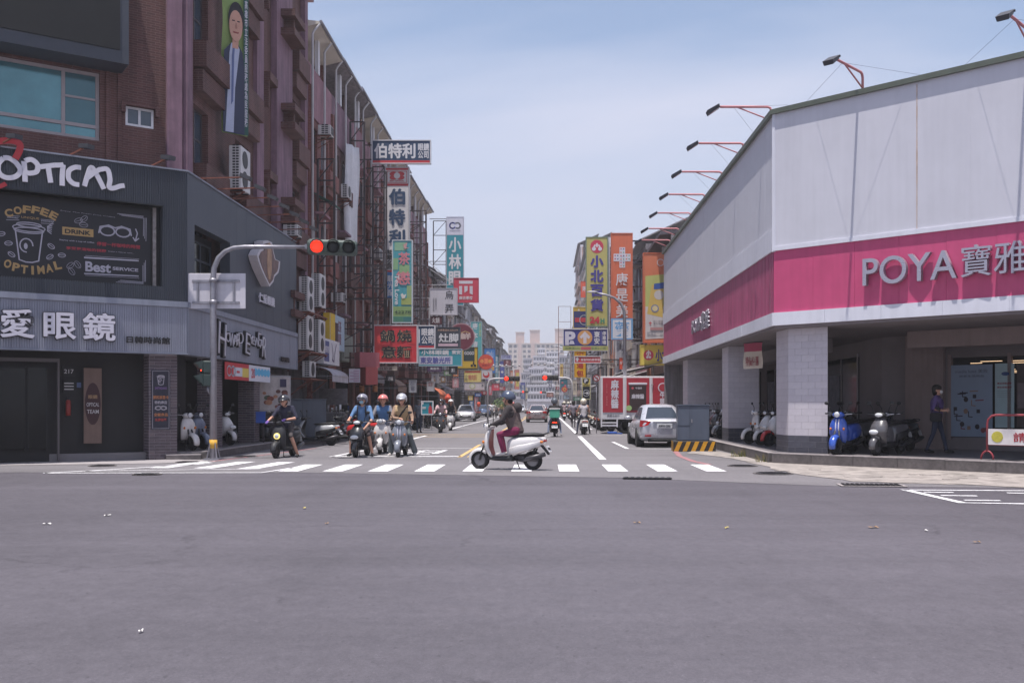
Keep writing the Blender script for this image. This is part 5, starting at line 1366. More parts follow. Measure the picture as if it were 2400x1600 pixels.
for q in range(22):
    x = a + (c-a)*rp.uniform(.06, .86); z = z0_ + (z1_-z0_)*rp.uniform(.04, .68); kind = q % 4; b = B()
    if kind == 0: ring_poly(b, [(x, z + .14), (x, z), (x + .1, z - .01)], .025, -WI - .034)
    elif kind == 1: ring_poly(b, [(x, z), (x + .2, z + .01)], .03, -WI - .0345)
    elif kind == 2: b.box(x, -WI - .035, z, x + .09, -WI - .033, z + .1)
    else: b.prism([(x + math.cos(t*math.pi/6)*.06, z + math.sin(t*math.pi/6)*.07) for t in range(12)], -WI - .036, -WI - .034)
    b.build('tool_print', inks[(0, 0, 0, 1, 2)[q % 5]], ps)
ps2 = thing('window_poster', 'narrow mint poster with a blue oval mark beside the tool poster', 'poster', RF_O, RF.rz)
a, c, z0_, z1_ = rfq(2333, 852, 2378, 1002)
B().box(a, -WI - .03, z0_, c, -WI - .02, z1_).build('sheet', M('poster_mint', (166, 190, 196), .5, var=.05), ps2)
B().prism([((a+c)/2 + .02 + math.cos(t*math.pi/8)*.1, z1_ - .27 + math.sin(t*math.pi/8)*.05) for t in range(16)], -WI - .036, -WI - .033).build('mark', M('mark_blue', (52, 78, 130), .5, var=0), ps2)
for q in range(2): text('歡迎蒞臨選購', M('mark_red', (150, 70, 80), .6, var=0), ps2, (a+c)/2, z1_ - .52 - q*.1, (c-a)*.75, .05, y=-WI - .035)
for q in range(4): B().box(a + .05, -WI - .034, z1_ - .72 - q*.05, c - .05, -WI - .032, z1_ - .715 - q*.05).build('line', MATS['poster_ink'], ps2)
ps3 = thing('window_poster', 'dark brown poster at the right frame edge behind the barrier', 'poster', RF_O, RF.rz)
a, c, z0_, z1_ = rfq(2384, 852, 2440, 1002)
B().box(a, -WI - .03, z0_, c, -WI - .02, z1_).build('sheet', M('poster_brown', (74, 62, 62), .5, var=.4, scale=3), ps3); B().box(a + .02, -WI - .036, z0_ + .5, c, -WI - .033, z1_ - .5).build('print', M('poster_taupe', (108, 96, 100), .5, var=.3), ps3)
# lettering
m_chr = M('letter_silver', (176, 172, 184), 0.28, metal=0.55, var=0.06)
def rsign(name, label, body, fr, x0, yb0, x1, yt0, w, depth, off, h=None):
    ua, zb = fr.at(x0, yb0, w); ub = fr.at(x1, yb0, w)[0]; zt_ = fr.at(x0, yt0, w)[1]
    t = thing(name, label, 'sign', fr.pt((ua+ub)/2, w, (zb+zt_)/2), fr.rz)
    text(body, m_chr, t, 0, 0, abs(ub-ua), zt_-zb, y=0, depth=depth, offset=off, name='letters')
    return t
rsign('shop_sign', 'raised silver Latin letters on the pink band', 'POYA', RF, 2024, 671, 2244, 607, .10, .12, .004)
rsign('shop_sign', 'raised silver Chinese characters at the right end of the pink band', '寶雅', RF, 2254, 651, 2408, 577, .10, .12, .002)
rsign('shop_sign', 'small white letters on the pink street-side band', 'POYA寶雅', RS, 1622, 786, 1662, 745, .06, .05, .01)
# step warning plate
a, z_ = RF.at(2182, 1083, .14); c, z2 = RF.at(2218, 1094, .14)
t = thing('warning_plate', 'small red plate with white characters on the kerb face', 'sign', RF.pt(a, .145, z2), RF.rz)
B().box(0, -.008, 0, c - a, .0, z_ - z2).build('plate', M('plate_red', (188, 52, 52), .6, var=.1), t); text('小心階梯', m_ltw, t, (c-a)/2, (z_-z2)/2, (c-a)*.8, (z_-z2)*.6, y=-.012)
# red barrier
t = thing('barrier', 'red tube barrier with a white no-stopping board at the right frame edge', 'barrier', RF.pt(RF.at(2309, 1070, .0)[0], -.12, .25), RF.rz)
m_rbar = M('barrier_red', (142, 60, 68), .5, var=.15)
B().tube([(0, 0, .18), (0, 0, .78), (.02, 0, .88), (.10, 0, .96), (.2, 0, .98), (2.0, 0, .98), (2.1, 0, .9), (2.12, 0, .8), (2.12, 0, .18)], .025).build('frame', m_rbar, t)
for x in (0, 2.12): B().tube([(x - .13*math.cos(a*math.pi/8), -.0 + .22*0, .02 + .18*math.sin(a*math.pi/8)) for a in range(9)], .022).build('foot', m_rbar, t)
B().box(.03, -.03, .34, 2.1, -.012, .68).build('board', M('barrier_board', (212, 206, 206), .5, var=.1), t); B().tube([(0, 0, .34), (2.12, 0, .34)], .015).build('rail', m_rbar, t)
text('請勿停車', m_red, t, 1.1, .51, 1.1, .2, y=-.034)
B().prism([(.22 + math.cos(a*math.pi/8)*.12, .51 + math.sin(a*math.pi/8)*.12) for a in range(16)], -.036, -.031).build('mark', M('mark_yellowgreen', (186, 176, 72), .6, var=.3, scale=10), t)
# cloth banner between the columns
t = thing('hanging_banner', 'small pink and cream cloth banner hanging in the arcade', 'banner', (6.3, 30.2, 2.78), R(-58))
rows = [[(-.5 + c*.2, .03*math.sin(c*1.9 + a), .75 - a*.18) for c in range(6)] for a in range(7)]
b = B(); b.loft(rows, 0, True, cap=False, closed=False, mf=lambda a, k: 0 if a < 2 else 1); b.build('cloth', [M('banner_pinkred', (168, 74, 98), .8, var=.1), M('banner_cream', (202, 190, 176), .8, var=.1)], t)
text('特價優惠', MATS['mark_red'], t, 0, -.02, .7, .4, y=-.05); B().bar((-.5, 0, .76), (.5, 0, .76), .02).build('rod', m_steel, t)
t.scale = (.8, .8, .72)

# ---- parapet floodlights
FL = {}
def flood_parts():
    if FL: return FL
    b = B(); b.tube([(0, 0, -.25), (0, 0, .32), (0, -.03, .40), (0, -.10, .43), (0, -1.35, .43)], .032, 8); FL['post'] = b.mesh('arm', m_salm)
    b = B(); b.tube([(0, -.02, .08), (0, -.9, .42)], .02, 6); FL['brace'] = b.mesh('brace', m_salm)
    md_ = MATS['floodlight_dark']
    b = B(); i = b.add([(-.2, -1.40, .50), (.2, -1.40, .50), (.2, -1.86, .24), (-.2, -1.86, .24), (-.15, -1.36, .38), (.15, -1.36, .38), (.17, -1.80, .10), (-.17, -1.80, .10)])
    for q in ((0,1,2,3),(7,6,5,4),(0,4,5,1),(1,5,6,2),(2,6,7,3),(3,7,4,0)): b.face([i+k for k in q])
    FL['lamp_head'] = b.mesh('lamp_head', md_)
    b = B(); i = b.add([(-.14, -1.37, .372), (.14, -1.37, .372), (.155, -1.79, .098), (-.155, -1.79, .098)]); b.face((i+3, i+2, i+1, i)); FL['lens'] = b.mesh('lens', m_glassb)
    b = B().tube([(-.22, -1.42, .44), (.22, -1.42, .44)], .035, 8); FL['hinge'] = b.mesh('hinge', md_)
    return FL
def flood(label, p, rz, wires):
    t = thing('parapet_floodlight', label, 'floodlight', p, rz, 'floodlights on the parapet of the pink shop')
    for k, me in flood_parts().items():
        if k in ('post', 'brace'): put('arm' if k == 'post' else k, me, t)
        else: put(k, me, t, (0, -1.38*.32, .45*.32), None, (.68, .68, .68))
    for (x, y, z) in wires: B().tube([(0, -1.0, .43), (x, y, z)], .003, 5).build('guy_wire', m_steel, t)
    return t
for k, Y in enumerate((26.2, 29.85, 33.5, 37.1, 40.7, 44.3, 47.4)):
    flood('floodlight on a pink arm over the street side, %s from the corner' % ORD[k], (5.95, Y, ZT + .13), R(-90), [(-1.7, .05, 0), (1.6, .05, 0)])
ua = RF.at(2015, 217)[0]
flood('floodlight on a pink arm over the pink shop front', RF.pt(ua, -.15, ZT + .13), RF.rz, [(1.6, .05, 0), (-1.6, .05, 0)])
flood('floodlight on a pink arm at the top right corner of the photo', RF.pt(ua + 3.75, -.15, ZT + .13), RF.rz, [(-1.5, .05, 0), (1.6, .05, 0)])

# ---- electricity cabinet on a striped plinth
p0 = G(1583, 1058)
t = thing('electric_cabinet', 'grey electricity cabinet on a yellow and black striped plinth beside the silver car', 'cabinet', (p0.x, p0.y, 0), R(-3))
m_cab = M('cabinet_blue_grey', (84, 92, 108), .45, var=.1, scale=2, streak=.15)
B().bbox(.08, .12, .34, 1.06, .75, 1.42, .015).build('casing', m_cab, t); B().box(.06, .10, 1.42, 1.08, .77, 1.46).build('lid', m_cab, t)
B().box(.45, .112, .40, .455, .119, 1.38).box(.08, .112, .80, .45, .119, .806).build('door_seam', m_black, t)
B().box(.50, .105, .9, .53, .118, 1.0).build('handle', m_alu, t)
B().bbox(-.06, 0, 0, 1.24, .95, .33, .02).build('plinth', M('plinth_black', (44, 42, 44), .7, var=.3, scale=6), t)
m_yel = M('hazard_yellow', (202, 146, 36), .6, var=.25, scale=7)
for k in range(5):
    x = .02 + k * .26; poly = [(x - .06 if k else -.05, .015), (x + .07, .015), (min(x + .2, 1.23), .315), (x + .07, .315)]
    B().prism(poly, -.004, .0).build('stripe', m_yel, t)
for k in range(3): B().box(-.064, .1 + k*.3, .01, -.0605, .22 + k*.3, .32).build('stripe', m_yel, t)
# grass in the kerb corner
m_gr = M('weed_dry', (136, 120, 78), .8, var=.4, scale=12); m_gg = M('weed_green', (84, 98, 50), .8, var=.4, scale=12)
def weeds(label, p, n, s_, mats):
    t = B(); rw = random.Random(n)
    for k in range(n):
        a = rw.uniform(0, 6.28); r_ = rw.uniform(0, s_); x, y = math.cos(a)*r_*1.6, math.sin(a)*r_*.5; h = rw.uniform(.08, .28); lx, ly = rw.uniform(-.12, .12), rw.uniform(-.1, .1)
        i = t.add([(x - .006, y, 0), (x + .006, y, 0), (x + lx*.5 + .004, y + ly*.5, h*.7), (x + lx*.5 - .004, y + ly*.5, h*.7), (x + lx, y + ly, h)])
        t.face((i, i+1, i+2, i+3), rw.randrange(2)); t.face((i+3, i+2, i+4), rw.randrange(2))
    o = t.build('weed_tuft', mats, None, p); tag(o, label, 'weeds'); o['kind'] = 'stuff'; return o
q = G(1808, 1083); weeds('dry grass tuft at the kerb corner below the tiled column', (q.x, q.y - .05, .0), 130, .26, [m_gr, m_gg])
q = G(1740, 1071); weeds('thin weeds along the kerb beside the striped plinth', (q.x, q.y, .0), 60, .2, [m_gr, m_gg])
q = G(378, 1073.5); weeds('few green weeds at the foot of the brick pillar', (q.x, q.y - .08, .0), 16, .06, [m_gg, m_gg])
# ================================================================ SIGNBOARDS OVER THE STREET
SM = {}
def sm(c, rough=.5, var=.06):
    k = (c, rough)
    if k not in SM: SM[k] = M('sign_paint_%02x%02x%02x' % c, c, rough, var=var, scale=1.5, streak=0.08)
    return SM[k]
W_ = (212, 210, 214); NAVY = (44, 66, 96); REDS = (186, 54, 62); TEAL = (58, 146, 160); INK = (38, 36, 40)
class Sign:
    def __init__(s, label, x0, y0, x1, y1, Y, face, frame=(150, 148, 154), d=0.22, fw=0.05, arm=None, group=None, name='signboard'):
        a = P(x0, y1, Y); c = P(x1, y0, Y); s.w, s.h, s.Y = c.x - a.x, c.z - a.z, Y; s.d = d
        s.t = thing(name, label, 'sign', (a.x, Y, a.z), 0, group)
        if fw:
            f = min(fw, s.w*.08); w, h = s.w, s.h
            B().box(0, -.02, 0, w, d, f).build('frame', sm(frame), s.t); B().box(0, -.02, h - f, w, d, h).build('frame', sm(frame), s.t)
            B().box(0, -.02, f, f, d, h - f).build('frame', sm(frame), s.t); B().box(w - f, -.02, f, w, d, h - f).build('frame', sm(frame), s.t)
            B().box(f, 0, f, w - f, d - .01, h - f).build('face', sm(face), s.t)
        else: B().bbox(0, 0, 0, s.w, d, s.h, .012).build('face', sm(face), s.t)
        if arm and a.z < 1.75:
            for q in (.12, .88): B().box(s.w*q - .025, d*.4, .1 - a.z, s.w*q + .025, d*.6, .0).build('leg', m_steel, s.t)
        elif arm:
            for zz in (arm[1:] or (.2, .8)):
                B().bar((arm[0] - a.x, d/2, s.h*zz), (0 if arm[0] < a.x else s.w, d/2, s.h*zz), .05).build('arm', arm_m[0], s.t)
        s.k = 0
    def lay(s): s.k += 1; return -.004 - .0022*s.k
    def tx(s, body, col, x0, y0, x1, y1, v=False, off=.02, line=1.0):
        return text(body, sm(col), s.t, s.w*(x0+x1)/2, s.h*(1-(y0+y1)/2), s.w*(x1-x0), s.h*(y1-y0), y=s.lay(), offset=off, vertical=v, line=line)
    def box(s, col, x0, y0, x1, y1, name='print'):
        y = s.lay(); return B().box(s.w*x0, y, s.h*(1-y1), s.w*x1, y + .0015, s.h*(1-y0)).build(name, sm(col), s.t)
    def poly(s, col, pts, name='print'):
        y = s.lay(); pp = [(s.w*x, s.h*(1-z)) for x, z in pts]
        ar = sum(pp[k][0]*pp[(k+1) % len(pp)][1] - pp[(k+1) % len(pp)][0]*pp[k][1] for k in range(len(pp)))
        return B().prism(pp if ar > 0 else pp[::-1], y, y + .0015).build(name, sm(col), s.t)
    def disc(s, col, cx, cy, r, n=20, ry=None, name='print'):       # r relative to width
        R_ = s.w*r; Rz = R_ if ry is None else s.h*ry; y = s.lay()
        return B().prism([(s.w*cx + math.cos(2*math.pi*k/n)*R_, s.h*(1-cy) + math.sin(2*math.pi*k/n)*Rz) for k in range(n)], y, y + .0015).build(name, sm(col), s.t)
    def line(s, col, pts, wd, closed=False):
        b = B(); ring_poly(b, [(s.w*x, s.h*(1-z)) for x, z in pts], wd, s.lay(), closed=closed); return b.build('print', sm(col), s.t)
arm_m = [m_steel]
XA = -9.9
# --- left side, from the crossing outwards
s = Sign('navy sign with white characters and red stripe on top of the tall white sign', 871, 328, 1010, 384, 54, NAVY, W_, arm=(XA,))
s.tx('伯特利', W_, .04, .14, .74, .78, off=.035); s.tx('眼鏡\n公司', W_, .78, .14, .97, .78, off=.03); s.box(REDS, .02, .86, .98, .97)
s = Sign('tall white sign with navy characters and red emblem above the turquoise sign', 902, 391, 959, 700, 54.2, (206, 202, 202), (178, 174, 176), d=.35)
s.box(REDS, .04, .01, .96, .025); s.box(REDS, .04, .128, .96, .145); s.line(REDS, [(.1, .035), (.9, .035), (.9, .12), (.1, .12)], .03, True)
for (cx, cy) in ((.36, .055), (.64, .055), (.36, .082), (.64, .082)): s.disc(REDS, cx, cy, .17, 12, .017)
s.disc((206, 202, 202), .5, .068, .13, 12); s.tx('BEST OPTICAL', REDS, .2, .102, .8, .112, off=.03)
for k, ch in enumerate('伯特利'): s.tx(ch, NAVY, .16, .165 + k*.155, .84, .29 + k*.155, off=.045)
s.tx('眼鏡公司', INK, .05, .63, .45, .78, True, off=.03); s.box((58, 118, 176), .04, .80, .5, 1.0); s.tx('驗光配', W_, .1, .82, .4, .98, True)
s.box(REDS, .04, .785, .5, .797)
s = Sign('turquoise and green vertical tea shop sign with pink characters', 919, 562, 967, 757, 50, (76, 152, 164), (190, 196, 200), arm=(XA, .3, .7))
rq = random.Random(2)
for (x0, y0, x1, y1, c) in ((.12, .03, .7, .13, (136, 176, 146)), (.0, .22, .3, .36, (130, 168, 128)), (.35, .30, .85, .40, (140, 172, 126)), (.72, .55, 1, .78, (140, 164, 116)), (.45, .70, 1.0, .78, (156, 168, 98)), (.03, .80, .97, .92, (132, 158, 104)), (.03, .92, .97, .985, (76, 128, 108)), (.55, .93, .97, .985, (54, 112, 112))): s.box(c, max(x0, .05), y0, min(x1, .95), y1)
s.tx('茶', (206, 128, 138), .3, .15, .88, .30, off=.02); s.tx('戀', (206, 128, 138), .2, .38, .9, .54, off=.02)
o = text('Tea Love', sm(W_), s.t, s.w*.24, s.h*.40, s.h*.36, s.w*.22, y=s.lay(), offset=.02, rot=(0, R(90), 0)); s.tx('42278', (60, 80, 66), .12, .85, .92, .885, off=.01)
s.poly((214, 206, 200), [(.42, .66), (.5, .64), (.58, .665), (.7, .65), (.62, .7), (.5, .71)]); s.poly((196, 150, 150), [(.55, .06), (.75, .03), (.7, .09), (.85, .1), (.6, .11)])
s = Sign('red square noodle shop sign with dark calligraphic characters', 875, 761, 979, 851, 47, (190, 52, 60), (196, 190, 194), arm=(XA, .15, .9), d=.3)
s.box((200, 62, 62), .04, .3, .18, .9); s.box((200, 62, 62), .78, .2, .95, .5)
for ch, x, z in (('鍋', .15, .13), ('燒', .53, .13), ('意', .18, .55), ('麵', .52, .55)):
    s.tx(ch, (196, 176, 140), x, z, x + .34, z + .32, off=.045); s.tx(ch, INK, x, z, x + .34, z + .32, off=.02)
s = Sign('navy sign with white characters and red stripe beside the red noodle sign', 930, 762, 1020, 817, 52, NAVY, W_, arm=(XA,))
s.tx('利', W_, .30, .15, .60, .78, off=.03); s.tx('眼鏡\n公司', W_, .64, .12, .97, .80, off=.03); s.box((176, 58, 70), .02, .87, .98, .98)
s = Sign('teal optician sign with a white lower panel above the street stalls', 981, 817, 1083, 858, 57, TEAL, (150, 170, 180), arm=(XA, .5))
s.box((196, 194, 208), .02, .42, .78, .90); s.tx('小林眼鏡', W_, .06, .06, .70, .36, off=.03); s.tx('東安', W_, .76, .08, .97, .32, off=.03); s.tx('東安驗光所', (90, 92, 160), .04, .47, .74, .85, off=.02)
s = Sign('dark grey sign with white kitchen characters', 1020, 766, 1079, 816, 66, (62, 66, 78), (84, 84, 92), arm=(XA, .3, .7))
s.tx('灶脚', W_, .14, .30, .92, .72, off=.03); s.box((206, 176, 190), .12, .78, .9, .9); s.tx('外帶專線06-2002379', (196, 160, 140), .1, .1, .9, .2, off=.01)
s = Sign('white square sign with brushed black characters', 1007, 675, 1072, 738, 70, (196, 192, 200), (184, 180, 188), arm=(XA, .3, .7), d=.3)
s.tx('烏', INK, .55, .10, .86, .42, off=.0); s.tx('弄', INK, .55, .60, .86, .92, off=.0); s.tx('古早味原味茶飲', (110, 106, 112), .12, .36, .17, .86, True, off=.0); s.tx('烏龍茶專門店', (110, 106, 112), .20, .36, .25, .8, True, off=.0)
arm_m[0] = m_pipe
s = Sign('coral red square tea sign with a white gate mark', 1063, 651, 1122, 709, 75, (196, 62, 82), (180, 60, 78), d=.25, arm=(XA, .72))
arm_m[0] = m_steel
s.box((206, 200, 208), .22, .12, .76, .24); s.poly((206, 200, 208), [(.22, .33), (.34, .33), (.34, .68), (.22, .66)]); s.poly((206, 200, 208), [(.43, .33), (.56, .33), (.56, .52), (.43, .60)]); s.poly((206, 200, 208), [(.64, .33), (.76, .33), (.76, .68), (.64, .63)])
s.tx('麻古茶坊', W_, .22, .74, .76, .88, off=.03)
for z in (3.6, 5.0): B().bar((XA - s.t.location.x, .1, s.h*.72 + z*.55), (0, .1, s.h*.74), .045).build('stay', m_pipe, s.t)
s = Sign('tall teal and white vertical optician sign against the sky', 1046, 508, 1087, 716, 85, (46, 138, 152), (186, 184, 196), d=.35, arm=(XA, .5, .98))
s.box((204, 202, 214), .02, .0, .98, .205)
for k in range(14):
    a = math.radians(40 + k*21); 
s.line((84, 92, 186), [(.36 + math.cos(a)*.16, .10 + math.sin(a)*.032) for a in [math.radians(30 + k*22) for k in range(14)]], .12); s.line((168, 170, 190), [(.64 + math.cos(a)*.16, .10 + math.sin(a)*.032) for a in [math.radians(-150 + k*22) for k in range(14)]], .12)
s.tx('KOBAYASHI', (130, 130, 150), .2, .15, .8, .165, off=.01)
for k, ch in enumerate('小林眼鏡'): s.tx(ch, W_, .14, .23 + k*.19, .86, .40 + k*.19, off=.03)
s = Sign('round maroon sign half hidden behind the dark grey sign', 1049, 757, 1113, 821, 72, (112, 50, 66), fw=0, name='round_sign', d=.25)
for ch in list(s.t.children): bpy.data.objects.remove(ch)
def disc_sign(s, face, rim, n=28):
    R_ = s.w/2
    B().cyl((R_, 0, R_), (R_, s.d, R_), R_, n=n, sm=False).build('rim', sm(rim), s.t); B().cyl((R_, -.012, R_), (R_, -.001, R_), R_*.93, n=n, sm=False).build('face', sm(face), s.t); s.k = 4
disc_sign(s, (112, 50, 66), (176, 140, 146)); B().bar((XA - s.t.location.x, .1, s.h*.5), (0, .1, s.h*.5), .06).build('arm', m_steel, s.t); s.tx('鮮', (200, 180, 176), .45, .36, .86, .60, off=.03); s.line((196, 160, 110), [(.5, .36), (.65, .3), (.8, .36)], .06)
s = Sign('dark green panel sign with white letters over a yellow band with a cyclist', 1072, 813, 1120, 866, 78, (206, 172, 62), (96, 90, 60), arm=(XA, .5))
s.box((44, 60, 62), .3, .0, .84, .62); s.tx('GOGO', W_, .34, .2, .82, .34, off=.03); s.box(INK, .02, .93, .98, 1.0)
s.disc(INK, .70, .82, .06, 12); s.disc(INK, .86, .82, .06, 12); s.poly(INK, [(.74, .8), (.78, .62), (.82, .62), (.84, .8), (.79, .78)]); s.disc(INK, .80, .58, .035, 10)
s = Sign('teal vertical pharmacy sign with white characters', 1103, 753, 1130, 842, 95, (86, 164, 168), (170, 186, 190), arm=(XA, .5, .9))
for k, ch in enumerate('康本濟藥'): s.tx(ch, W_, .14, .04 + k*.24, .62, .22 + k*.24, off=.02)
s.tx('處方調劑', (186, 200, 150), .72, .04, .92, .40, True, off=.01)
s = Sign('round orange juice sign hanging among the distant signs', 1121, 830, 1157, 866, 90, (210, 84, 62), fw=0, name='round_sign', d=.2, arm=(XA, .5))
for ch in list(s.t.children): bpy.data.objects.remove(ch)
disc_sign(s, (206, 82, 62), (200, 70, 56)); s.box((230, 138, 92), .4, .28, .62, .6); s.disc((226, 150, 90), .24, .45, .12, 14); s.disc((226, 160, 80), .76, .45, .12, 14); s.tx('鮮果汁', (150, 54, 50), .25, .66, .75, .76)
B().bar((XA - s.t.location.x, .1, s.h*.5), (0, .1, s.h*.5), .06).build('arm', m_steel, s.t)
SMALL = [  # label, px box, Y, face, list of prints
 ('blue sign with a white sketch behind the round orange sign', 1135, 816, 1161, 874, 105, (66, 122, 186), [('t', '中山', W_, .2, .1, .8, .4), ('b', (200, 150, 90), .6, .6, .9, .9)]),
 ('small purple sign under the teal optician sign', 1001, 856, 1036, 871, 60, (92, 70, 100), [('t', '黃昏市', W_, .2, .3, .8, .7)]),
 ('yellow sign with red and white stripes over the market', 1088, 868, 1128, 895, 86, (214, 196, 124), [('b', (196, 70, 72), .05, .0, .95, .18), ('t', '鴨肉麵', (190, 110, 96), .25, .35, .75, .85), ('t', '小吃', (120, 110, 100), .04, .35, .2, .9, True)]),
 ('pale sign with a round green logo over the market', 1088, 895, 1136, 914, 85, (196, 186, 190), [('d', (176, 180, 140), .4, .5, .15), ('d', (206, 202, 196), .4, .5, .1), ('b', (176, 84, 92), .0, .92, 1.0, 1.0), ('t', '冰', INK, .84, .2, .95, .6)]),
 ('white sign with a big red curl in the middle distance', 1128, 865, 1154, 888, 100, (200, 194, 198), [('d', (190, 60, 66), .45, .55, .3), ('d', (200, 194, 198), .42, .42, .2)]),
 ('pale blue-edged sign far down the left side', 1174, 831, 1199, 842, 150, (186, 186, 210), [('t', '日曬酒藏', (96, 96, 160), .1, .2, .9, .8)]),
 ('dark red square sign below the blue-edged sign', 1180, 843, 1197, 859, 148, (112, 52, 66), [('t', '福', (206, 170, 170), .35, .1, .65, .55), ('t', '福安宮', (190, 170, 176), .2, .7, .8, .9)]),
 ('narrow blue vertical sign with white discs far on the left', 1172, 846, 1182, 897, 152, (82, 92, 170), [('d', W_, .5, .2, .3), ('d', W_, .5, .5, .3), ('d', W_, .5, .8, .3)]),
 ('narrow white vertical sign with black characters far on the left', 1183, 860, 1193, 902, 151, (196, 194, 198), [('t', '西服號', INK, .15, .05, .85, .95, True)]),
 ('narrow teal vertical sign behind the blue sign', 1160, 832, 1168, 892, 130, (62, 130, 146), [('t', '家庭用品', W_, .15, .05, .85, .95, True)]),
 ('salmon vertical sign with a yellow centre far down the street', 1206, 866, 1217, 912, 200, (206, 126, 110), [('b', (214, 196, 96), .3, .15, .98, .85), ('t', '冷飲', INK, .5, .3, .8, .7, True)]),
 ('blue vertical sign at the far end of the left side', 1220, 896, 1231, 934, 230, (60, 84, 140), [('t', '電器行', W_, .2, .1, .8, .9, True), ('b', (90, 96, 170), .0, .0, 1.0, .16)]),
 ('red sign with pale lettering above the distant stalls', 1153, 899, 1170, 915, 120, (206, 70, 88), [('t', '特賣', (230, 190, 196), .3, .2, .9, .6)]),
 ('tall narrow pink sign beside the red stall sign', 1146, 903, 1153, 925, 118, (210, 110, 128), [('t', '鞋子', W_, .2, .1, .8, .9, True)]),
 ('wide red market sign over a blue stall', 1126, 916, 1144, 925, 96, (200, 64, 76), [('d', (226, 190, 186), .5, .5, .18)]),
 ('blue market sign over the stalls', 1113, 921, 1128, 929, 92, (70, 112, 176), [('t', '鮮魚', W_, .2, .2, .8, .8)]),
 ('small white hanging price board in the left market', 1011, 876, 1028, 898, 62, (186, 182, 186), [('t', '麵飯', (150, 120, 90), .3, .2, .7, .8, True)]),
 ('white hanging menu board behind the striped shirt', 1000, 893, 1018, 917, 58, (178, 174, 180), [('t', '菜單', (150, 110, 110), .2, .1, .8, .5)]),
 ('second white menu board in the dim arcade', 958, 890, 976, 920, 52, (158, 158, 166), [('t', '便當', (96, 96, 110), .2, .2, .8, .8, True)]),
 ('cream vertical sign with dark characters at the end of the left side', 1228, 908, 1236, 934, 260, (210, 196, 160), [('t', '大飯店', (96, 70, 60), .2, .1, .8, .9, True)]),
 ('pink signboard low in the left market', 1060, 886, 1075, 908, 75, (200, 150, 156), [('t', '水果行', W_, .25, .1, .75, .9, True)]),
 ('tan wooden sign above the dim market aisle', 1033, 882, 1044, 896, 64, (150, 120, 90), [('t', '茶', W_, .2, .2, .8, .8)]),
 ('dark panel sign below the teal optician sign', 1052, 858, 1072, 877, 66, (48, 48, 54), [('t', '麵', W_, .3, .25, .7, .75)]),
]
for lab, x0, y0, x1, y1, Y, c, prs in SMALL:
    s = Sign(lab, x0, y0, x1, y1, Y, c, tuple(max(0, v - 30) for v in c), d=.2, arm=(XA, .5) if x0 < 1240 and (x1 - CX)*Y/F < -5 else None, fw=.04, group='small signs of the left market street')
    for p in prs:
        if p[0] == 't': s.tx(p[1], p[2], *p[3:7], v=len(p) > 7, off=.01)
        elif p[0] == 'b': s.box(p[1], *p[2:6])
        else: s.disc(p[1], *p[2:5], n=14)

XS = [('tea stall sign in faded green over the left arcade', 1040, 868, 1058, 880, 70, (120, 150, 120), '茶行'), ('faded orange lunch box sign in the left market', 1062, 866, 1074, 882, 82, (200, 130, 80), '便當'), ('violet sign above the left stalls', 1140, 882, 1152, 892, 112, (130, 100, 160), '美髮'),
 ('long white fascia sign over the left stalls', 1090, 917, 1112, 925, 88, (196, 190, 192), '水餃'), ('yellow price sign at the left market stalls', 1097, 927, 1108, 938, 84, (206, 176, 90), '35'), ('pink standing sign by the white saloon', 1112, 930, 1122, 962, 96, (200, 140, 150), '服飾'),
 ('blue standing sign between the stalls', 1100, 938, 1110, 955, 98, (90, 130, 180), '藥'), ('red fascia sign low on the left beyond the lamps', 1168, 905, 1184, 914, 160, (186, 70, 80), '鐘錶'), ('white fascia sign beyond the red one', 1186, 908, 1202, 917, 180, (200, 196, 200), '銀樓'),
 ('green sign at the far left end', 1200, 918, 1210, 926, 210, (90, 140, 120), '水果'), ('pale vertical sign half way down the left side', 1163, 868, 1171, 896, 138, (210, 206, 208), '旅社'), ('orange vertical sign beyond the pale one', 1196, 868, 1202, 898, 186, (214, 130, 90), '眼科'),
 ('dark menu sign in the left arcade behind the pink helmet', 905, 880, 925, 894, 50, (70, 64, 70), '滷味'), ('cream fascia sign above the grey awning', 880, 858, 930, 868, 51, (190, 180, 170), '自助餐'), ('maroon sign behind the white square sign', 1006, 741, 1036, 760, 73, (96, 56, 66), '火鍋'),
 ('white fascia sign above the right shops', 1426, 850, 1446, 862, 64, (200, 190, 180), '早餐'), ('green fascia sign on the right beyond the parking sign', 1344, 930, 1362, 938, 90, (110, 150, 130), '水電'), ('pale blue fascia sign low on the right', 1322, 926, 1338, 934, 120, (170, 190, 206), '牙科')]
for lab, x0, y0, x1, y1, Y, c, tx_ in XS:
    s = Sign(lab, x0, y0, x1, y1, Y, c, tuple(max(0, v - 25) for v in c), d=.18, fw=.04, group='small signs of the market street', arm=((XA if x0 < 1240 else 6.3), .5))
    s.tx(tx_, W_ if sum(c) < 520 else (110, 80, 84), .2, .15, .8, .85, v=(y1 - y0) > (x1 - x0)*1.4, off=.01)
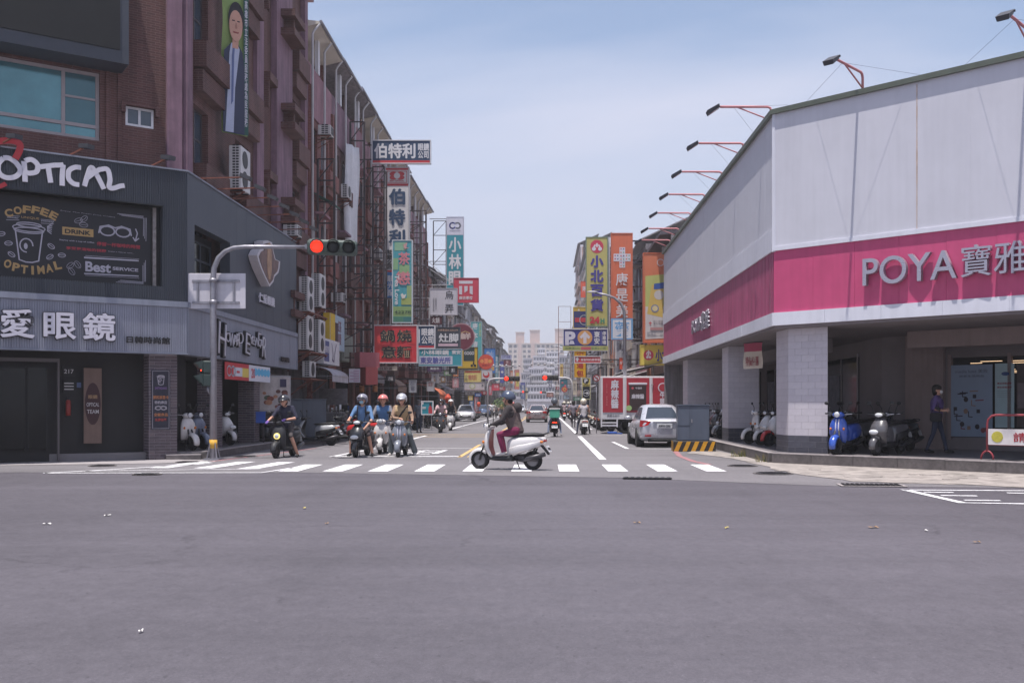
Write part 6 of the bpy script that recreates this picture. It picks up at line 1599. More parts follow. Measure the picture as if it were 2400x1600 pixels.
# things hung over the left pavement near the crossing
t = thing('menu_board', 'white menu board with pink print hanging under the tin canopy', 'sign', P(818, 896, 45), R(20))
B().box(0, 0, 0, .5, .04, .62).build('board', sm((186, 178, 190)), t)
for k in range(7): B().box(.05 if k % 2 else .2, -.006, .06 + k*.075, .45, -.002, .09 + k*.075).build('print', sm((160, 110, 140)), t)
t = thing('lantern_box', 'salmon red box sign above two orange lanterns', 'sign', P(857, 901, 46), R(35))
B().bbox(0, 0, 0, .62, .6, .82, .02).build('casing', sm((170, 84, 84), .7), t); B().box(-.25, .1, .8, .75, .7, 1.5).build('top_box', sm((160, 88, 96), .7), t)
for k, x in enumerate((848, 879)):
    t = thing('paper_lantern', 'orange lantern below the salmon box, %s' % ('left one', 'right one')[k], 'lantern', P(x, 918, 46.5), 0, 'orange lanterns')
    b = B().cyl((0, 0, 0), (0, 0, .30), .12, .12, n=14); b.build('shade', M('lantern_orange', (150, 96, 58), .7, var=.2), t); B().cyl((0, 0, .30), (0, 0, .36), .06, n=10).build('cap', m_black, t); B().cyl((0, 0, .36), (0, 0, .7), .006, n=5).build('cord', m_black, t)
t = thing('paper_lantern', 'tall bright orange lantern over the market stall', 'lantern', P(1050, 944, 62), 0, 'orange lanterns')
b = B(); prof_ = [(0, .10), (.05, .17), (.3, .2), (.42, .17), (.47, .1), (.52, .11), (.56, .05)]
b.loft([[(math.cos(2*math.pi*j/14)*r_, math.sin(2*math.pi*j/14)*r_, z) for j in range(14)] for z, r_ in prof_]); b.build('shade', M('lantern_red_orange', (206, 82, 62), .6, var=.12), t); B().cyl((0, 0, .56), (0, 0, 1.2), .008, n=5).build('cord', m_black, t)
text('紅', sm((120, 40, 36)), t, 0, .22, .16, .3, y=-.205)
t = thing('paper_lantern', 'distant small orange lantern beside the blue car', 'lantern', P(1122, 953, 92), 0, 'orange lanterns')
b = B(); b.loft([[(math.cos(2*math.pi*j/12)*r_, math.sin(2*math.pi*j/12)*r_, z) for j in range(12)] for z, r_ in ((0, .08), (.1, .16), (.35, .16), (.45, .08))]); b.build('shade', MATS['lantern_red_orange'], t); B().cyl((0, 0, .45), (0, 0, 1.2), .008, n=5).build('cord', m_black, t)
s = Sign('teal street-stall poster board with a printed figure behind the parked scooters', 987, 939, 1016, 972, 50, (46, 138, 156), W_, d=.06, name='poster_board')
s.poly((180, 56, 66), [(.6, .9), (.95, .9), (.85, .4), (.7, .3), (.6, .5)]); s.disc((60, 40, 40), .75, .25, .1, 12); s.box(W_, .06, .08, .2, .25); s.tx('飲料', W_, .1, .4, .4, .6)
for x in (.1, s.w - .1): B().box(x - .02, .03, -(s.t.location.z - .14), x + .02, .07, 0).build('leg', m_alu, s.t)

# --- right side
m_w2 = m_white
s = Sign('yellow-green vertical department store sign reading 24H', 1373, 555, 1425, 765, 62, (186, 176, 108), (120, 140, 120), d=.4)
s.disc((196, 60, 84), .5, .108, .30); s.tx('小', W_, .32, .07, .68, .14, off=.09); s.box((196, 60, 84), .46, .115, .54, .16); s.disc(W_, .36, .135, .09, 12); s.disc(W_, .64, .135, .09, 12)
for k, ch in enumerate('小北百貨'): s.tx(ch, (74, 66, 140), .2, .205 + k*.162, .8, .345 + k*.162, off=.055)
s.tx('24', (196, 54, 72), .17, .89, .62, .965, off=.05); s.tx('H', (46, 136, 110), .66, .91, .84, .965, off=.05)
B().box(s.w, .1, -.2, s.w + .12, .3, s.h).build('lattice_post', m_pipe, s.t)
for k in range(14): B().bar((s.w + .12, .2, s.h*k/14), (s.w + .5, .2, s.h*k/14), .035).build('rung', m_pipe, s.t)
B().bar((s.w + .5, .2, -3.2), (s.w + .5, .2, s.h), .08).build('lattice_post', m_pipe, s.t)
B().bar((s.w + .5, .2, .4), (6.28 - s.t.location.x, .2, .4), .07).build('arm', m_steel, s.t); B().bar((s.w + .5, .2, s.h*.7), (6.28 - s.t.location.x, .2, s.h*.7), .07).build('arm', m_steel, s.t)
s = Sign('orange vertical drugstore sign with a dotted white cross', 1432, 546, 1483, 796, 56, (206, 108, 76), (196, 104, 76), d=.4)
s.box((210, 206, 214), .39, .135, .65, .325); s.box((210, 206, 214), .12, .195, .90, .265)
cs = [(196, 80, 100), (90, 90, 130), (206, 120, 90), (120, 160, 140)]; kk = 0
for r_ in range(6):
    for c_ in range(2): s.disc(cs[kk % 4], .46 + c_*.12, .15 + r_*.032, .035, 8); kk += 1
for r_ in range(2):
    for c_ in (.19, .31, .71, .83): s.disc(cs[kk % 4], c_, .213 + r_*.032, .035, 8); kk += 1
for k, ch in enumerate('康是美'): s.tx(ch, W_, .22, .375 + k*.148, .78, .495 + k*.148, off=.01)
s.box((112, 160, 204), .0, .80, 1.0, 1.0); s.box((214, 214, 222), .08, .815, .92, .985); s.tx('藥', (104, 158, 206), .15, .83, .85, .97, off=.01)
for z in (.05, .27, .5, .75, .93): B().bar((s.w, .2, s.h*z), (6.28 - s.t.location.x, .2, s.h*z), .08).build('arm', m_steel, s.t)
s = Sign('blue car park sign with white P and orange arrow disc', 1319, 770, 1425, 822, 59, (58, 58, 130), W_, d=.2)
s.tx('P', (204, 200, 214), .05, .12, .28, .74, off=.05); s.disc((206, 152, 96), .49, .40, .165); s.poly((208, 202, 210), [(.49, .12), (.61, .38), (.57, .46), (.525, .38), (.525, .66), (.455, .66), (.455, .38), (.41, .46), (.37, .38)])
s.tx('東\n安', W_, .69, .12, .82, .70, off=.03); s.box((150, 150, 190), .845, .1, .852, .72); s.tx('停車場', W_, .87, .12, .96, .72, True, off=.02)
s.poly((204, 200, 214), [(.15, .62), (.17, .54), (.23, .54), (.25, .62), (.26, .70), (.14, .70)])
s.box((176, 176, 110), .0, .78, 1.0, .98); s.tx('消費滿500元免費停車2小時', (110, 130, 90), .04, .82, .96, .94, off=.01); s.box((190, 90, 100), .4, .82, .62, .95)
B().bar((s.w, .1, s.h*.5), (6.28 - s.t.location.x, .1, s.h*.5), .07).build('arm', m_steel, s.t)
s = Sign('red direction sign with white arrow under the car park sign', 1346, 834, 1409, 851, 62, (196, 54, 64), W_, d=.12)
s.poly(W_, [(.11, .12), (.19, .5), (.14, .5), (.14, .78), (.08, .78), (.08, .5), (.03, .5)]); s.tx('東智特約停車場', (226, 200, 206), .24, .32, .95, .72, off=.02); B().bar((s.w, .06, s.h*.5), (6.28 - s.t.location.x, .06, s.h*.5), .07).build('arm', m_steel, s.t)
s = Sign('bright yellow dumpling shop sign with red characters', 1346, 823, 1373, 884, 66, (224, 170, 40), (200, 150, 40), d=.2)
s.tx('小', REDS, .2, .02, .8, .16, off=.02); s.tx('湯', REDS, .2, .42, .8, .66, off=.02); s.tx('包', REDS, .2, .72, .8, .95, off=.02)
B().bar((s.w, .06, s.h*.5), (6.28 - s.t.location.x, .06, s.h*.5), .06).build('arm', m_steel, s.t)
s = Sign('yellow and black parking sign with white arrow in a ring', 1364, 885, 1384, 936, 55, (40, 42, 50), (196, 190, 150), d=.1, name='parking_sign')
s.box((206, 186, 96), .04, .01, .96, .40); s.disc((44, 42, 46), .46, .15, .36); s.tx('P', W_, .28, .05, .66, .24, off=.05); s.tx('收費停車場', (90, 84, 60), .1, .30, .9, .38, off=.01)
s.line(W_, [(.5 + math.cos(k*math.pi/10)*.36, .70 + math.sin(k*math.pi/10)*.142) for k in range(20)], .035, True); s.poly(W_, [(.2, .685), (.55, .685), (.5, .64), (.62, .64), (.82, .70), (.62, .76), (.5, .76), (.55, .715), (.2, .715)])
B().cyl((s.w*.5, .06, -(s.t.location.z)), (s.w*.5, .06, 0), .03, n=8).build('post', m_galv, s.t)
s = Sign('round no-turn sign with red ring on a thin post', 1390, 878, 1406, 894, 50, W_, fw=0, d=.04, name='road_sign')
for ch in list(s.t.children): bpy.data.objects.remove(ch)
disc_sign(s, (206, 202, 204), (170, 50, 56)); s.line((170, 50, 56), [(.5 + math.cos(k*math.pi/12)*.42, .5 + math.sin(k*math.pi/12)*.42) for k in range(24)], .035, True)
s.line(INK, [(.6, .75), (.6, .42), (.35, .42)], .05); s.poly(INK, [(.22, .42), (.38, .3), (.38, .54)]); s.line((170, 50, 56), [(.22, .22), (.78, .78)], .04)
B().cyl((s.w*.5, .06, -s.t.location.z), (s.w*.5, .06, s.h), .025, n=8).build('post', m_galv, s.t)
# big orange advertisement with a packet, behind the pink shop
s = Sign('orange billboard with a yellow packet, partly hidden by the pink shop', 1507, 592, 1600, 803, 50.5, (204, 118, 84), (190, 100, 70), d=.3, name='billboard')
s.poly((184, 186, 112), [(.06, .26), (.97, .22), (.97, .6), (.06, .6)]); s.poly((198, 192, 192), [(.06, .6), (.97, .6), (.97, .94), (.06, .96)])
s.poly((206, 176, 96), [(.22, .36), (.52, .33), (.5, .72), (.1, .68)]); s.poly((62, 92, 160), [(.28, .345), (.53, .33), (.52, .40), (.27, .41)]); s.disc((196, 190, 190), .4, .47, .12); s.disc((122, 130, 160), .3, .62, .10); s.disc((214, 196, 150), .3, .62, .07)
s.disc(W_, .44, .11, .09); s.disc((204, 118, 84), .44, .11, .075); s.tx('十', (196, 60, 66), .14, .76, .22, .81, off=.06); s.tx('安心守護', (120, 110, 120), .26, .75, .5, .80, off=.0); s.box((176, 130, 130), .18, .83, .5, .86); s.tx('舒適每一天', (150, 146, 156), .1, .88, .5, .91)
s = Sign('yellow shop board with the red store emblem above the truck', 1500, 808, 1600, 856, 51, (200, 180, 82), (180, 160, 76), d=.3)
s.disc((190, 60, 84), .20, .5, .12); s.tx('小', W_, .14, .25, .26, .55, off=.09); s.disc(W_, .17, .6, .03, 10); s.disc(W_, .23, .6, .03, 10); s.tx('小北百貨', (70, 64, 136), .36, .2, .95, .8, off=.05)
s = Sign('navy sign with red stripe and white ring behind the yellow-green sign', 1343, 719, 1378, 770, 70, (58, 62, 112), (206, 180, 110), d=.2, arm=(6.28, .3, .7))
s.box((206, 170, 70), .02, .0, .98, .2); s.poly(W_, [(.3, .18), (.38, .08), (.46, .18)]); s.box((190, 62, 72), .14, .50, .98, .70); s.line(W_, [(.75 + math.cos(k*math.pi/12)*.3, .6 + math.sin(k*math.pi/12)*.22) for k in range(24)], .06, True)
RSM = [('small red-orange vertical sign high beside the yellow-green sign', 1361, 659, 1375, 697, 140, (216, 84, 50), [('t', '康', W_, .25, .3, .85, .65)]),
 ('pale yellow vertical sign on the right side in the distance', 1312, 852, 1320, 884, 150, (216, 184, 110), [('t', '書局', (150, 110, 60), .2, .2, .8, .8, True)]),
 ('white vertical sign with grey characters in the distance on the right', 1321, 852, 1335, 884, 148, (190, 186, 190), [('t', '中藥', (90, 96, 96), .15, .1, .45, .9, True), ('t', '診所', (120, 126, 126), .6, .1, .9, .9, True)]),
 ('teal sign with two pink dots on the right', 1313, 888, 1330, 912, 110, (52, 110, 126), [('d', (206, 110, 120), .3, .35, .14), ('d', (206, 110, 120), .7, .65, .14)]),
 ('dark red square sign in the far right distance', 1303, 906, 1311, 913, 170, (166, 52, 78), [('t', '當', W_, .25, .2, .75, .8)]),
 ('narrow dark blue vertical sign at the far right end', 1286, 880, 1293, 912, 230, (60, 60, 110), [('t', '牙醫', W_, .2, .1, .8, .9, True)]),
 ('white vertical sign with navy characters at the far right end', 1294, 868, 1300, 890, 240, (190, 188, 206), [('t', '日式', (60, 60, 110), .15, .1, .85, .9, True)]),
 ('brown oval-looking sign low in the far right distance', 1281, 920, 1297, 930, 220, (150, 90, 84), [('t', '小館', (220, 190, 180), .2, .25, .8, .75)]),
 ('small orange-red vertical sign above the truck', 1452, 838, 1459, 865, 60, (206, 84, 60), [('t', '茶', W_, .2, .3, .8, .6)]),
 ('cream sign under the far right eaves', 1342, 890, 1352, 925, 96, (206, 196, 180), [('t', '診所', (120, 110, 110), .2, .2, .8, .8, True)])]
for lab, x0, y0, x1, y1, Y, c, prs in RSM:
    s = Sign(lab, x0, y0, x1, y1, Y, c, tuple(max(0, v - 30) for v in c), d=.2, fw=.04, group='small signs on the right side', arm=(6.3, .5))
    for p in prs:
        if p[0] == 't': s.tx(p[1], p[2], *p[3:7], v=len(p) > 7, off=.01)
        elif p[0] == 'b': s.box(p[1], *p[2:6])
        else: s.disc(p[1], *p[2:5], n=14)
s = Sign('round red and yellow sign on the right side', 1316, 905, 1330, 919, 105, (196, 62, 70), fw=0, d=.15, name='round_sign')
for ch in list(s.t.children): bpy.data.objects.remove(ch)
disc_sign(s, (196, 62, 70), (180, 60, 66)); s.disc((216, 180, 90), .5, .5, .3); s.tx('福', (176, 60, 60), .32, .32, .68, .68); B().bar((s.w, .08, s.h/2), (6.3 - s.t.location.x, .08, s.h/2), .06).build('arm', m_steel, s.t)
truss('steel_lattice', 'thin rusty scaffold frame against the sky on the right', (P(1309, 718, 92).x, 92, 3.4), (P(1309, 718, 92).x, 92, P(1309, 718, 92).z), (P(1338, 718, 92).x, 92, P(1309, 718, 92).z), 5, m_rust, .025, False, group='steel sign frames on the right')
truss('steel_lattice', 'steel lattice carrying the yellow dumpling sign', (P(1374, 800, 66.5).x, 66.5, 2.2), (P(1374, 800, 66.5).x, 66.5, 8.0), (P(1402, 800, 66.5).x, 66.5, 8.0), 9, m_steel, .03, True, group='steel sign frames on the right')
# ================================================================ RIGHT SIDE ROW AND FAR BLOCKS
rr = random.Random(33)
GRR = 'houses along the right side'
m_orange = M('orange_render', (190, 122, 92), 0.85, var=0.2, scale=1.0, streak=0.3)
yy = 48.7
specs = [(11.3, 8.2, m_pink, m_orange, 2), (7.5, 10.8, m_rose, m_grey, 3), (9, 9.5, m_cream, m_grey, 3), (10, 8.6, m_paleg, m_ww, 3), (12, 10.0, m_orange, m_cream, 3), (14, 11.2, m_cream, m_pink, 3),
         (26, 12.5, m_paleg, m_grey, 4), (34, 23.2, m_cream, m_ww, 7), (30, 28.8, m_pink, m_ww, 8), (36, 17.0, m_paleg, m_cream, 5), (40, 15.0, m_ww, m_grey, 4), (50, 14.0, m_cream, m_grey, 4)]
for k, (L, Hh, wm, tm, fl) in enumerate(specs):
    left_house(yy, yy + L - .02, Hh, wm, tm, '%s building beyond the pink shop on the right side' % ORD[k], 'plain', rr, GRR, floors=fl, right=True, XR=6.3)
    yy += L
# metal roof structure over the first of them
t = thing('roof_canopy', 'dark sheet-metal canopy on white posts above the roof behind the pink shop', 'canopy', (6.2, 49.0, 8.5))
b = B(); i = b.add([(-.6, -.3, 1.25), (9, -.3, 2.4), (9, 8, 2.4), (-.6, 8, 1.25), (-.6, -.3, 1.4), (9, -.3, 2.55), (9, 8, 2.55), (-.6, 8, 1.4)])
for q in ((0,3,2,1),(4,5,6,7),(0,1,5,4),(1,2,6,5),(2,3,7,6),(3,0,4,7)): b.face([i+k for k in q])
b.build('roof_sheet', M('canopy_dark', (88, 82, 90), .6, var=.25, scale=2, streak=.3), t)
for y_ in (0, 3.8, 7.6):
    for x_ in (0, 3.6): B().box(x_, y_, 0, x_ + .14, y_ + .14, 1.5 + x_*.12).build('post', m_white, t)
B().box(1.2, 7.8, 0, 9, 7.9, 1.8).build('back_sheet', m_dark, t)

m_wdk = M('far_window', (62, 68, 84), 0.2, var=.2, scale=.5); m_wtl = M('far_window_teal', (96, 150, 156), .2, var=.15, scale=.5)
WM = {}
def block(label, x0, x1, ytop, Y, st, cols, wallm, rail=False, depth=14, winm=None, base_px=952, group='far apartment blocks'):
    a = P(x0, ytop, Y); c = P(x1, ytop, Y); w = c.x - a.x; h = a.z
    t = thing('apartment_block', label, 'building', (a.x, Y, 0), 0, group)
    B().box(0, 0, 0, w, depth, h).build('wall', wallm, t); B().box(-.3, -.4, h, w + .3, depth, h + .6).build('parapet', wallm, t)
    n = max(1, int(h / st)); cw = w / cols
    key = (round(cw, 2), winm.name if winm else '')
    if key not in WM: WM[key] = B().box(-cw*.3, -.08, 0, cw*.3, -.01, 1.6).mesh('window', winm or m_wdk)
    for r_ in range(n):
        z = h - (r_ + 1)*st + .9
        if z < 3: break
        for k in range(cols): put('window', WM[key], t, (cw*(k + .5), 0, z))
        if rail:
            B().box(-.05, -1.3, z - .9, w + .05, 0, z - .7).build('balcony_slab', wallm, t); B().box(-.05, -1.3, z - .7, w + .05, -1.2, z + .15).build('balcony_rail', wallm, t)
    return t
t = block('wide cream apartment block with roof towers closing the street', 1191, 1322, 806, 600, 3.05, 12, M('far_cream', (196, 182, 174), .85, var=.12, scale=.2))
for (x0, x1, yt) in ((1208.5, 1228, 779), (1242, 1265, 774), (1301, 1320, 771)):
    a, c = P(x0, yt, 600), P(x1, yt, 600); ox = t.location.x
    B().box(a.x - ox, 2, P(0, 806, 600).z + .6, c.x - ox, 8, a.z).build('roof_tower', M('far_tower', (190, 164, 156), .85, var=.12, scale=.3), t)
    B().box(a.x - ox - .3, 1.7, a.z, c.x - ox + .3, 8.3, a.z + .5).build('tower_cap', MATS['far_cream'], t)
for k in (.18, .42): B().box(k*33, -.5, 0, k*33 + 2.2, 0, P(0, 806, 600).z + 1.5).build('stair_bay', MATS['far_tower'], t)
m_fw = M('far_white', (212, 208, 214), .85, var=.1, scale=.2, streak=.2)
block('bright white balcony block in front of the cream block', 1281, 1312, 826, 540, 3.0, 5, m_fw, True)
block('white stepped balcony block left of the brightest one', 1250, 1283, 836, 545, 3.0, 5, M('far_white2', (196, 192, 200), .85, var=.12, scale=.2, streak=.25), True)
block('grey white block where the street bends', 1240, 1273, 864, 430, 3.0, 6, MATS['far_white2'], True)
block('low pale block left of the bend', 1222, 1242, 876, 420, 3.0, 4, M('far_grey', (170, 166, 176), .85, var=.15, scale=.3, streak=.2), False)
block('narrow white block with a sign column at the bend', 1272, 1282, 876, 425, 3.0, 2, m_fw, False)
block('pale block with a pink roof band behind the scaffold', 1311, 1336, 836, 400, 3.0, 4, MATS['far_grey'], False)
block('small house at the end of the left row', 1196, 1224, 900, 400, 3.0, 4, MATS['far_grey'], True)
block('shop building at the street bend', 1236, 1300, 905, 395, 3.0, 9, MATS['far_white2'], True)
block('slim white tower peeping behind the balcony blocks', 1262, 1277, 818, 570, 3.0, 3, m_fw, True)
block('stepped pale tower at the right of the far view', 1300, 1322, 846, 500, 3.0, 4, MATS['far_white2'], True)
block('small grey tower left of the slim white one', 1228, 1246, 842, 505, 3.0, 4, MATS['far_grey'], True)
block('right house at the street bend', 1298, 1345, 890, 405, 3.0, 6, MATS['far_cream'], True)

# ================================================================ STREET FURNITURE
# near signal pole with curved arm
pb_ = G(500, 1077)
t = thing('signal_pole', 'galvanised traffic signal pole with a long curved arm at the left corner', 'traffic light', (pb_.x, pb_.y, 0))
Yp = pb_.y
def rel(x, y): q = P(x, y, Yp); return (q.x - pb_.x, 0, q.z)
B().tube([rel(500, 1076), rel(500, 760), rel(499, 660), rel(502, 628), rel(512, 604), rel(528, 589), rel(548, 581), rel(575, 578.5), rel(722, 579)], [.095, .085, .075, .07, .065, .06, .058, .055, .045], 14).build('pole', m_galv, t)
z1 = rel(500, 1076)[2]
b = B(); b.box(-.2, -.2, z1 - .02, .2, .2, z1 + .03)
for k in range(4):
    a = k*math.pi/2 + .78; b.bar((math.cos(a)*.18, math.sin(a)*.18, z1 + .03), (math.cos(a)*.08, math.sin(a)*.08, z1 + .45), .03)
b.build('base_plate', m_galv, t)
B().cyl(rel(500, 1050), rel(500, 1030), .10, n=14).build('yellow_band', M('band_yellow', (206, 160, 60), .6, var=.3, scale=12), t)
# horizontal three-light head, seen slightly from the side
hx, _, hz_ = rel(782, 580)
hd = thing('traffic_light', 'grey-green horizontal traffic light showing red on the arm', 'traffic light', (pb_.x + hx, Yp, hz_), R(14))
B().bbox(-.68, -.05, -.20, .62, .16, .20, .06).build('housing', m_green, hd)
for k, (x, c, e) in enumerate(((-.44, (214, 44, 32), 1.1), (-.02, (34, 36, 38), 0), (.38, (30, 34, 34), 0))):
    rings = []
    for (yy_, rr_) in ((-.05, .185), (-.26, .185), (-.26, .170), (-.06, .168)):
        rings.append([(x + math.cos(2*math.pi*j/20)*rr_, yy_ + (.12 if (math.sin(2*math.pi*j/20) < -.35 and yy_ < -.1) else 0), math.sin(2*math.pi*j/20)*rr_) for j in range(20)])
    B().loft(rings, cap=False).build('visor', m_green, hd)
    B().ell((x, -.055, 0), (.165, .03, .165), 18, 6).build('lens', M('lens_%d' % k, c, .4, var=0, emit=((255, 44, 24), e) if e else None), hd)
B().box(-.74, -.02, -.06, -.68, .1, .06).build('arm_clamp', m_galv, hd)
# pedestrian signal, side view, and back of the name plate
pd = thing('pedestrian_signal', 'dark green pedestrian signal with red figure on the signal pole', 'traffic light', (pb_.x - .28, Yp - .02, rel(0, 905)[2]), R(-62))
for k in range(2):
    B().bbox(-.16, -.02, k*.34, .16, .22, k*.34 + .33, .03).build('housing', M('ped_green', (48, 62, 60), .5, var=.1), pd)
    i_ = B(); j = i_.add([(-.16, -.02, k*.34 + .33), (.16, -.02, k*.34 + .33), (.16, -.22, k*.34 + .27), (-.16, -.22, k*.34 + .27), (-.16, -.02, k*.34 + .05), (.16, -.02, k*.34 + .05)])
    i_.face((j, j+1, j+2, j+3)); i_.face((j, j+3, j+4)); i_.face((j+1, j+5, j+2)); i_.build('visor', MATS['ped_green'], pd)
    B().box(-.12, -.03, k*.34 + .05, .12, -.021, k*.34 + .28).build('lens', m_black, pd)
b = B(); b.ell((0, -.034, .585), (.025, .006, .025), 10, 6).box(-.035, -.038, .47, .035, -.031, .555).box(-.035, -.038, .40, -.008, -.031, .468).box(.008, -.038, .40, .035, -.031, .468)
b.build('red_figure', M('ped_red', (230, 60, 44), .5, var=0, emit=((255, 70, 44), 2.6)), pd)
B().tube([(.05, .12, 0), (.05, .14, -.12), (.02, .2, -.2), (-.02, .34, -.2)], .035, 8).build('bracket', m_galv, pd)
sb = thing('road_sign', 'white back of a street name plate clamped to the signal pole', 'sign', (pb_.x + .0, Yp + .13, rel(0, 722)[2]))
def rl(x): return (x - 500)*Yp/F
h_ = (722 - 639)*Yp/F
B().bbox(rl(434), 0, 0, rl(572), .02, h_, .008).build('plate', M('sign_back', (196, 192, 200), .5, var=.08, streak=.1), sb)
for z in (.17, .78): B().box(rl(447), -.04, h_*z - .03, rl(558), -.001, h_*z + .03).build('rail', m_galv, sb); B().cyl((0, -.13, h_*z - .05), (0, -.13, h_*z + .05), .10, n=14).build('clamp', m_galv, sb)
for x in (460, 545): B().box(rl(x) - .025, -.035, h_*.2, rl(x) + .025, -.002, h_*.75).build('rail', m_galv, sb)
# street lamp on the right
lp = thing('street_lamp', 'tall white street lamp curving over the road beside the orange sign', 'street lamp', (P(1465, 990, 50).x, 50, 0.0))
def rq_(x, y): q = P(x, y, 50); return (q.x - lp.location.x, 0, q.z)
B().tube([rq_(1465, 1016), rq_(1464, 760), rq_(1463, 730), rq_(1456, 712), rq_(1440, 698), rq_(1420, 691), rq_(1395, 686)], [.11, .085, .075, .07, .065, .055, .05], 12).build('pole', m_galv, lp)
q = rq_(1388, 684); B().ell((q[0], 0, q[2]), (.28, .1, .05), 12, 6).build('lamp_head', m_pipe, lp)
# far signals with arms
def far_signal(label, px, py, Y, base_x, side, cnt=True):
    p = P(px, py, Y); bx = P(base_x, 950, Y).x
    t = thing('traffic_light', label, 'traffic light', (bx, Y, 0), 0, 'distant traffic lights')
    B().tube([(0, 0, 0), (0, 0, p.z - .5), (.15*side, 0, p.z - .1), (.5*side, 0, p.z), (p.x - bx, 0, p.z)], .07, 8).build('pole', m_pipe, t)
    w = 1.25; xx = p.x - bx
    B().bbox(xx - .2, -.12, p.z - .2, xx + w - .2, .1, p.z + .2, .05).build('housing', m_black, t)
    for k in range(3):
        B().ell((xx + k*.42, -.13, p.z), (.17, .05, .17), 12, 6).build('lens', MATS['lens_0'] if k == 0 else m_dark, t)
    if cnt:
        B().tube([(xx - 1.2, 0, p.z + .95), (xx + 1.2, 0, p.z + .95)], .025, 6).build('bar', m_pipe, t)
        for k in range(5): B().ell((xx - 1.0 + k*.5, -.05, p.z + 1.04), (.08, .08, .08), 8, 6).build('bulb', m_pipe, t)
    return t
far_signal('distant red signal on an arm from the left pavement', 1187, 887, 78, 1143, 1)
far_signal('distant red signal on an arm from the right pavement', 1277, 885, 76, 1341, -1)
far_signal('tiny red signal low over the far street, left', 1226, 918, 190, 1206, 1, False)
far_signal('tiny red signal low over the far street, centre', 1268, 919, 200, 1300, -1, False)
# a few light poles further out
for k, (x, Y) in enumerate(((1336, 118), (1322, 170), (1232, 240))):
    q = P(x, 950, Y); t = thing('street_lamp', ('slender street lamp on the right beyond the car park sign', 'slender street lamp on the right in the far distance', 'slender street lamp at the far left end')[k], 'street lamp', (q.x, Y, 0), 0, 'distant street lamps')
    sgn = -1 if q.x > 0 else 1
    B().tube([(0, 0, 0), (0, 0, 7.2), (.3*sgn, 0, 8.0), (1.6*sgn, 0, 8.4)], .07, 8).build('pole', m_pipe, t); B().ell((1.8*sgn, 0, 8.4), (.3, .12, .06), 10, 6).build('lamp_head', m_pipe, t)
# small plants at the market
m_leaf = [M('leaf_%d' % k, c, .6, var=.3, scale=8) for k, c in enumerate(((66, 92, 44), (88, 112, 54), (48, 70, 36)))]
def shrub(label, p, r, h, n, seed):
    t = thing('potted_shrub', label, 'shrub', p, 0, 'potted shrubs in the market street'); rs = random.Random(seed)
    B().cyl((0, 0, 0), (0, 0, .35), .18, .24, n=12).build('pot', m_rust, t); B().tube([(0, 0, .3), (.02, 0, h*.5), (0, .03, h*.8)], [.03, .02, .012], 6).build('stem', m_steel, t)
    b = B()
    for k in range(n):
        a, e, q = rs.uniform(0, 6.28), rs.uniform(-.5, 1.2), rs.random()**.5
        c = Vector((math.cos(a)*math.cos(e)*r*q, math.sin(a)*math.cos(e)*r*q, h*.7 + math.sin(e)*r*.8*q)); s_ = rs.uniform(.05, .11)
        d1 = Vector((rs.uniform(-1, 1), rs.uniform(-1, 1), rs.uniform(-.6, .6))).normalized(); d2 = d1.orthogonal().normalized()
        i = b.add([c - d1*s_, c + d2*s_*.45, c + d1*s_, c - d2*s_*.45]); b.face((i, i+1, i+2, i+3), rs.randrange(3))
    b.build('foliage', m_leaf, t); return t
q = P(1175, 955, 96); shrub('leafy green shrub beside the standing pedestrians', (q.x, 96, .14), .9, 1.9, 420, 1)
q = P(1036, 958, 62); shrub('small potted shrub at the market stall', (q.x, 62, .14), .35, 1.3, 160, 2)
# blue crate at the arcade
q = G(617, 1030); t = thing('plastic_crate', 'blue plastic crate on a rack beside the third brick pillar', 'crate', (-9.55, 33.0, .85), R(20))
b = B()
for (x0, y0, x1, y1) in ((-.25, -.2, .25, -.18), (-.25, .18, .25, .2), (-.25, -.18, -.23, .18), (.23, -.18, .25, .18)): b.box(x0, y0, 0, x1, y1, .34)
b.box(-.23, -.18, 0, .23, .18, .02); b.build('tub', M('crate_blue', (44, 84, 168), .5, var=.1), t); B().box(-.27, -.22, .34, .27, -.2, .37).box(-.27, .2, .34, .27, .22, .37).build('rim', MATS['crate_blue'], t)
for (x, y_) in ((-.2, -.15), (.2, -.15), (-.2, .15), (.2, .15)): B().box(x - .015, y_ - .015, -.65, x + .015, y_ + .015, 0).build('leg', m_steel, t)

# tin awnings over the right-hand shops
for k, (y0, y1, z, d_) in enumerate(((50.8, 60, 3.15, 2.2), (60.5, 68, 3.0, 1.8), (69, 80, 3.2, 2.0), (84, 98, 3.1, 1.8), (104, 120, 3.2, 2.0))):
    t = thing('tin_awning', 'corrugated tin awning over the right-hand shops, %s beyond the pink shop' % ORD[k], 'awning', (6.25, y0, z), 0, 'tin awnings on the right'); b = B(); L = y1 - y0; n = int(L/.3)
    for q in range(n):
        a0, a1 = L*q/n, L*(q+1)/n; h0, h1 = .05*(q % 2), .05*((q+1) % 2); i = b.add([(0, a0, .5 + h0), (0, a1, .5 + h1), (-d_, a1, h1), (-d_, a0, h0)]); b.face((i, i+1, i+2, i+3))
    o = b.build('sheet', m_tin, t); md = o.modifiers.new('solid', 'SOLIDIFY'); md.thickness = .015
    for a0 in (.1, L - .1): B().box(-d_ + .05, a0 - .03, -z + .02, -d_ + .11, a0 + .03, .0).build('post', m_galv, t)
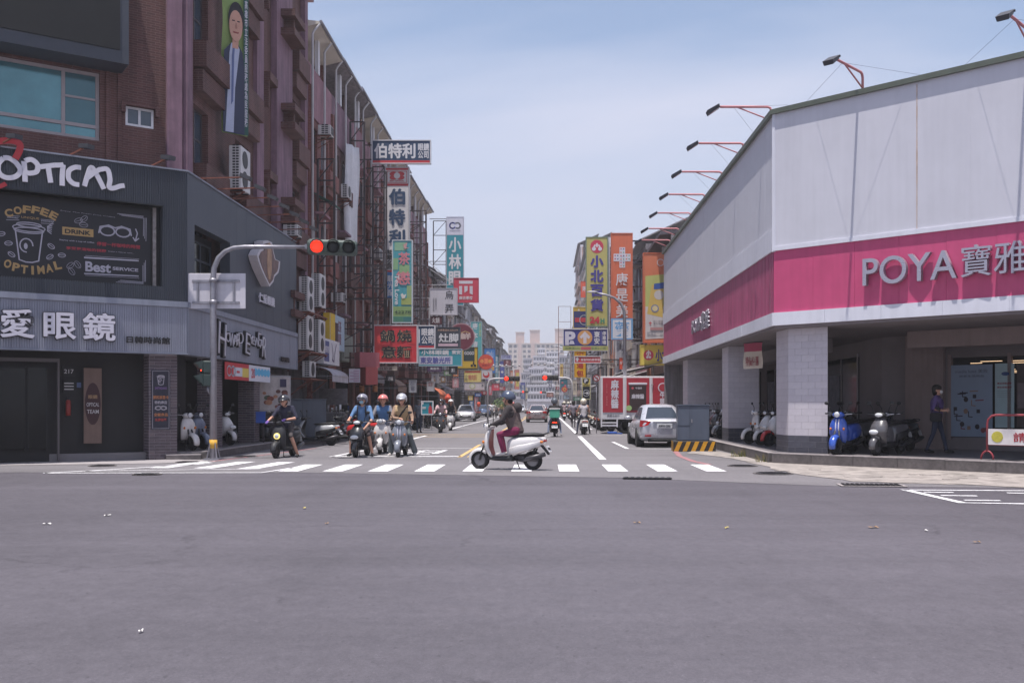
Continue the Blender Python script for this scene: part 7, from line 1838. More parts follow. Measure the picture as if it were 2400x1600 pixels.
# ================================================================ SCOOTERS (local forward is -y, origin on the ground between the wheels)
m_tyre = M('tyre_rubber', (34, 33, 35), .85, var=.2, scale=20); m_rim = M('wheel_rim', (120, 118, 122), .35, metal=.7, var=.1); m_rimk = M('wheel_rim_dark', (44, 44, 48), .4, metal=.4, var=.1)
m_plas = M('black_plastic', (36, 36, 39), .55, var=.15, scale=8); m_seat = M('seat_vinyl', (34, 32, 34), .5, var=.1); m_chrome = M('chrome', (190, 190, 196), .15, metal=1.0, var=.05)
m_tail = M('tail_red', (150, 26, 30), .25, var=0); m_tailon = M('tail_red_lit', (220, 50, 34), .3, var=0, emit=((255, 60, 30), 1.4)); m_amber = M('amber_lens', (206, 116, 40), .3, var=0)
m_hl = M('headlight_lens', (206, 208, 212), .1, var=.1, scale=20, spec=.8); m_plate = M('licence_plate', (206, 206, 210), .5, var=.06); m_pk = M('plate_ink', (40, 40, 46), .6, var=0); m_exh = M('exhaust_steel', (72, 70, 74), .4, metal=.6, var=.2)
def sel(y, hw, z0, z1, n=16, p=.7, cx=0.0):
    zc, hh = (z0+z1)/2, (z1-z0)/2; out = []
    for k in range(n):
        a = 2*math.pi*k/n; c, s = math.cos(a), math.sin(a)
        out.append((cx + hw*math.copysign(abs(c)**p, c), y, zc + hh*math.copysign(abs(s)**p, s)))
    return out[::-1]
def lathe_x(b, c, prof_, n=20, m=0):
    rings = [[(c[0]+x, c[1]+r_*math.cos(2*math.pi*k/n), c[2]+r_*math.sin(2*math.pi*k/n)) for k in range(n)] for x, r_ in prof_]
    return b.loft(rings, m)
WHEEL = {}
def wheel(parent, loc, r, w, rim, turn=0.0, n=20):
    k = (r, w, rim.name)
    if k not in WHEEL:
        t = B(); lathe_x(t, (0, 0, 0), [(-w*.38, r*.62), (-w*.5, r*.78), (-w*.42, r*.93), (-w*.2, r), (w*.2, r), (w*.42, r*.93), (w*.5, r*.78), (w*.38, r*.62), (w*.1, r*.60), (-w*.1, r*.60), (-w*.38, r*.62)], n)
        q = B(); q.cyl((-w*.2, 0, 0), (w*.2, 0, 0), r*.18, n=10)
        for a in range(5):
            an = a*2*math.pi/5; q.bar((0, 0, 0), (0, math.cos(an)*r*.58, math.sin(an)*r*.58), w*.3, r*.16)
        lathe_x(q, (0, 0, 0), [(-w*.36, r*.64), (-w*.36, r*.56), (w*.36, r*.56), (w*.36, r*.64)], n)
        WHEEL[k] = (t.mesh('tyre', m_tyre), q.mesh('rim', rim))
    o = put('wheel', WHEEL[k][0], parent, loc, (0, 0, turn)); put('rim', WHEEL[k][1], o)
    return o
def scooter(label, loc, rz, body, apron=None, inner=None, style='retro', group='scooters', rim=None, plate='MXR-5218', lit=False, steer=0.0, topbox=None, mirrors=True, seatm=None, tailm=None, lamp_m=None, stripe=None):
    apron = apron or body; inner = inner or m_plas; rim = rim or m_rimk
    t = thing('scooter', label, 'scooter', loc, rz, group)
    wheel(t, (0, -.62, .215), .215, .10, rim, steer); wheel(t, (0, .60, .215), .215, .11, rim)
    bd = lambda b, nm, m: b.build(nm, m, t)
    # front fender and fork
    b = B(); rings = []
    for k in range(9):
        a = R(-15 + k*19); r_ = .245 + (.02 if style == 'retro' else 0); hw = .075 + .02*math.sin(k/8*math.pi)
        cy, cz = -.62 - math.cos(a)*r_, .215 + math.sin(a)*r_; ny, nz = -math.cos(a), math.sin(a)
        rings.append([(-hw, cy - ny*.07, cz - nz*.07), (-hw*.85, cy - ny*.02, cz - nz*.02), (0, cy + ny*.015, cz + nz*.015), (hw*.85, cy - ny*.02, cz - nz*.02), (hw, cy - ny*.07, cz - nz*.07)])
    b.loft(rings, 0, True, cap=False, closed=False); o = bd(b, 'front_fender', body); md = o.modifiers.new('solid', 'SOLIDIFY'); md.thickness = .008
    for s in (-1, 1): bd(B().tube([(s*.075, -.62, .215), (s*.07, -.56, .42), (s*.05, -.50, .58)], .022, 8), 'fork', m_plas)
    # leg shield: crescent sections from the floor to the handlebar
    rings = []
    if style == 'retro': prof_ = [(.27, -.34, .14, .05), (.36, -.40, .19, .07), (.50, -.46, .225, .09), (.64, -.47, .225, .10), (.76, -.455, .20, .10), (.85, -.43, .15, .085), (.90, -.41, .10, .07)]
    elif style == 'sport': prof_ = [(.25, -.34, .12, .04), (.36, -.44, .17, .09), (.48, -.56, .21, .16), (.60, -.58, .225, .18), (.72, -.52, .20, .15), (.82, -.46, .15, .11), (.90, -.41, .09, .07)]
    else: prof_ = [(.24, -.34, .14, .05), (.36, -.43, .18, .10), (.52, -.49, .20, .13), (.68, -.49, .20, .13), (.80, -.46, .18, .11), (.87, -.43, .13, .09), (.91, -.41, .09, .06)]
    for (z, yc, hw, d) in prof_:
        ring = []
        for k in range(9):
            a = math.pi*(k/8 - .5); ring.append((hw*math.sin(a), yc + d*.6 - d*1.0*math.cos(a), z))
        for k in range(9):
            a = math.pi*(.5 - k/8); ring.append((hw*.86*math.sin(a), yc + d*.6 + .045 - d*.55*math.cos(a), z))
        rings.append(ring)
    b = B(); b.loft(rings, 0, True, mf=lambda a, k: 0 if k < 8 or k in (8, 17) else 1); o = bd(b, 'leg_shield', [apron, inner])
    if stripe:
        for s in (-1, 1): B().tube([(s*.035, p[1] - p[3]*.41, p[0]) for p in prof_[2:6]], .016, 6).build('stripe', stripe, o)
    if style == 'sport': B().ell((0, -.745, .56), (.12, .05, .06), 12, 6).build('headlamp', m_hl, o)
    if style == 'retro':
        for s in (-1, 1): B().ell((s*.16, -.50, .62), (.025, .03, .035), 10, 6).build('indicator', m_amber, o)
    if style == 'round':
        B().cyl((0, -.535, .60), (0, -.575, .60), .085, .085, n=20).build('headlamp_ring', lamp_m or m_chrome, o); B().ell((0, -.572, .60), (.062, .02, .062), 16, 6).build('headlamp', m_hl, o)
    # handlebar, cowl, mirrors
    hb = bd(B().ell((0, -.40, .955), (.15 if style != 'round' else .12, .12, .075), 16, 8), 'handlebar_cowl', body if style == 'retro' else m_plas)
    if style == 'retro': B().cyl((0, -.47, .965), (0, -.525, .965), .075, .072, n=18).build('headlamp_ring', m_chrome, hb); B().ell((0, -.522, .965), (.064, .022, .064), 16, 6).build('headlamp', m_hl, hb)
    elif style == 'sport': B().ell((0, -.49, .955), (.10, .04, .05), 12, 6).build('headlamp', m_hl, hb)
    for s in (-1, 1):
        B().tube([(s*.10, -.38, .965), (s*.24, -.35, .985), (s*.36, -.31, .985)], .02, 8).build('grip', m_plas, hb)
        B().bar((s*.16, -.42, .97), (s*.33, -.39, .975), .014).build('brake_lever', m_chrome, hb)
        if mirrors:
            mo = B().tube([(s*.17, -.38, .99), (s*.21, -.37, 1.12), (s*.26, -.39, 1.20)], .009, 6).build('mirror_stem', m_plas, hb)
            B().ell((s*.29, -.40, 1.235), (.062, .018, .042), 12, 6).build('mirror', m_plas, hb)
    # floor, under-seat body, rear cowl
    b = B(); b.loft([sel(y, hw, z0, z1) for y, hw, z0, z1 in ((-.40, .13, .22, .30), (-.25, .17, .20, .31), (.0, .18, .19, .31), (.16, .17, .19, .36))]); bd(b, 'footboard', m_plas)
    b = B(); b.loft([sel(y, hw, z0, z1) for y, hw, z0, z1 in ((.04, .12, .26, .66), (.12, .165, .28, .72), (.30, .205, .36, .745), (.50, .215, .42, .755), (.70, .18, .48, .755), (.84, .11, .56, .745), (.91, .05, .62, .72))]); bd(b, 'rear_body', body)
    for s in (-1, 1):
        b = B(); b.loft([sel(y, .03, z0, z1, 12, .8, s*cx) for y, cx, z0, z1 in ((.10, .155, .34, .50), (.30, .20, .38, .56), (.55, .21, .44, .60), (.80, .13, .55, .66))]); bd(b, 'side_panel', body if style == 'retro' else inner)
    b = B(); b.loft([sel(y, hw, z0, z1, 16, .75) for y, hw, z0, z1 in ((-.01, .07, .735, .775), (.08, .13, .725, .80), (.28, .145, .73, .805), (.42, .15, .74, .825), (.62, .14, .745, .835), (.80, .10, .745, .82), (.86, .05, .75, .79))]); bd(b, 'seat', seatm or m_seat)
    bd(B().tube([(-.13, .66, .76), (-.14, .86, .80), (-.08, .96, .83), (.08, .96, .83), (.14, .86, .80), (.13, .66, .76)], .012, 6), 'grab_rail', m_plas)
    bd(B().ell((0, .87, .655), (.10, .05, .045), 12, 6), 'tail_lamp', m_tailon if lit else (tailm or m_tail))
    for s in (-1, 1): bd(B().ell((s*.12, .82, .63), (.03, .05, .03), 8, 6), 'indicator', m_amber)
    b = B(); i = b.add([(-.09, .78, .60), (.09, .78, .60), (.075, .98, .36), (-.075, .98, .36), (-.09, .76, .58), (.09, .76, .58), (.075, .96, .34), (-.075, .96, .34)])
    for q in ((0,1,2,3),(7,6,5,4),(0,4,5,1),(1,5,6,2),(2,6,7,3),(3,7,4,0)): b.face([i+k for k in q[::-1]])
    bd(b, 'rear_fender', m_plas)
    pl_ = bpy.data.objects.new('licence_plate', B().box(-.13, -.004, -.075, .13, .004, .075).mesh('licence_plate', m_plate)); COL.objects.link(pl_); pl_.parent = t; pl_.location = (0, .965, .475); pl_.rotation_euler = (R(-28), 0, R(180))
    text(plate, m_pk, pl_, 0, 0, .21, .06, y=-.007, depth=.004, offset=.02)
    b = B(); b.loft([sel(y, .10, z0, z1, 10, .7, -.05) for y, z0, z1 in ((.18, .20, .34), (.40, .16, .36), (.66, .15, .32), (.74, .18, .28))]); bd(b, 'engine', m_exh)
    bd(B().tube([(.10, .30, .22), (.15, .42, .22), (.17, .52, .26), (.18, .92, .36)], [.025, .03, .055, .05], 10), 'exhaust', m_exh)
    bd(B().tube([(-.10, .20, .20), (-.14, .26, .02), (-.12, .28, .015)], .012, 6), 'side_stand', m_plas)
    for s in (-1, 1): bd(B().cyl((s*.13, .58, .24), (s*.11, .70, .56), .022, n=8), 'shock_absorber', m_plas)
    if topbox: 
        bd(B().bbox(-.23, .60, .86, .23, 1.02, 1.24, .02), 'delivery_box', topbox)
    return t
def shade_of(nm, c, rough=.28, coat=.6): return M(nm, c, rough, var=.05, scale=6, coat=coat)
p_white = shade_of('scooter_white', (204, 200, 200)); p_black = shade_of('scooter_black', (40, 40, 44)); p_mblack = M('scooter_matt_black', (44, 44, 48), .55, var=.1); p_grey = shade_of('scooter_grey', (120, 124, 134)); p_silver = shade_of('scooter_silver', (164, 164, 168))
p_blue = shade_of('scooter_blue', (52, 84, 172)); p_red = shade_of('scooter_red', (182, 46, 48)); p_rose = shade_of('scooter_rose', (176, 112, 106), .4, .3); p_bluegr = shade_of('scooter_bluegrey', (108, 116, 136)); p_dgrey = shade_of('scooter_dark_grey', (84, 82, 86)); p_cream = shade_of('scooter_cream', (206, 196, 178)); p_bord = shade_of('scooter_bordeaux', (110, 46, 54))
GW = 'scooters waiting at the stop line'; GP = 'parked scooters'; GM = 'scooters in traffic'
MAIN = scooter('white and rose scooter crossing the zebra stripes side-on', (-.86, 22.25, 0), R(-103), p_white, p_white, p_rose, 'retro', GM, m_rim, 'MXR-5218', mirrors=True)
S1 = scooter('matt black scooter with a yellow-ringed round lamp, leftmost of those at the stop line', (-7.2, 27.5, 0), R(-7), p_mblack, p_mblack, m_plas, 'round', GW, lamp_m=M('lamp_ring_yellow', (206, 186, 96), .4, var=0, emit=((255, 230, 140), .5)))
S2 = scooter('black scooter under the rider with the pale blue mask', (-5.15, 27.9, 0), R(-5), p_black, p_black, m_plas, 'sport', GW)
S3 = scooter('white scooter under the rider with the pink helmet', (-4.86, 29.75, 0), R(2), p_white, p_white, m_plas, 'retro', GW, mirrors=False)
S4 = scooter('grey scooter with white stripes under the rider with the silver helmet', (-4.05, 28.1, 0), R(-1), p_grey, p_grey, m_plas, 'retro', GW, stripe=m_ltw)
scooter('silver and black scooter parked side-on before the dark cabinet', (-8.15, 35.2, 0), R(-97), p_silver, p_silver, m_plas, 'sport', GP, m_rimk)
scooter('red and black scooter parked just behind the silver and black one', (-7.35, 36.9, 0), R(-104), p_red, p_black, m_plas, 'sport', GP)
scooter('black scooter parked behind the red and black one', (-7.6, 38.4, 0), R(-110), p_black, p_black, m_plas, 'sport', GP)
scooter('white scooter in the left arcade beside the corner pillar', (-10.05, 27.35, .2), R(52), p_white, p_white, m_plas, 'retro', GP)
scooter('blue-grey scooter in the left arcade between white ones', (-10.05, 28.15, .2), R(54), p_bluegr, p_bluegr, m_plas, 'retro', GP)
scooter('white and red scooter in the left arcade behind the signal pole', (-10.2, 30.9, .2), R(58), p_white, p_white, p_red, 'sport', GP)
scooter('dark scooter deep in the left arcade near the last pillar', (-10.6, 32.2, .2), R(60), p_black, p_black, m_plas, 'retro', GP)
scooter('black scooter on a rack near the blue crate', (-9.3, 33.9, .0), R(75), p_black, p_black, m_plas, 'sport', GP)
for k, (x, y_, r_, pm_) in enumerate(((-8.6, 37.2, -100, p_dgrey), (-8.9, 39.6, -96, p_black), (-8.2, 40.6, -106, p_silver), (-8.5, 42.4, -98, p_black), (-7.9, 43.6, -92, p_bord), (-8.4, 45.4, -100, p_dgrey), (-7.2, 39.8, -108, p_red), (-8.1, 47.6, -95, p_white), (-7.7, 50.0, -90, p_black), (-8.2, 52.6, -98, p_bluegr))):
    scooter('scooter in the crowded left kerb row behind the waiting riders, %s from the front' % ORD[k], (x, y_, 0), R(r_), pm_, None, m_plas, ('sport', 'retro')[k % 2], GP)
# right arcade
scooter('white scooter in the right arcade left of the corner column', (6.85, 30.6, .25), R(-78), p_white, p_white, m_plas, 'retro', GP)
scooter('second white scooter in the right arcade', (7.0, 29.7, .25), R(-76), p_white, p_white, m_plas, 'sport', GP)
scooter('red and white scooter closest to the corner column', (7.05, 28.9, .25), R(-76), p_red, p_white, p_red, 'sport', GP)
scooter('blue scooter with round badges right of the corner column', (7.3, 24.3, .25), R(-36), p_blue, p_blue, m_plas, 'retro', GP, steer=R(-25), stripe=m_ltw)
scooter('dark grey scooter beside the blue one, in front of the pier', (8.2, 23.8, .25), R(-45), p_dgrey, p_dgrey, m_plas, 'sport', GP, m_rim)
scooter('dark scooter in the shade behind the blue one', (7.7, 26.2, .25), R(-40), p_black, p_black, m_plas, 'retro', GP)
scooter('black scooter in the shade behind the dark grey one', (8.9, 25.2, .25), R(-50), p_black, p_black, m_plas, 'sport', GP)
for k, (x, y_, r_) in enumerate(((7.5, 27.6, -44), (8.4, 26.9, -48))): scooter('dark scooter in the deep shade of the right arcade, %s behind the blue one' % ORD[k], (x, y_, .25), R(r_), (p_black, p_dgrey)[k % 2], None, m_plas, ('sport', 'retro')[k % 2], GP)
for k, Y in enumerate((35.2, 36.1, 37.1, 38.2, 39.4)):
    scooter('dark scooter parked in the right arcade behind the cabinet, %s in line' % ORD[k], (6.8 + .1*(k % 2), Y, .25), R(-80 - 4*(k % 3)), (p_black, p_silver, p_dgrey, p_bord, p_black)[k], None, m_plas, ('sport', 'retro', 'sport')[k % 3], GP)
# riders in traffic
S5 = scooter('dark scooter coming towards the crossing under a rider in pink', (-5.42, 51.6, 0), R(2), p_black, p_dgrey, m_plas, 'retro', GM)
S6 = scooter('white scooter with round front coming towards the crossing', (-5.32, 56.0, 0), R(2), p_white, p_white, m_plas, 'round', GM, mirrors=False)
S7 = scooter('black scooter seen from behind with a lit tail lamp and green delivery box', (.42, 45.5, 0), R(180), p_black, p_black, m_plas, 'sport', GM, lit=True, topbox=M('delivery_green', (74, 160, 136), .6, var=.08), plate='MLS-0783')
bx = [c for c in S7.children if c.name.startswith('delivery_box')][0]; B().bbox(-.25, .58, 1.235, .25, 1.04, 1.285, .015).build('lid', m_white, bx)
S8 = scooter('white scooter seen from behind under a rider in a grey vest', (1.86, 48.6, 0), R(183), p_white, p_white, m_plas, 'retro', GM, plate='NAB-1129')
S9 = scooter('distant scooter with lit tail lamp right of the green box', (1.75, 92, 0), R(180), p_black, p_black, m_plas, 'sport', GM, lit=True)
S10 = scooter('dark scooter with a rider in red beside the teal poster board', (-7.1, 60.5, 0), R(-70), p_black, p_black, m_plas, 'sport', GM)
# rows of parked scooters further along both kerbs
protos = [scooter('black scooter parked at the left market kerb, nearest the striped shirt', (-7.9, 56.0, 0), R(-80), p_black, None, m_plas, 'sport', GP), scooter('cream scooter parked at the left market kerb', (-8.0, 66.5, 0), R(-75), p_cream, None, m_plas, 'retro', GP), scooter('bordeaux scooter parked at the left market kerb', (-7.8, 70.0, 0), R(-84), p_bord, None, m_plas, 'sport', GP)]
rk = random.Random(17)
places = [(-7.7, 64.5), (-7.8, 72.5), (-8.0, 75), (-7.7, 95), (-7.8, 97), (-7.9, 99), (-7.6, 101.5), (-7.9, 104), (-7.8, 107), (-7.6, 118), (-7.8, 122), (-7.9, 127), (-7.5, 140), (-7.7, 146),
          (4.1, 53.0), (3.7, 54.2), (3.9, 55.3), (3.6, 56.6), (4.0, 57.8), (3.8, 59.0), (4.0, 60.4), (3.7, 61.8), (4.2, 63.4), (3.9, 65.5), (3.8, 68), (4.1, 70.5), (4.0, 74), (3.9, 78), (3.7, 83), (4.0, 90), (3.9, 97), (4.0, 106), (3.8, 116)]
for k, (x, y_) in enumerate(places):
    c = copy_tree(protos[rk.randrange(3)]); c.location = (x, y_, 0); c.rotation_euler = (0, 0, R((-85 if x < 0 else 95) + rk.uniform(-14, 14)))
    c['label'] = 'scooter in the parked line along the %s kerb, %s from the crossing' % ('left' if x < 0 else 'right', ('%s' % (ORD[k % 14]) if k < 14 else ORD[(k - 14) % 14] if k < 28 else ('fifteenth', 'sixteenth', 'seventeenth', 'eighteenth', 'nineteenth')[k - 28]))

# ================================================================ CARS (local forward is -y)
m_cglass = M('car_glass', (44, 52, 62), .06, var=.08, scale=2, spec=.8); m_trimk = M('car_trim_black', (24, 24, 26), .5, var=.1)
def car(label, loc, rz, paint, plate='AMW-2061', group='cars', tail=True):
    t = thing('car', label, 'car', loc, rz, group)
    st = [(-2.20, .36, .56, .50), (-2.14, .25, .66, .70), (-1.95, .20, .74, .80), (-1.5, .18, .84, .845), (-.95, .17, .92, .85), (0, .17, .94, .855), (.9, .17, .94, .855), (1.5, .18, .965, .845), (1.95, .22, .975, .82), (2.14, .30, .94, .77), (2.20, .40, .82, .68)]
    rings = []
    for (y, zl, zt_, hw) in st:
        half = [(0, zl), (hw*.75, zl), (hw*.97, zl + .07), (hw*1.0, zl + (zt_-zl)*.38), (hw*.985, zl + (zt_-zl)*.66), (hw*.945, zl + (zt_-zl)*.88), (hw*.84, zt_), (hw*.45, zt_ + .02), (0, zt_ + .025)]
        ring = [(x, y, z) for x, z in half] + [(-x, y, z) for x, z in half[-2:0:-1]]
        rings.append(ring[::-1])
    b = B(); b.loft(rings); b.build('body', paint, t, sub=1)
    # cabin: three rounded rings
    def cr(y0, y1, hw, z, rr=.12): return [(-hw + rr, y0, z), (hw - rr, y0, z), (hw, y0 + rr, z), (hw, y1 - rr, z), (hw - rr, y1, z), (-hw + rr, y1, z), (-hw, y1 - rr, z), (-hw, y0 + rr, z)]
    B().loft([cr(-1.08, 1.80, .76, .88), cr(-.98, 1.72, .72, .945), cr(-.30, .96, .57, 1.37, .15), cr(-.16, .80, .50, 1.435, .17), cr(.1, .6, .3, 1.47, .1)]).build('cabin', paint, t)
    def pane(name, pts, mat=m_cglass, off=.012, parent=t):
        p = [Vector(q) for q in pts]; nrm = (p[1]-p[0]).cross(p[3]-p[0]).normalized()
        b = B(); i = b.add([q + nrm*off for q in p] + [q - nrm*.01 for q in p]); b.face((i, i+1, i+2, i+3))
        for k in range(4): b.face((i+k, i+4+k, i+4+(k+1) % 4, i+(k+1) % 4))
        return b.build(name, mat, parent)
    L = lambda a, c, f: Vector(a).lerp(Vector(c), f)
    pane('windscreen', [(-.58, -.94, .975), (.58, -.94, .975), (.42, -.33, 1.36), (-.42, -.33, 1.36)])
    pane('rear_window', [(.58, 1.68, .972), (-.58, 1.68, .972), (-.42, .99, 1.355), (.42, .99, 1.355)])
    for s in (-1, 1):
        a0, a1, b0, b1 = (s*.722, -.80, .965), (s*.722, 1.46, .965), (s*.578, -.20, 1.35), (s*.578, .86, 1.35)
        for f0, f1 in ((.03, .46), (.50, .96)):
            q = [L(a0, a1, f0), L(a0, a1, f1), L(b0, b1, f1), L(b0, b1, f0)]; q = q if s > 0 else q[::-1]
            pane('side_window', q)
        mo = B().ell((s*.93, -.72, .98), (.11, .06, .075), 12, 6).build('mirror', paint, t); B().bar((s*.80, -.74, .95), (s*.88, -.73, .97), .04).build('mirror_arm', m_trimk, mo)
        for y_ in (-.15, .75): B().bbox(s*.86 - .012, y_, .80, s*.86 + .012, y_ + .17, .83, .006).build('door_handle', paint, t)
        for y_ in (-1.38, 1.30):
            B().cyl((s*.62, y_, .30), (s*.862, y_, .30), .355, n=24, sm=False).build('wheel_arch', m_trimk, t)
            wheel(t, (s*.775, y_, .30), .30, .20, m_rim, n=24)
        # lamps
        if tail:
            pane('tail_lamp', [(s*.80, 2.06, .93), (s*.46, 2.19, .90), (s*.55, 2.21, .76), (s*.82, 2.06, .70)][::-1 if s > 0 else 1], m_tail, .03)
            B().box(s*.45, 2.16, .38, s*.66, 2.215, .43).build('reflector', m_tail, t)
        pane('headlamp', [(s*.46, -2.16, .70), (s*.79, -1.97, .77), (s*.80, -1.98, .64), (s*.50, -2.19, .58)][::-1 if s < 0 else 1], m_hl, .03)
    B().bbox(-.26, 2.19, .66, .26, 2.225, .82, .008).build('licence_plate', m_plate, t)
    text(plate, m_pk, t, 0, .74, .42, .085, y=2.232, depth=.006, offset=.02, rot=(0, 0, R(180)))
    B().bbox(-.40, 2.17, .85, .40, 2.23, .885, .01).build('boot_trim', m_chrome, t)
    B().bbox(-.55, 2.06, .20, .55, 2.17, .30, .02).build('rear_valance', m_trimk, t)
    B().bbox(-.5, -2.215, .34, .5, -2.15, .50, .02).build('grille', m_trimk, t); B().bbox(-.25, -2.23, .42, .25, -2.21, .53, .005).build('front_plate', m_plate, t)
    return t
c_silver = M('car_silver', (190, 190, 198), .28, metal=.35, var=.03, coat=.5); c_white = M('car_white', (206, 204, 208), .28, var=.03, coat=.6); c_pale = M('car_champagne', (170, 154, 154), .28, metal=.5, var=.03, coat=.5); c_navy = M('car_navy', (52, 70, 104), .25, metal=.3, var=.03, coat=.6); c_black = M('car_black', (34, 34, 38), .22, var=.03, coat=.6)
pc = G(1541, 1047)
car('silver saloon parked beside the electricity cabinet, seen from behind', (pc.x + .12, pc.y + .5 + 1.0, 0), R(181), c_silver)
car('champagne saloon driving away in the right lane', (P(1258, 989, 81).x, 83, 0), R(180), c_pale, 'BKL-7735')
car('white saloon facing the crossing at the left market', (P(1088, 987, 86).x, 88, 0), R(3), c_white, 'BFA-0261')
car('navy car parked at the left kerb beyond the white saloon', (P(1130, 975, 116).x, 118, 0), R(8), c_navy)
car('white car parked at the left kerb in the distance', (P(1148, 975, 130).x, 134, 0), R(5), c_white)
car('black car parked at the right kerb beyond the truck', (3.6, 101, 0), R(180), c_black)
car('white car far ahead in the right lane', (-.6, 150, 0), R(180), c_white)
car('silver car far ahead in the oncoming lane', (-4.0, 165, 0), R(0), c_silver)
car('dark car far down the street beside the median line', (-.5, 205, 0), R(180), c_navy)
car('white van-like car waiting at the right kerb far away', (3.4, 140, 0), R(180), c_white)

# ---- box truck standing across the parking strip
tk = thing('box_truck', 'box truck with red sauce advertisements parked behind the silver car', 'truck', (P(1408, 985, 49.5).x, 49.5, 0))
m_tred = M('truck_red', (166, 46, 60), .5, var=.06, scale=1); w_box = 4.6
Zb, Zt_ = .72, 2.86
B().bbox(0, 0, Zb, w_box, 2.0, Zt_, .02).build('cargo_box', m_white, tk)
pxm = 49.5/F
for (xa, xb) in ((.10, 1.10), (1.28, 2.42), (2.58, 3.6)): B().box(xa, -.02, Zb + .35, xb, -.002, Zt_ - .08).build('red_panel', m_tred, tk)
text('麻辣醬', m_ltw, tk, .70, 1.98, .40, 1.42, y=-.03, vertical=True, offset=.04); text('正宗川味 嗆辣夠味', M('truck_pink', (206, 120, 120), .6, var=0), tk, .30, 1.95, .07, 1.1, y=-.03, vertical=True, offset=.0)
text('東誠食品行', M('truck_ink', (96, 96, 110), .6, var=0), tk, .62, Zb + .2, .62, .12, y=-.012)
B().bbox(1.42, -.045, Zb + .45, 2.26, -.021, 2.42, .01).build('jar_print', M('jar_dark', (60, 44, 46), .5, var=.2), tk); B().bbox(1.38, -.05, 2.44, 2.30, -.022, 2.54, .01).build('jar_lid', m_ltw, tk)
text('麻辣醬', m_ltw, tk, 1.84, 1.86, .62, .24, y=-.056, offset=.03); B().prism([(1.58 + math.cos(k*math.pi/8)*.06, 2.27 + math.sin(k*math.pi/8)*.06) for k in range(16)], -.056, -.046).build('emblem', M('emblem_rose', (190, 84, 96), .5, var=0), tk); text('牛頭牌', m_ltw, tk, 1.88, 2.27, .32, .1, y=-.052)
B().prism([(1.4 + math.cos(k*math.pi/8)*.14, 1.28 + math.sin(k*math.pi/8)*.14) for k in range(16)], -.064, -.05).build('sticker', M('sticker_green', (156, 186, 120), .5, var=.1), tk)
B().prism([(3.08 + math.cos(k*math.pi/10)*.24, 2.3 + math.sin(k*math.pi/10)*.24) for k in range(20)], -.032, -.022).build('emblem', m_ltw, tk); B().prism([(3.08 + math.cos(k*math.pi/10)*.19, 2.3 + math.sin(k*math.pi/10)*.19) for k in range(20)], -.04, -.033).build('emblem', m_tred, tk)
text('牛頭牌', m_ltw, tk, 3.08, 1.62, .3, .95, y=-.034, vertical=True, offset=.03)
for x in (1.19, 2.50): B().box(x - .03, -.03, Zb + .1, x + .03, -.002, Zt_ - .03).build('panel_rib', m_white, tk)
for z in (1.5, 2.45): B().cyl((2.5, -.05, z), (2.62, -.05, z), .02, n=8).build('hinge', m_alu, tk)
b = B()
for z in (.38, .52): B().box(.0, .0, z, .85, .04, z + .07).build('guard_rail', m_white, tk)
for x in (0, .78): B().box(x, -.005, .34, x + .07, .045, Zb).build('guard_post', m_white, tk)
B().box(.2, .2, .58, w_box, 1.8, Zb).build('chassis', m_trimk, tk)
for x in (1.25, 5.2):
    for y_ in (.15, 1.85): wheel(tk, (x, y_, .36), .36, .22, m_rim, R(90), 24)
B().bbox(w_box + .1, .08, .5, w_box + 1.6, 1.9, 2.2, .12).build('cab', m_white, tk); B().box(w_box + .5, .07, 1.4, w_box + 1.4, .079, 2.0).build('cab_window', m_cglass, tk)
q = P(1435, 1010, 49); t = thing('plastic_crate', 'flattened blue crate on the road under the truck', 'crate', (q.x, 49.2, 0), R(10)); B().bbox(-.22, -.15, 0, .22, .15, .12, .02).build('tub', MATS['crate_blue'], t); B().bbox(.2, -.12, 0, .5, .12, .05, .01).build('lid', MATS['crate_blue'], t)
# ================================================================ PEOPLE: one continuous body mesh each, clothes by region, headgear as children
import numpy as np
SKIN = M('skin', (196, 148, 126), .6, var=.08, scale=12)
BODIES = []
def V3(*a): return Vector(a)
def cap(L, p0, p1, r0, r1, key): L.append((Vector(p0), Vector(p1), r0, r1, key))
def hand(L, w, f, s, c, key, fine):
    """five fingers: w wrist, f along the hand, s towards the thumb, c towards the palm side"""
    w, f, s, c = Vector(w), Vector(f).normalized(), Vector(s).normalized(), Vector(c).normalized()
    cap(L, w, w + f*.075, .026, .030, key)
    if not fine: cap(L, w + f*.07, w + f*.11 + c*.04, .032, .022, key); return
    for k in range(4):
        o = s*(.033 - .022*k); ln = (.034, .038, .036, .029)[k]
        a = w + f*.078 + o; m_ = a + f*ln*.8 + c*ln*.75; e = m_ + c*ln*.9 - f*ln*.25
        cap(L, a - f*.02, m_, .0115, .011, key); cap(L, m_, e, .011, .009, key)
    a = w + f*.03 + s*.028; m_ = a + s*.03 + f*.025 + c*.012; cap(L, a, m_, .014, .012, key); cap(L, m_, m_ + f*.022 + c*.026, .012, .010, key)
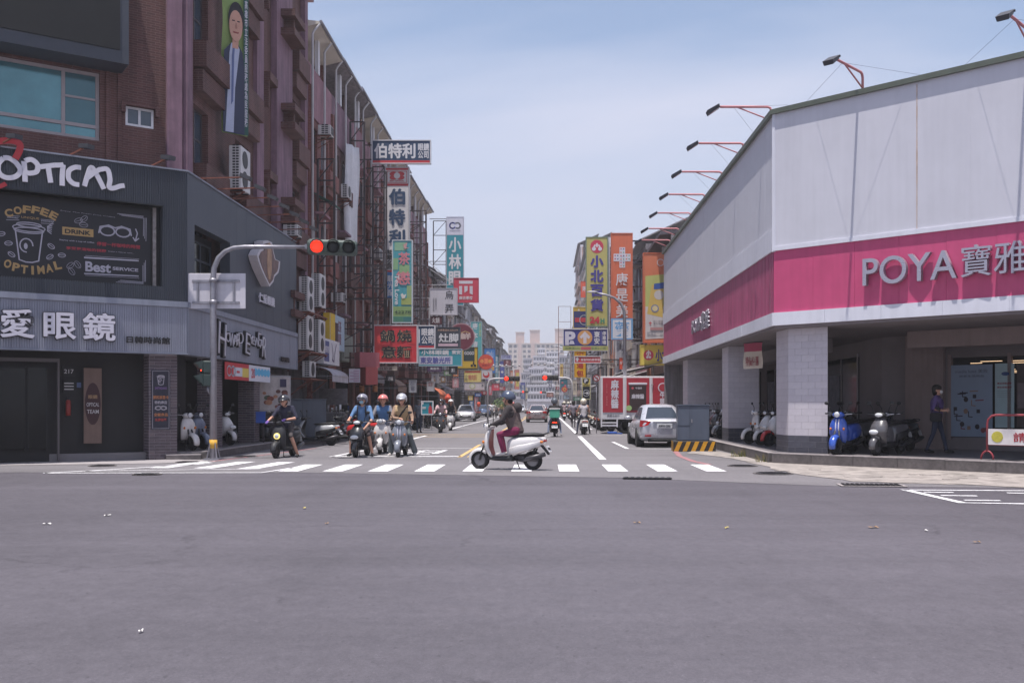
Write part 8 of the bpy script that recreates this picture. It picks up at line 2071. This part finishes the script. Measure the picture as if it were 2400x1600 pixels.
def body(label, loc, rz, J, cl, head='helmet', hm=None, mask=None, fine=False, vox=.014, visor=None, hair=None, stripes=None, group='people', tilt=(0, 0)):
    """J: joint dict in local metres (forward is -y); cl: clothing materials by region"""
    L = []; bk = cl.get('bulk', 1.08)
    hp, ch, nk, hd = (Vector(J[k]) for k in ('hip', 'chest', 'neck', 'head'))
    sw = J.get('sw', .185); hw = .09
    up = (nk - hp).normalized()
    cap(L, hp + V3(-.07, 0, .0), hp + V3(.07, 0, .0), .13, .13, 'bottom'); cap(L, hp, hp.lerp(ch, .5), .135*bk, .138*bk, 'top'); cap(L, hp.lerp(ch, .45), ch, .142*bk, .152*bk, 'top')
    cap(L, ch + V3(-.09, 0, .03), ch + V3(.09, 0, .03), .128*bk, .128*bk, 'top'); cap(L, ch + V3(-sw + .05, 0, .12), ch + V3(sw - .05, 0, .12), .075, .075, 'top')
    cap(L, nk - up*.06, nk + up*.07, .055, .05, 'skin')
    cap(L, hd + V3(0, .012, .03), hd + V3(0, .0, .035), .095, .093, 'skin'); cap(L, hd + V3(0, -.02, -.03), hd + V3(0, -.035, -.065), .072, .052, 'skin')
    cap(L, hd + V3(0, -.10, -.005), hd + V3(0, -.108, -.025), .013, .017, 'skin')
    for s in (-1, 1): cap(L, hd + V3(s*.092, .01, .01), hd + V3(s*.096, .018, -.03), .016, .012, 'skin')
    for s, S in ((-1, 'L'), (1, 'R')):
        sh = ch + V3(s*sw, 0, .12); el = Vector(J['el' + S]); wr = Vector(J['wr' + S]); kn = Vector(J['kn' + S]); an = Vector(J['an' + S]); hj = hp + V3(s*hw, -.01, -.03)
        sl = cl.get('sleeve', .5)          # how far down the arm the sleeve reaches: 0 none, .5 elbow, 1 wrist
        cap(L, sh, sh.lerp(el, .55), .068*bk, .056*bk, 'top' if sl > 0 else 'skin'); cap(L, sh.lerp(el, .5), el, .054*bk, .046*bk, 'top' if sl > .3 else 'skin')
        cap(L, el, wr, .043*(bk if sl >= 1 else 1), .030*(bk if sl >= 1 else 1), 'sleeve' if sl >= 1 else 'skin')
        f = (wr - el).normalized(); hdv = Vector(J.get('hd' + S, f)); hand(L, wr, hdv, V3(-s, 0, .2), V3(0, -.15, -1) if 'cl' + S not in J else Vector(J['cl' + S]), 'glove' if 'glove' in cl else 'skin', fine)
        cap(L, hj, hj.lerp(kn, .6), .092, .075, 'bottom'); cap(L, hj.lerp(kn, .55), kn, .074, .058, 'bottom' if not cl.get('shorts') else 'bottom')
        lg = 'skin' if cl.get('shorts') else 'bottom'
        if cl.get('wide'): cap(L, kn, an + V3(0, 0, .04), .075, .085, lg)
        else: cap(L, kn, kn.lerp(an, .4), .055, .054, lg); cap(L, kn.lerp(an, .35), an, .054, .036, lg)
        td = Vector(J.get('toe' + S, (0, -1, 0))).normalized()
        cap(L, an + V3(0, .02, -.035), an + td*.07 + V3(0, 0, -.05), .042, .042, 'shoe'); cap(L, an + td*.07 + V3(0, 0, -.05), an + td*.16 + V3(0, 0, -.058), .04, .03, 'shoe')
    b = B()
    for p0, p1, r0, r1, key in L:
        n = 10 if r0 > .02 else 8
        if (p1 - p0).length > 1e-4: b.cyl(p0, p1, r0, r1, n=n)
        b.ell(p0, (r0,)*3, n, 6); b.ell(p1, (r1,)*3, n, 6)
    t = thing('person', label, 'person', loc, rz, group)
    o = b.build('body', SKIN, t)
    md = o.modifiers.new('re', 'REMESH'); md.mode = 'VOXEL'; md.voxel_size = vox; md.use_smooth_shade = True
    md = o.modifiers.new('sm', 'SMOOTH'); md.factor = .5; md.iterations = 3 if fine else 4
    BODIES.append((o, L, cl, stripes))
    # head children
    hc = bpy.data.objects.new('headgear', None)
    rot = Matrix.Rotation(R(tilt[0]), 3, 'X') @ Matrix.Rotation(R(tilt[1]), 3, 'Z')
    def H(b_, nm, mt): 
        for k in range(len(b_.v)): b_.v[k] = tuple(hd + rot @ Vector(b_.v[k]))
        return b_.build(nm, mt, t)
    if head in ('helmet', 'full'):
        lo = -.28 if head == 'helmet' else -.75
        b = B(); n = 20; rings = []
        for a in range(9):
            ph = math.asin(lo) + (math.pi/2*.995 - math.asin(lo))*a/8; ring = []
            for j in range(n):
                th = 2*math.pi*j/n; x, y, z = .146*math.cos(ph)*math.cos(th), .164*math.cos(ph)*math.sin(th), .150*math.sin(ph)
                if y < -.02 and z < .03: z = .03 + (z - .03)*(.12 if head == 'helmet' else .25)         # face opening
                ring.append((x, y + .012, z + .045))
            rings.append(ring)
        b.loft(rings, 0, True, cap=False); ho = H(b, 'helmet', hm); s_ = ho.modifiers.new('solid', 'SOLIDIFY'); s_.thickness = .012; s_.offset = 1
        b = B(); b.ell((0, -.135, .085), (.115, .07, .022), 14, 5); H(b, 'peak', visor or hm)
        for s in (-1, 1): H(B().tube([(s*.115, .0, .02), (s*.10, -.03, -.06), (s*.03, -.075, -.115)], .008, 6), 'chin_strap', m_plas)
        H(B().ell((0, .06, -.03), (.095, .06, .075), 12, 6), 'hair', M('hair_black', (32, 29, 29), .6, var=.1))
    else:
        b = B(); b.ell((0, .018, .05), (.107, .118, .10), 16, 8, z0=-.35); H(b, 'hair', hair or M('hair_black', (32, 29, 29), .6, var=.1)); H(B().ell((0, .055, -.02), (.10, .075, .10 if head == 'hair' else .13), 14, 7), 'hair', hair or MATS['hair_black'])
    for s in (-1, 1): H(B().ell((s*.034, -.094, .018), (.013, .008, .008), 8, 5), 'eye', M('eye_dark', (34, 26, 26), .3, var=0))
    if mask: H(B().ell((0, -.088, -.04), (.062, .042, .05), 14, 7), 'face_mask', mask)
    else: H(B().ell((0, -.098, -.062), (.022, .008, .007), 8, 5), 'mouth', M('lip', (158, 92, 84), .5, var=0))
    return t
def ride(lean=.0, feet='ground', turn=0.0, hands=True, look=0.0):
    J = dict(hip=(0, .22, .88), chest=(0, .14 - lean, 1.24), neck=(0, .11 - lean*1.2, 1.45), head=(0, .07 - lean*1.3, 1.56))
    for s, S in ((-1, 'L'), (1, 'R')):
        J['el' + S] = (s*.30, -.02 - lean*.5, 1.10); J['wr' + S] = (s*.31, -.22, 1.02); J['hd' + S] = (s*-.05, -1, -.2)
        if feet == 'ground': J['kn' + S] = (s*.24, -.16, .60); J['an' + S] = (s*.31, -.02, .10); J['toe' + S] = (s*.25, -1, 0)
        else: J['kn' + S] = (s*.13, -.14, .76); J['an' + S] = (s*.11, -.06, .395); J['toe' + S] = (0, -1, 0)
    return J
def stand(h=1.68, sp=.09):
    k = h/1.68; J = dict(hip=(0, 0, .92*k), chest=(0, -.01, 1.26*k), neck=(0, 0, 1.46*k), head=(0, -.02, 1.575*k), sw=.18)
    for s, S in ((-1, 'L'), (1, 'R')):
        J['el' + S] = (s*.24, .02, 1.12*k); J['wr' + S] = (s*.25, -.06, .90*k); J['hd' + S] = (0, -.1, -1); J['kn' + S] = (s*sp, -.02, .50*k); J['an' + S] = (s*sp, .02, .09)
    return J
def cm(nm, c, var=.18): return M('cloth_' + nm, c, .85, var=var, scale=9, bump=.3, bscale=60)
K = dict
blk, den, gry, brn = cm('black', (42, 40, 44)), cm('denim', (70, 84, 112)), cm('grey', (120, 118, 124)), cm('brown', (78, 66, 62))
shoe_k, shoe_w = cm('shoe_black', (36, 34, 36)), cm('shoe_white', (196, 190, 188))
def at(sc): return sc.location.copy(), sc.rotation_euler.z
# crossing rider
J = ride(.04, 'board'); J['knL'] = (-.12, -.17, .80); J['knR'] = (.13, -.15, .79)
hb_ = M('helmet_navy', (70, 78, 98), .25, var=.06, coat=.6)
t = body('rider in a dark hooded jacket and magenta trousers on the crossing scooter', *at(MAIN), J, K(bulk=1.28, top=cm('jacket_taupe', (98, 84, 82)), sleeve_m=cm('jacket_dark', (58, 52, 54)), sleeve=1, bottom=cm('magenta', (120, 38, 74)), shoe=shoe_w, glove=blk), 'helmet', hb_, None, True, .0095, group='scooter riders')
b = B(); b.ell((0, .255, 1.38), (.15, .10, .12), 14, 8); b.build('hood', MATS['cloth_jacket_dark'], t)
B().tube([(-.20, .10, 1.30), (-.215, .14, 1.10), (-.19, .17, .93)], .02, 6).build('side_stripe', blk, t); B().tube([(-.10, .345, 1.14), (.10, .345, 1.14)], .008, 6).build('reflective_band', m_white, t)
B().ell((-.10, .0, 1.62), (.035, .02, .02), 8, 5).build('helmet_mark', m_red, t)
# rider 1: black cap helmet, navy shirt, shorts, looking down at hands
J = ride(.06); J['anL'] = (-.16, -.1, .39); J['knL'] = (-.17, -.16, .74); J['elR'] = (.33, .02, 1.08); J['wrR'] = (.12, -.14, 1.04); J['hdR'] = (-1, -.2, 0); J['anR'] = (.33, .10, .09); J['knR'] = (.22, -.10, .58); J['head'] = (0, -.06, 1.53); J['elL'] = (-.30, -.10, 1.12); J['wrL'] = (-.36, -.30, 1.0)
body('rider in a navy shirt and shorts with purple gloves, leftmost at the stop line', *at(S1), J, K(top=cm('navy', (44, 44, 62)), sleeve=.5, bottom=cm('shorts_grey', (72, 66, 68)), shorts=True, shoe=shoe_k, glove=cm('purple_glove', (120, 92, 168))), 'helmet', M('helmet_black', (46, 46, 52), .22, var=.05, coat=.7), None, True, .0095, group='scooter riders', tilt=(14, 0))
# rider 2: white-black helmet, blue shirt, mask
J = ride(.0); J['wrR'] = (.16, -.22, .80); J['elR'] = (.31, .0, 1.04); J['hdR'] = (-.6, -.5, -.5)
t = body('rider in a light blue shirt with backpack straps and pale blue mask', *at(S2), J, K(top=cm('skyblue', (96, 128, 168)), sleeve=.5, bottom=cm('shorts_dark', (58, 50, 54)), shorts=True, shoe=shoe_k), 'full', M('helmet_pearl', (130, 128, 142), .25, var=.15, scale=6, coat=.5), M('mask_blue', (140, 176, 192), .8, var=.05), True, .0095, group='scooter riders', visor=p_black)
for s in (-1, 1): B().tube([(s*.11, .0, 1.42), (s*.12, -.02, 1.30), (s*.13, .0, 1.12)], .022, 6).build('backpack_strap', blk, t)
# rider 3: pink helmet on white scooter
J = ride(.0)
body('rider in a grey jacket over blue with a pink helmet', *at(S3), J, K(top=cm('blue_inner', (74, 108, 150)), sleeve=1, sleeve_m=gry, bottom=gry, shoe=shoe_w), 'helmet', M('helmet_pink', (206, 120, 116), .3, var=.06, coat=.5), None, True, .011, group='scooter riders')
# rider 4: silver helmet, tan jacket, looking down
J = ride(.05); J['head'] = (0, -.03, 1.57); J['wrL'] = (-.05, -.20, 1.06); J['elL'] = (-.27, -.06, 1.08); J['hdL'] = (.8, -.5, 0); J['wrR'] = (.33, -.20, 1.0); J['anL'] = (-.30, -.08, .10); J['anR'] = (.36, .04, .10)
t = body('rider in a tan jacket with a big silver helmet looking at a phone', *at(S4), J, K(bulk=1.2, top=cm('tan', (172, 146, 112)), sleeve=1, sleeve_m=cm('tan_dark', (150, 124, 106)), bottom=cm('wide_grey', (84, 90, 94)), wide=True, shoe=shoe_w), 'full', M('helmet_silver', (184, 184, 190), .25, metal=.3, var=.05, coat=.6), None, True, .0095, group='scooter riders', tilt=(12, 0))
B().tube([(.16, .04, 1.42), (.02, -.10, 1.22), (-.12, -.02, 1.02)], .028, 6).build('bag_strap', blk, t)
# oncoming and leaving riders
body('rider in pink with a white mask on the dark oncoming scooter', *at(S5), ride(.0, 'board'), K(top=cm('pale_pink', (196, 164, 168)), sleeve=1, sleeve_m=MATS['cloth_pale_pink'], bottom=blk, shoe=shoe_k), 'helmet', MATS['helmet_black'], M('mask_white', (214, 212, 212), .8, var=.03), False, group='scooter riders')
body('rider in black with a white helmet on the white oncoming scooter', *at(S6), ride(.02, 'board'), K(top=blk, sleeve=1, sleeve_m=brn, bottom=blk, shoe=shoe_k), 'helmet', M('helmet_white', (206, 202, 202), .25, var=.05, coat=.6), None, False, group='scooter riders')
J = ride(.02); J['anL'] = (-.30, .05, .14); J['anR'] = (.30, .05, .14)
body('delivery rider in black on the scooter with the green box', *at(S7), J, K(top=blk, sleeve=1, sleeve_m=blk, bottom=cm('jeans_pale', (110, 120, 146)), shoe=shoe_w), 'full', M('helmet_print', (92, 98, 108), .3, var=.5, scale=18, coat=.4), None, False, group='scooter riders')
J = ride(.02); J['anL'] = (-.32, -.1, .12)
body('rider in a pale grey sleeveless vest with a cream helmet seen from behind', *at(S8), J, K(top=cm('vest_grey', (164, 160, 166)), sleeve=0, bottom=cm('navy_trousers', (50, 54, 74)), shoe=shoe_k), 'full', M('helmet_cream', (206, 198, 182), .35, var=.06, coat=.4), None, False, group='scooter riders')
body('distant rider with pale helmet right of the green box', *at(S9), ride(.02, 'board'), K(top=cm('print', (150, 130, 136), .5), sleeve=1, sleeve_m=gry, bottom=blk, shoe=shoe_k), 'helmet', MATS['helmet_cream'], None, False, .02, group='scooter riders')
body('rider in a red top beside the teal poster board', *at(S10), ride(.0), K(top=cm('red_top', (186, 48, 56)), sleeve=.5, bottom=blk, shoe=shoe_k), 'hair', None, None, False, .018, group='scooter riders')
# people on foot
q = G(982, 1014)
J = stand(1.68)
body('man in a navy striped shirt and jeans standing with his back turned', (q.x, q.y, 0), R(165), J, K(top=cm('stripe_white', (150, 158, 166)), sleeve=.5, bottom=cm('jeans_dark', (54, 62, 82)), shoe=brn), 'hair', None, None, False, .014, hair=M('hair_grey', (112, 108, 110), .7, var=.2, scale=20), stripes=cm('stripe_navy', (58, 72, 96)), group='pedestrians')
J = stand(1.66); J['elR'] = (.23, .05, 1.10); J['wrR'] = (.10, -.20, 1.08); J['hdR'] = (-.6, -.8, .1); J['anL'] = (-.10, .22, .09); J['knL'] = (-.09, .06, .50); J['anR'] = (.10, -.22, .09); J['knR'] = (.09, -.12, .51); J['elL'] = (-.23, .05, 1.10); J['wrL'] = (-.12, -.18, 1.05); J['hdL'] = (.5, -.8, .1)
q = G(2195, 1061, .25)
t = body('woman in a purple shirt, jeans and white mask walking in the right arcade', (q.x, q.y, .25), R(62), J, K(top=cm('purple', (92, 74, 122)), sleeve=.5, bottom=cm('jeans_navy', (52, 58, 78)), shoe=shoe_k), 'bob', None, MATS['mask_white'], True, .0095, group='pedestrians')
for s in (-1, 1): B().tube([(s*.232, .045, 1.12), (s*.20, -.02, 1.10), (s*.16, -.10, 1.085)], .044, 8).build('arm_cover', blk, t)
B().bbox(-.33, -.16, .78, -.23, .12, 1.0, .03).build('shoulder_bag', blk, t); B().tube([(-.28, -.1, 1.0), (-.17, -.03, 1.42), (-.28, .08, 1.0)], .010, 6).build('bag_strap', blk, t)
PED = [('pedestrian in a white shirt at the left market kerb', 1153, 979, R(20), (206, 204, 210), (52, 50, 56)), ('pedestrian in dark trousers beside the white shirt', 1163, 979, R(-15), (150, 140, 140), (46, 44, 50)), ('pedestrian in a grey shirt walking away past the white scooter', 1344, 1001, R(175), (128, 122, 134), (60, 54, 60)),
       ('customer in a blue shirt at the juice counter', 776, 1017, R(160), (104, 132, 168), (60, 64, 80)), ('person in blue with a mask behind the parked scooters', 812, 1014, R(30), (70, 90, 150), (50, 50, 60)), ('person in a white shirt and dark helmet behind the pink helmet', 882, 1012, R(150), (196, 192, 202), (60, 60, 70)),
       ('person in a tan shirt behind the silver helmet', 909, 1010, R(190), (170, 142, 116), (58, 56, 60)), ('walker in yellow far along the left kerb', 1176, 974, R(0), (190, 170, 96), (60, 60, 66)), ('walker in dark clothes far along the right kerb', 1318, 976, R(180), (70, 66, 76), (50, 50, 54)), ('person near the parked scooters right of the white scooter', 1420, 996, R(200), (110, 104, 120), (56, 54, 60))]
for k, (lab, x, y, rz_, c1, c2) in enumerate(PED):
    q = G(x, y, .0 if x > 1000 or x < 700 else .0); J = stand(1.62 + .02*(k % 4)); J['anL'] = (-.09, .12, .09); J['anR'] = (.09, -.12, .09)
    body(lab, (q.x, q.y, 0.0), rz_, J, K(top=cm('ped%d' % k, c1), sleeve=.5, bottom=cm('pedb%d' % k, c2), shoe=shoe_k), 'helmet' if k == 5 else 'hair', MATS['helmet_black'], MATS['mask_white'] if k in (4,) else None, False, .02, group='pedestrians')
# distant riders on the parked rows and in traffic
for k, (x, y_, rz_, c1) in enumerate(((2.6, 68, 180, (96, 88, 100)), (3.0, 78, 182, (150, 140, 146)), (2.2, 84, 180, (186, 150, 150)), (2.4, 104, 180, (88, 96, 120)), (-3.6, 112, 0, (150, 90, 90)), (-4.2, 126, 0, (110, 116, 130)), (1.0, 122, 180, (130, 120, 126)))):
    c = copy_tree(protos[k % 3]); c.location = (x, y_, 0); c.rotation_euler = (0, 0, R(rz_)); c['group'] = GM
    c['label'] = 'scooter in the distant traffic, %s from the crossing' % ORD[k]
    body('distant rider, %s of the small riders down the street' % ORD[k], (x, y_, 0), R(rz_), ride(.02, 'board'), K(top=cm('far%d' % k, c1), sleeve=1, sleeve_m=MATS['cloth_far%d' % k], bottom=blk, shoe=shoe_k), 'helmet', (MATS['helmet_cream'], MATS['helmet_pink'], MATS['helmet_white'])[k % 3], None, False, .024, group='scooter riders')
# turn the remeshed bodies into plain meshes and paint the clothing regions
dg = bpy.context.evaluated_depsgraph_get()
for o, L, cl, stripes in BODIES:
    me = bpy.data.meshes.new_from_object(o.evaluated_get(dg))
    o.modifiers.clear(); o.data = me
    keys = ['skin', 'top', 'sleeve', 'bottom', 'shoe', 'glove', 'stripe']
    mats = [SKIN, cl['top'], cl.get('sleeve_m', cl['top']), cl['bottom'], cl['shoe'], cl.get('glove', SKIN), stripes or cl['top']]
    me.materials.clear()
    for m_ in mats: me.materials.append(m_)
    n = len(me.polygons); c = np.empty(n*3); me.polygons.foreach_get('center', c); c = c.reshape(-1, 3)
    best = np.full(n, 1e9); idx = np.zeros(n, dtype=np.int32)
    for p0, p1, r0, r1, key in L:
        a = np.array(p0); d = np.array(p1) - a; dd = max(d.dot(d), 1e-9)
        tt = np.clip(((c - a) @ d)/dd, 0, 1); dist = np.linalg.norm(c - a - tt[:, None]*d, axis=1) - (r0 + (r1 - r0)*tt)
        k = dist < best; best[k] = dist[k]; idx[k] = keys.index(key)
    if 'sleeve_m' in cl and cl.get('sleeve', 0) >= 1:        # jackets: upper arms share the sleeve cloth
        sx = np.abs(c[:, 0]) > .19; idx[(idx == 1) & sx] = 2
    if stripes: idx[(idx == 1) & (np.mod(c[:, 2], .055) < .024)] = 6
    me.polygons.foreach_set('material_index', idx); me.polygons.foreach_set('use_smooth', np.ones(n, dtype=bool)); me.update()
# ================================================================ AIR
hz_m = bpy.data.materials.new('air'); hz_m.use_nodes = True
nt = hz_m.node_tree; nt.nodes.clear(); o_ = nt.nodes.new('ShaderNodeOutputMaterial'); v_ = nt.nodes.new('ShaderNodeVolumePrincipled')
v_.inputs['Color'].default_value = (0.93, 0.92, 0.97, 1); v_.inputs['Density'].default_value = 0.0008; v_.inputs['Anisotropy'].default_value = 0.2
nt.links.new(v_.outputs[0], o_.inputs['Volume'])
hz = B().box(-1600, -320, -1.05, 1600, 3100, 48).build('haze', hz_m); hz['kind'] = 'stuff'
tag(hz, 'thin pale haze over the whole street', 'haze')
SC.cycles.volume_max_steps = 64
SC.cycles.volume_step_rate = 4.0
SC.cycles.use_denoising = True
SC.cycles.max_bounces = 8
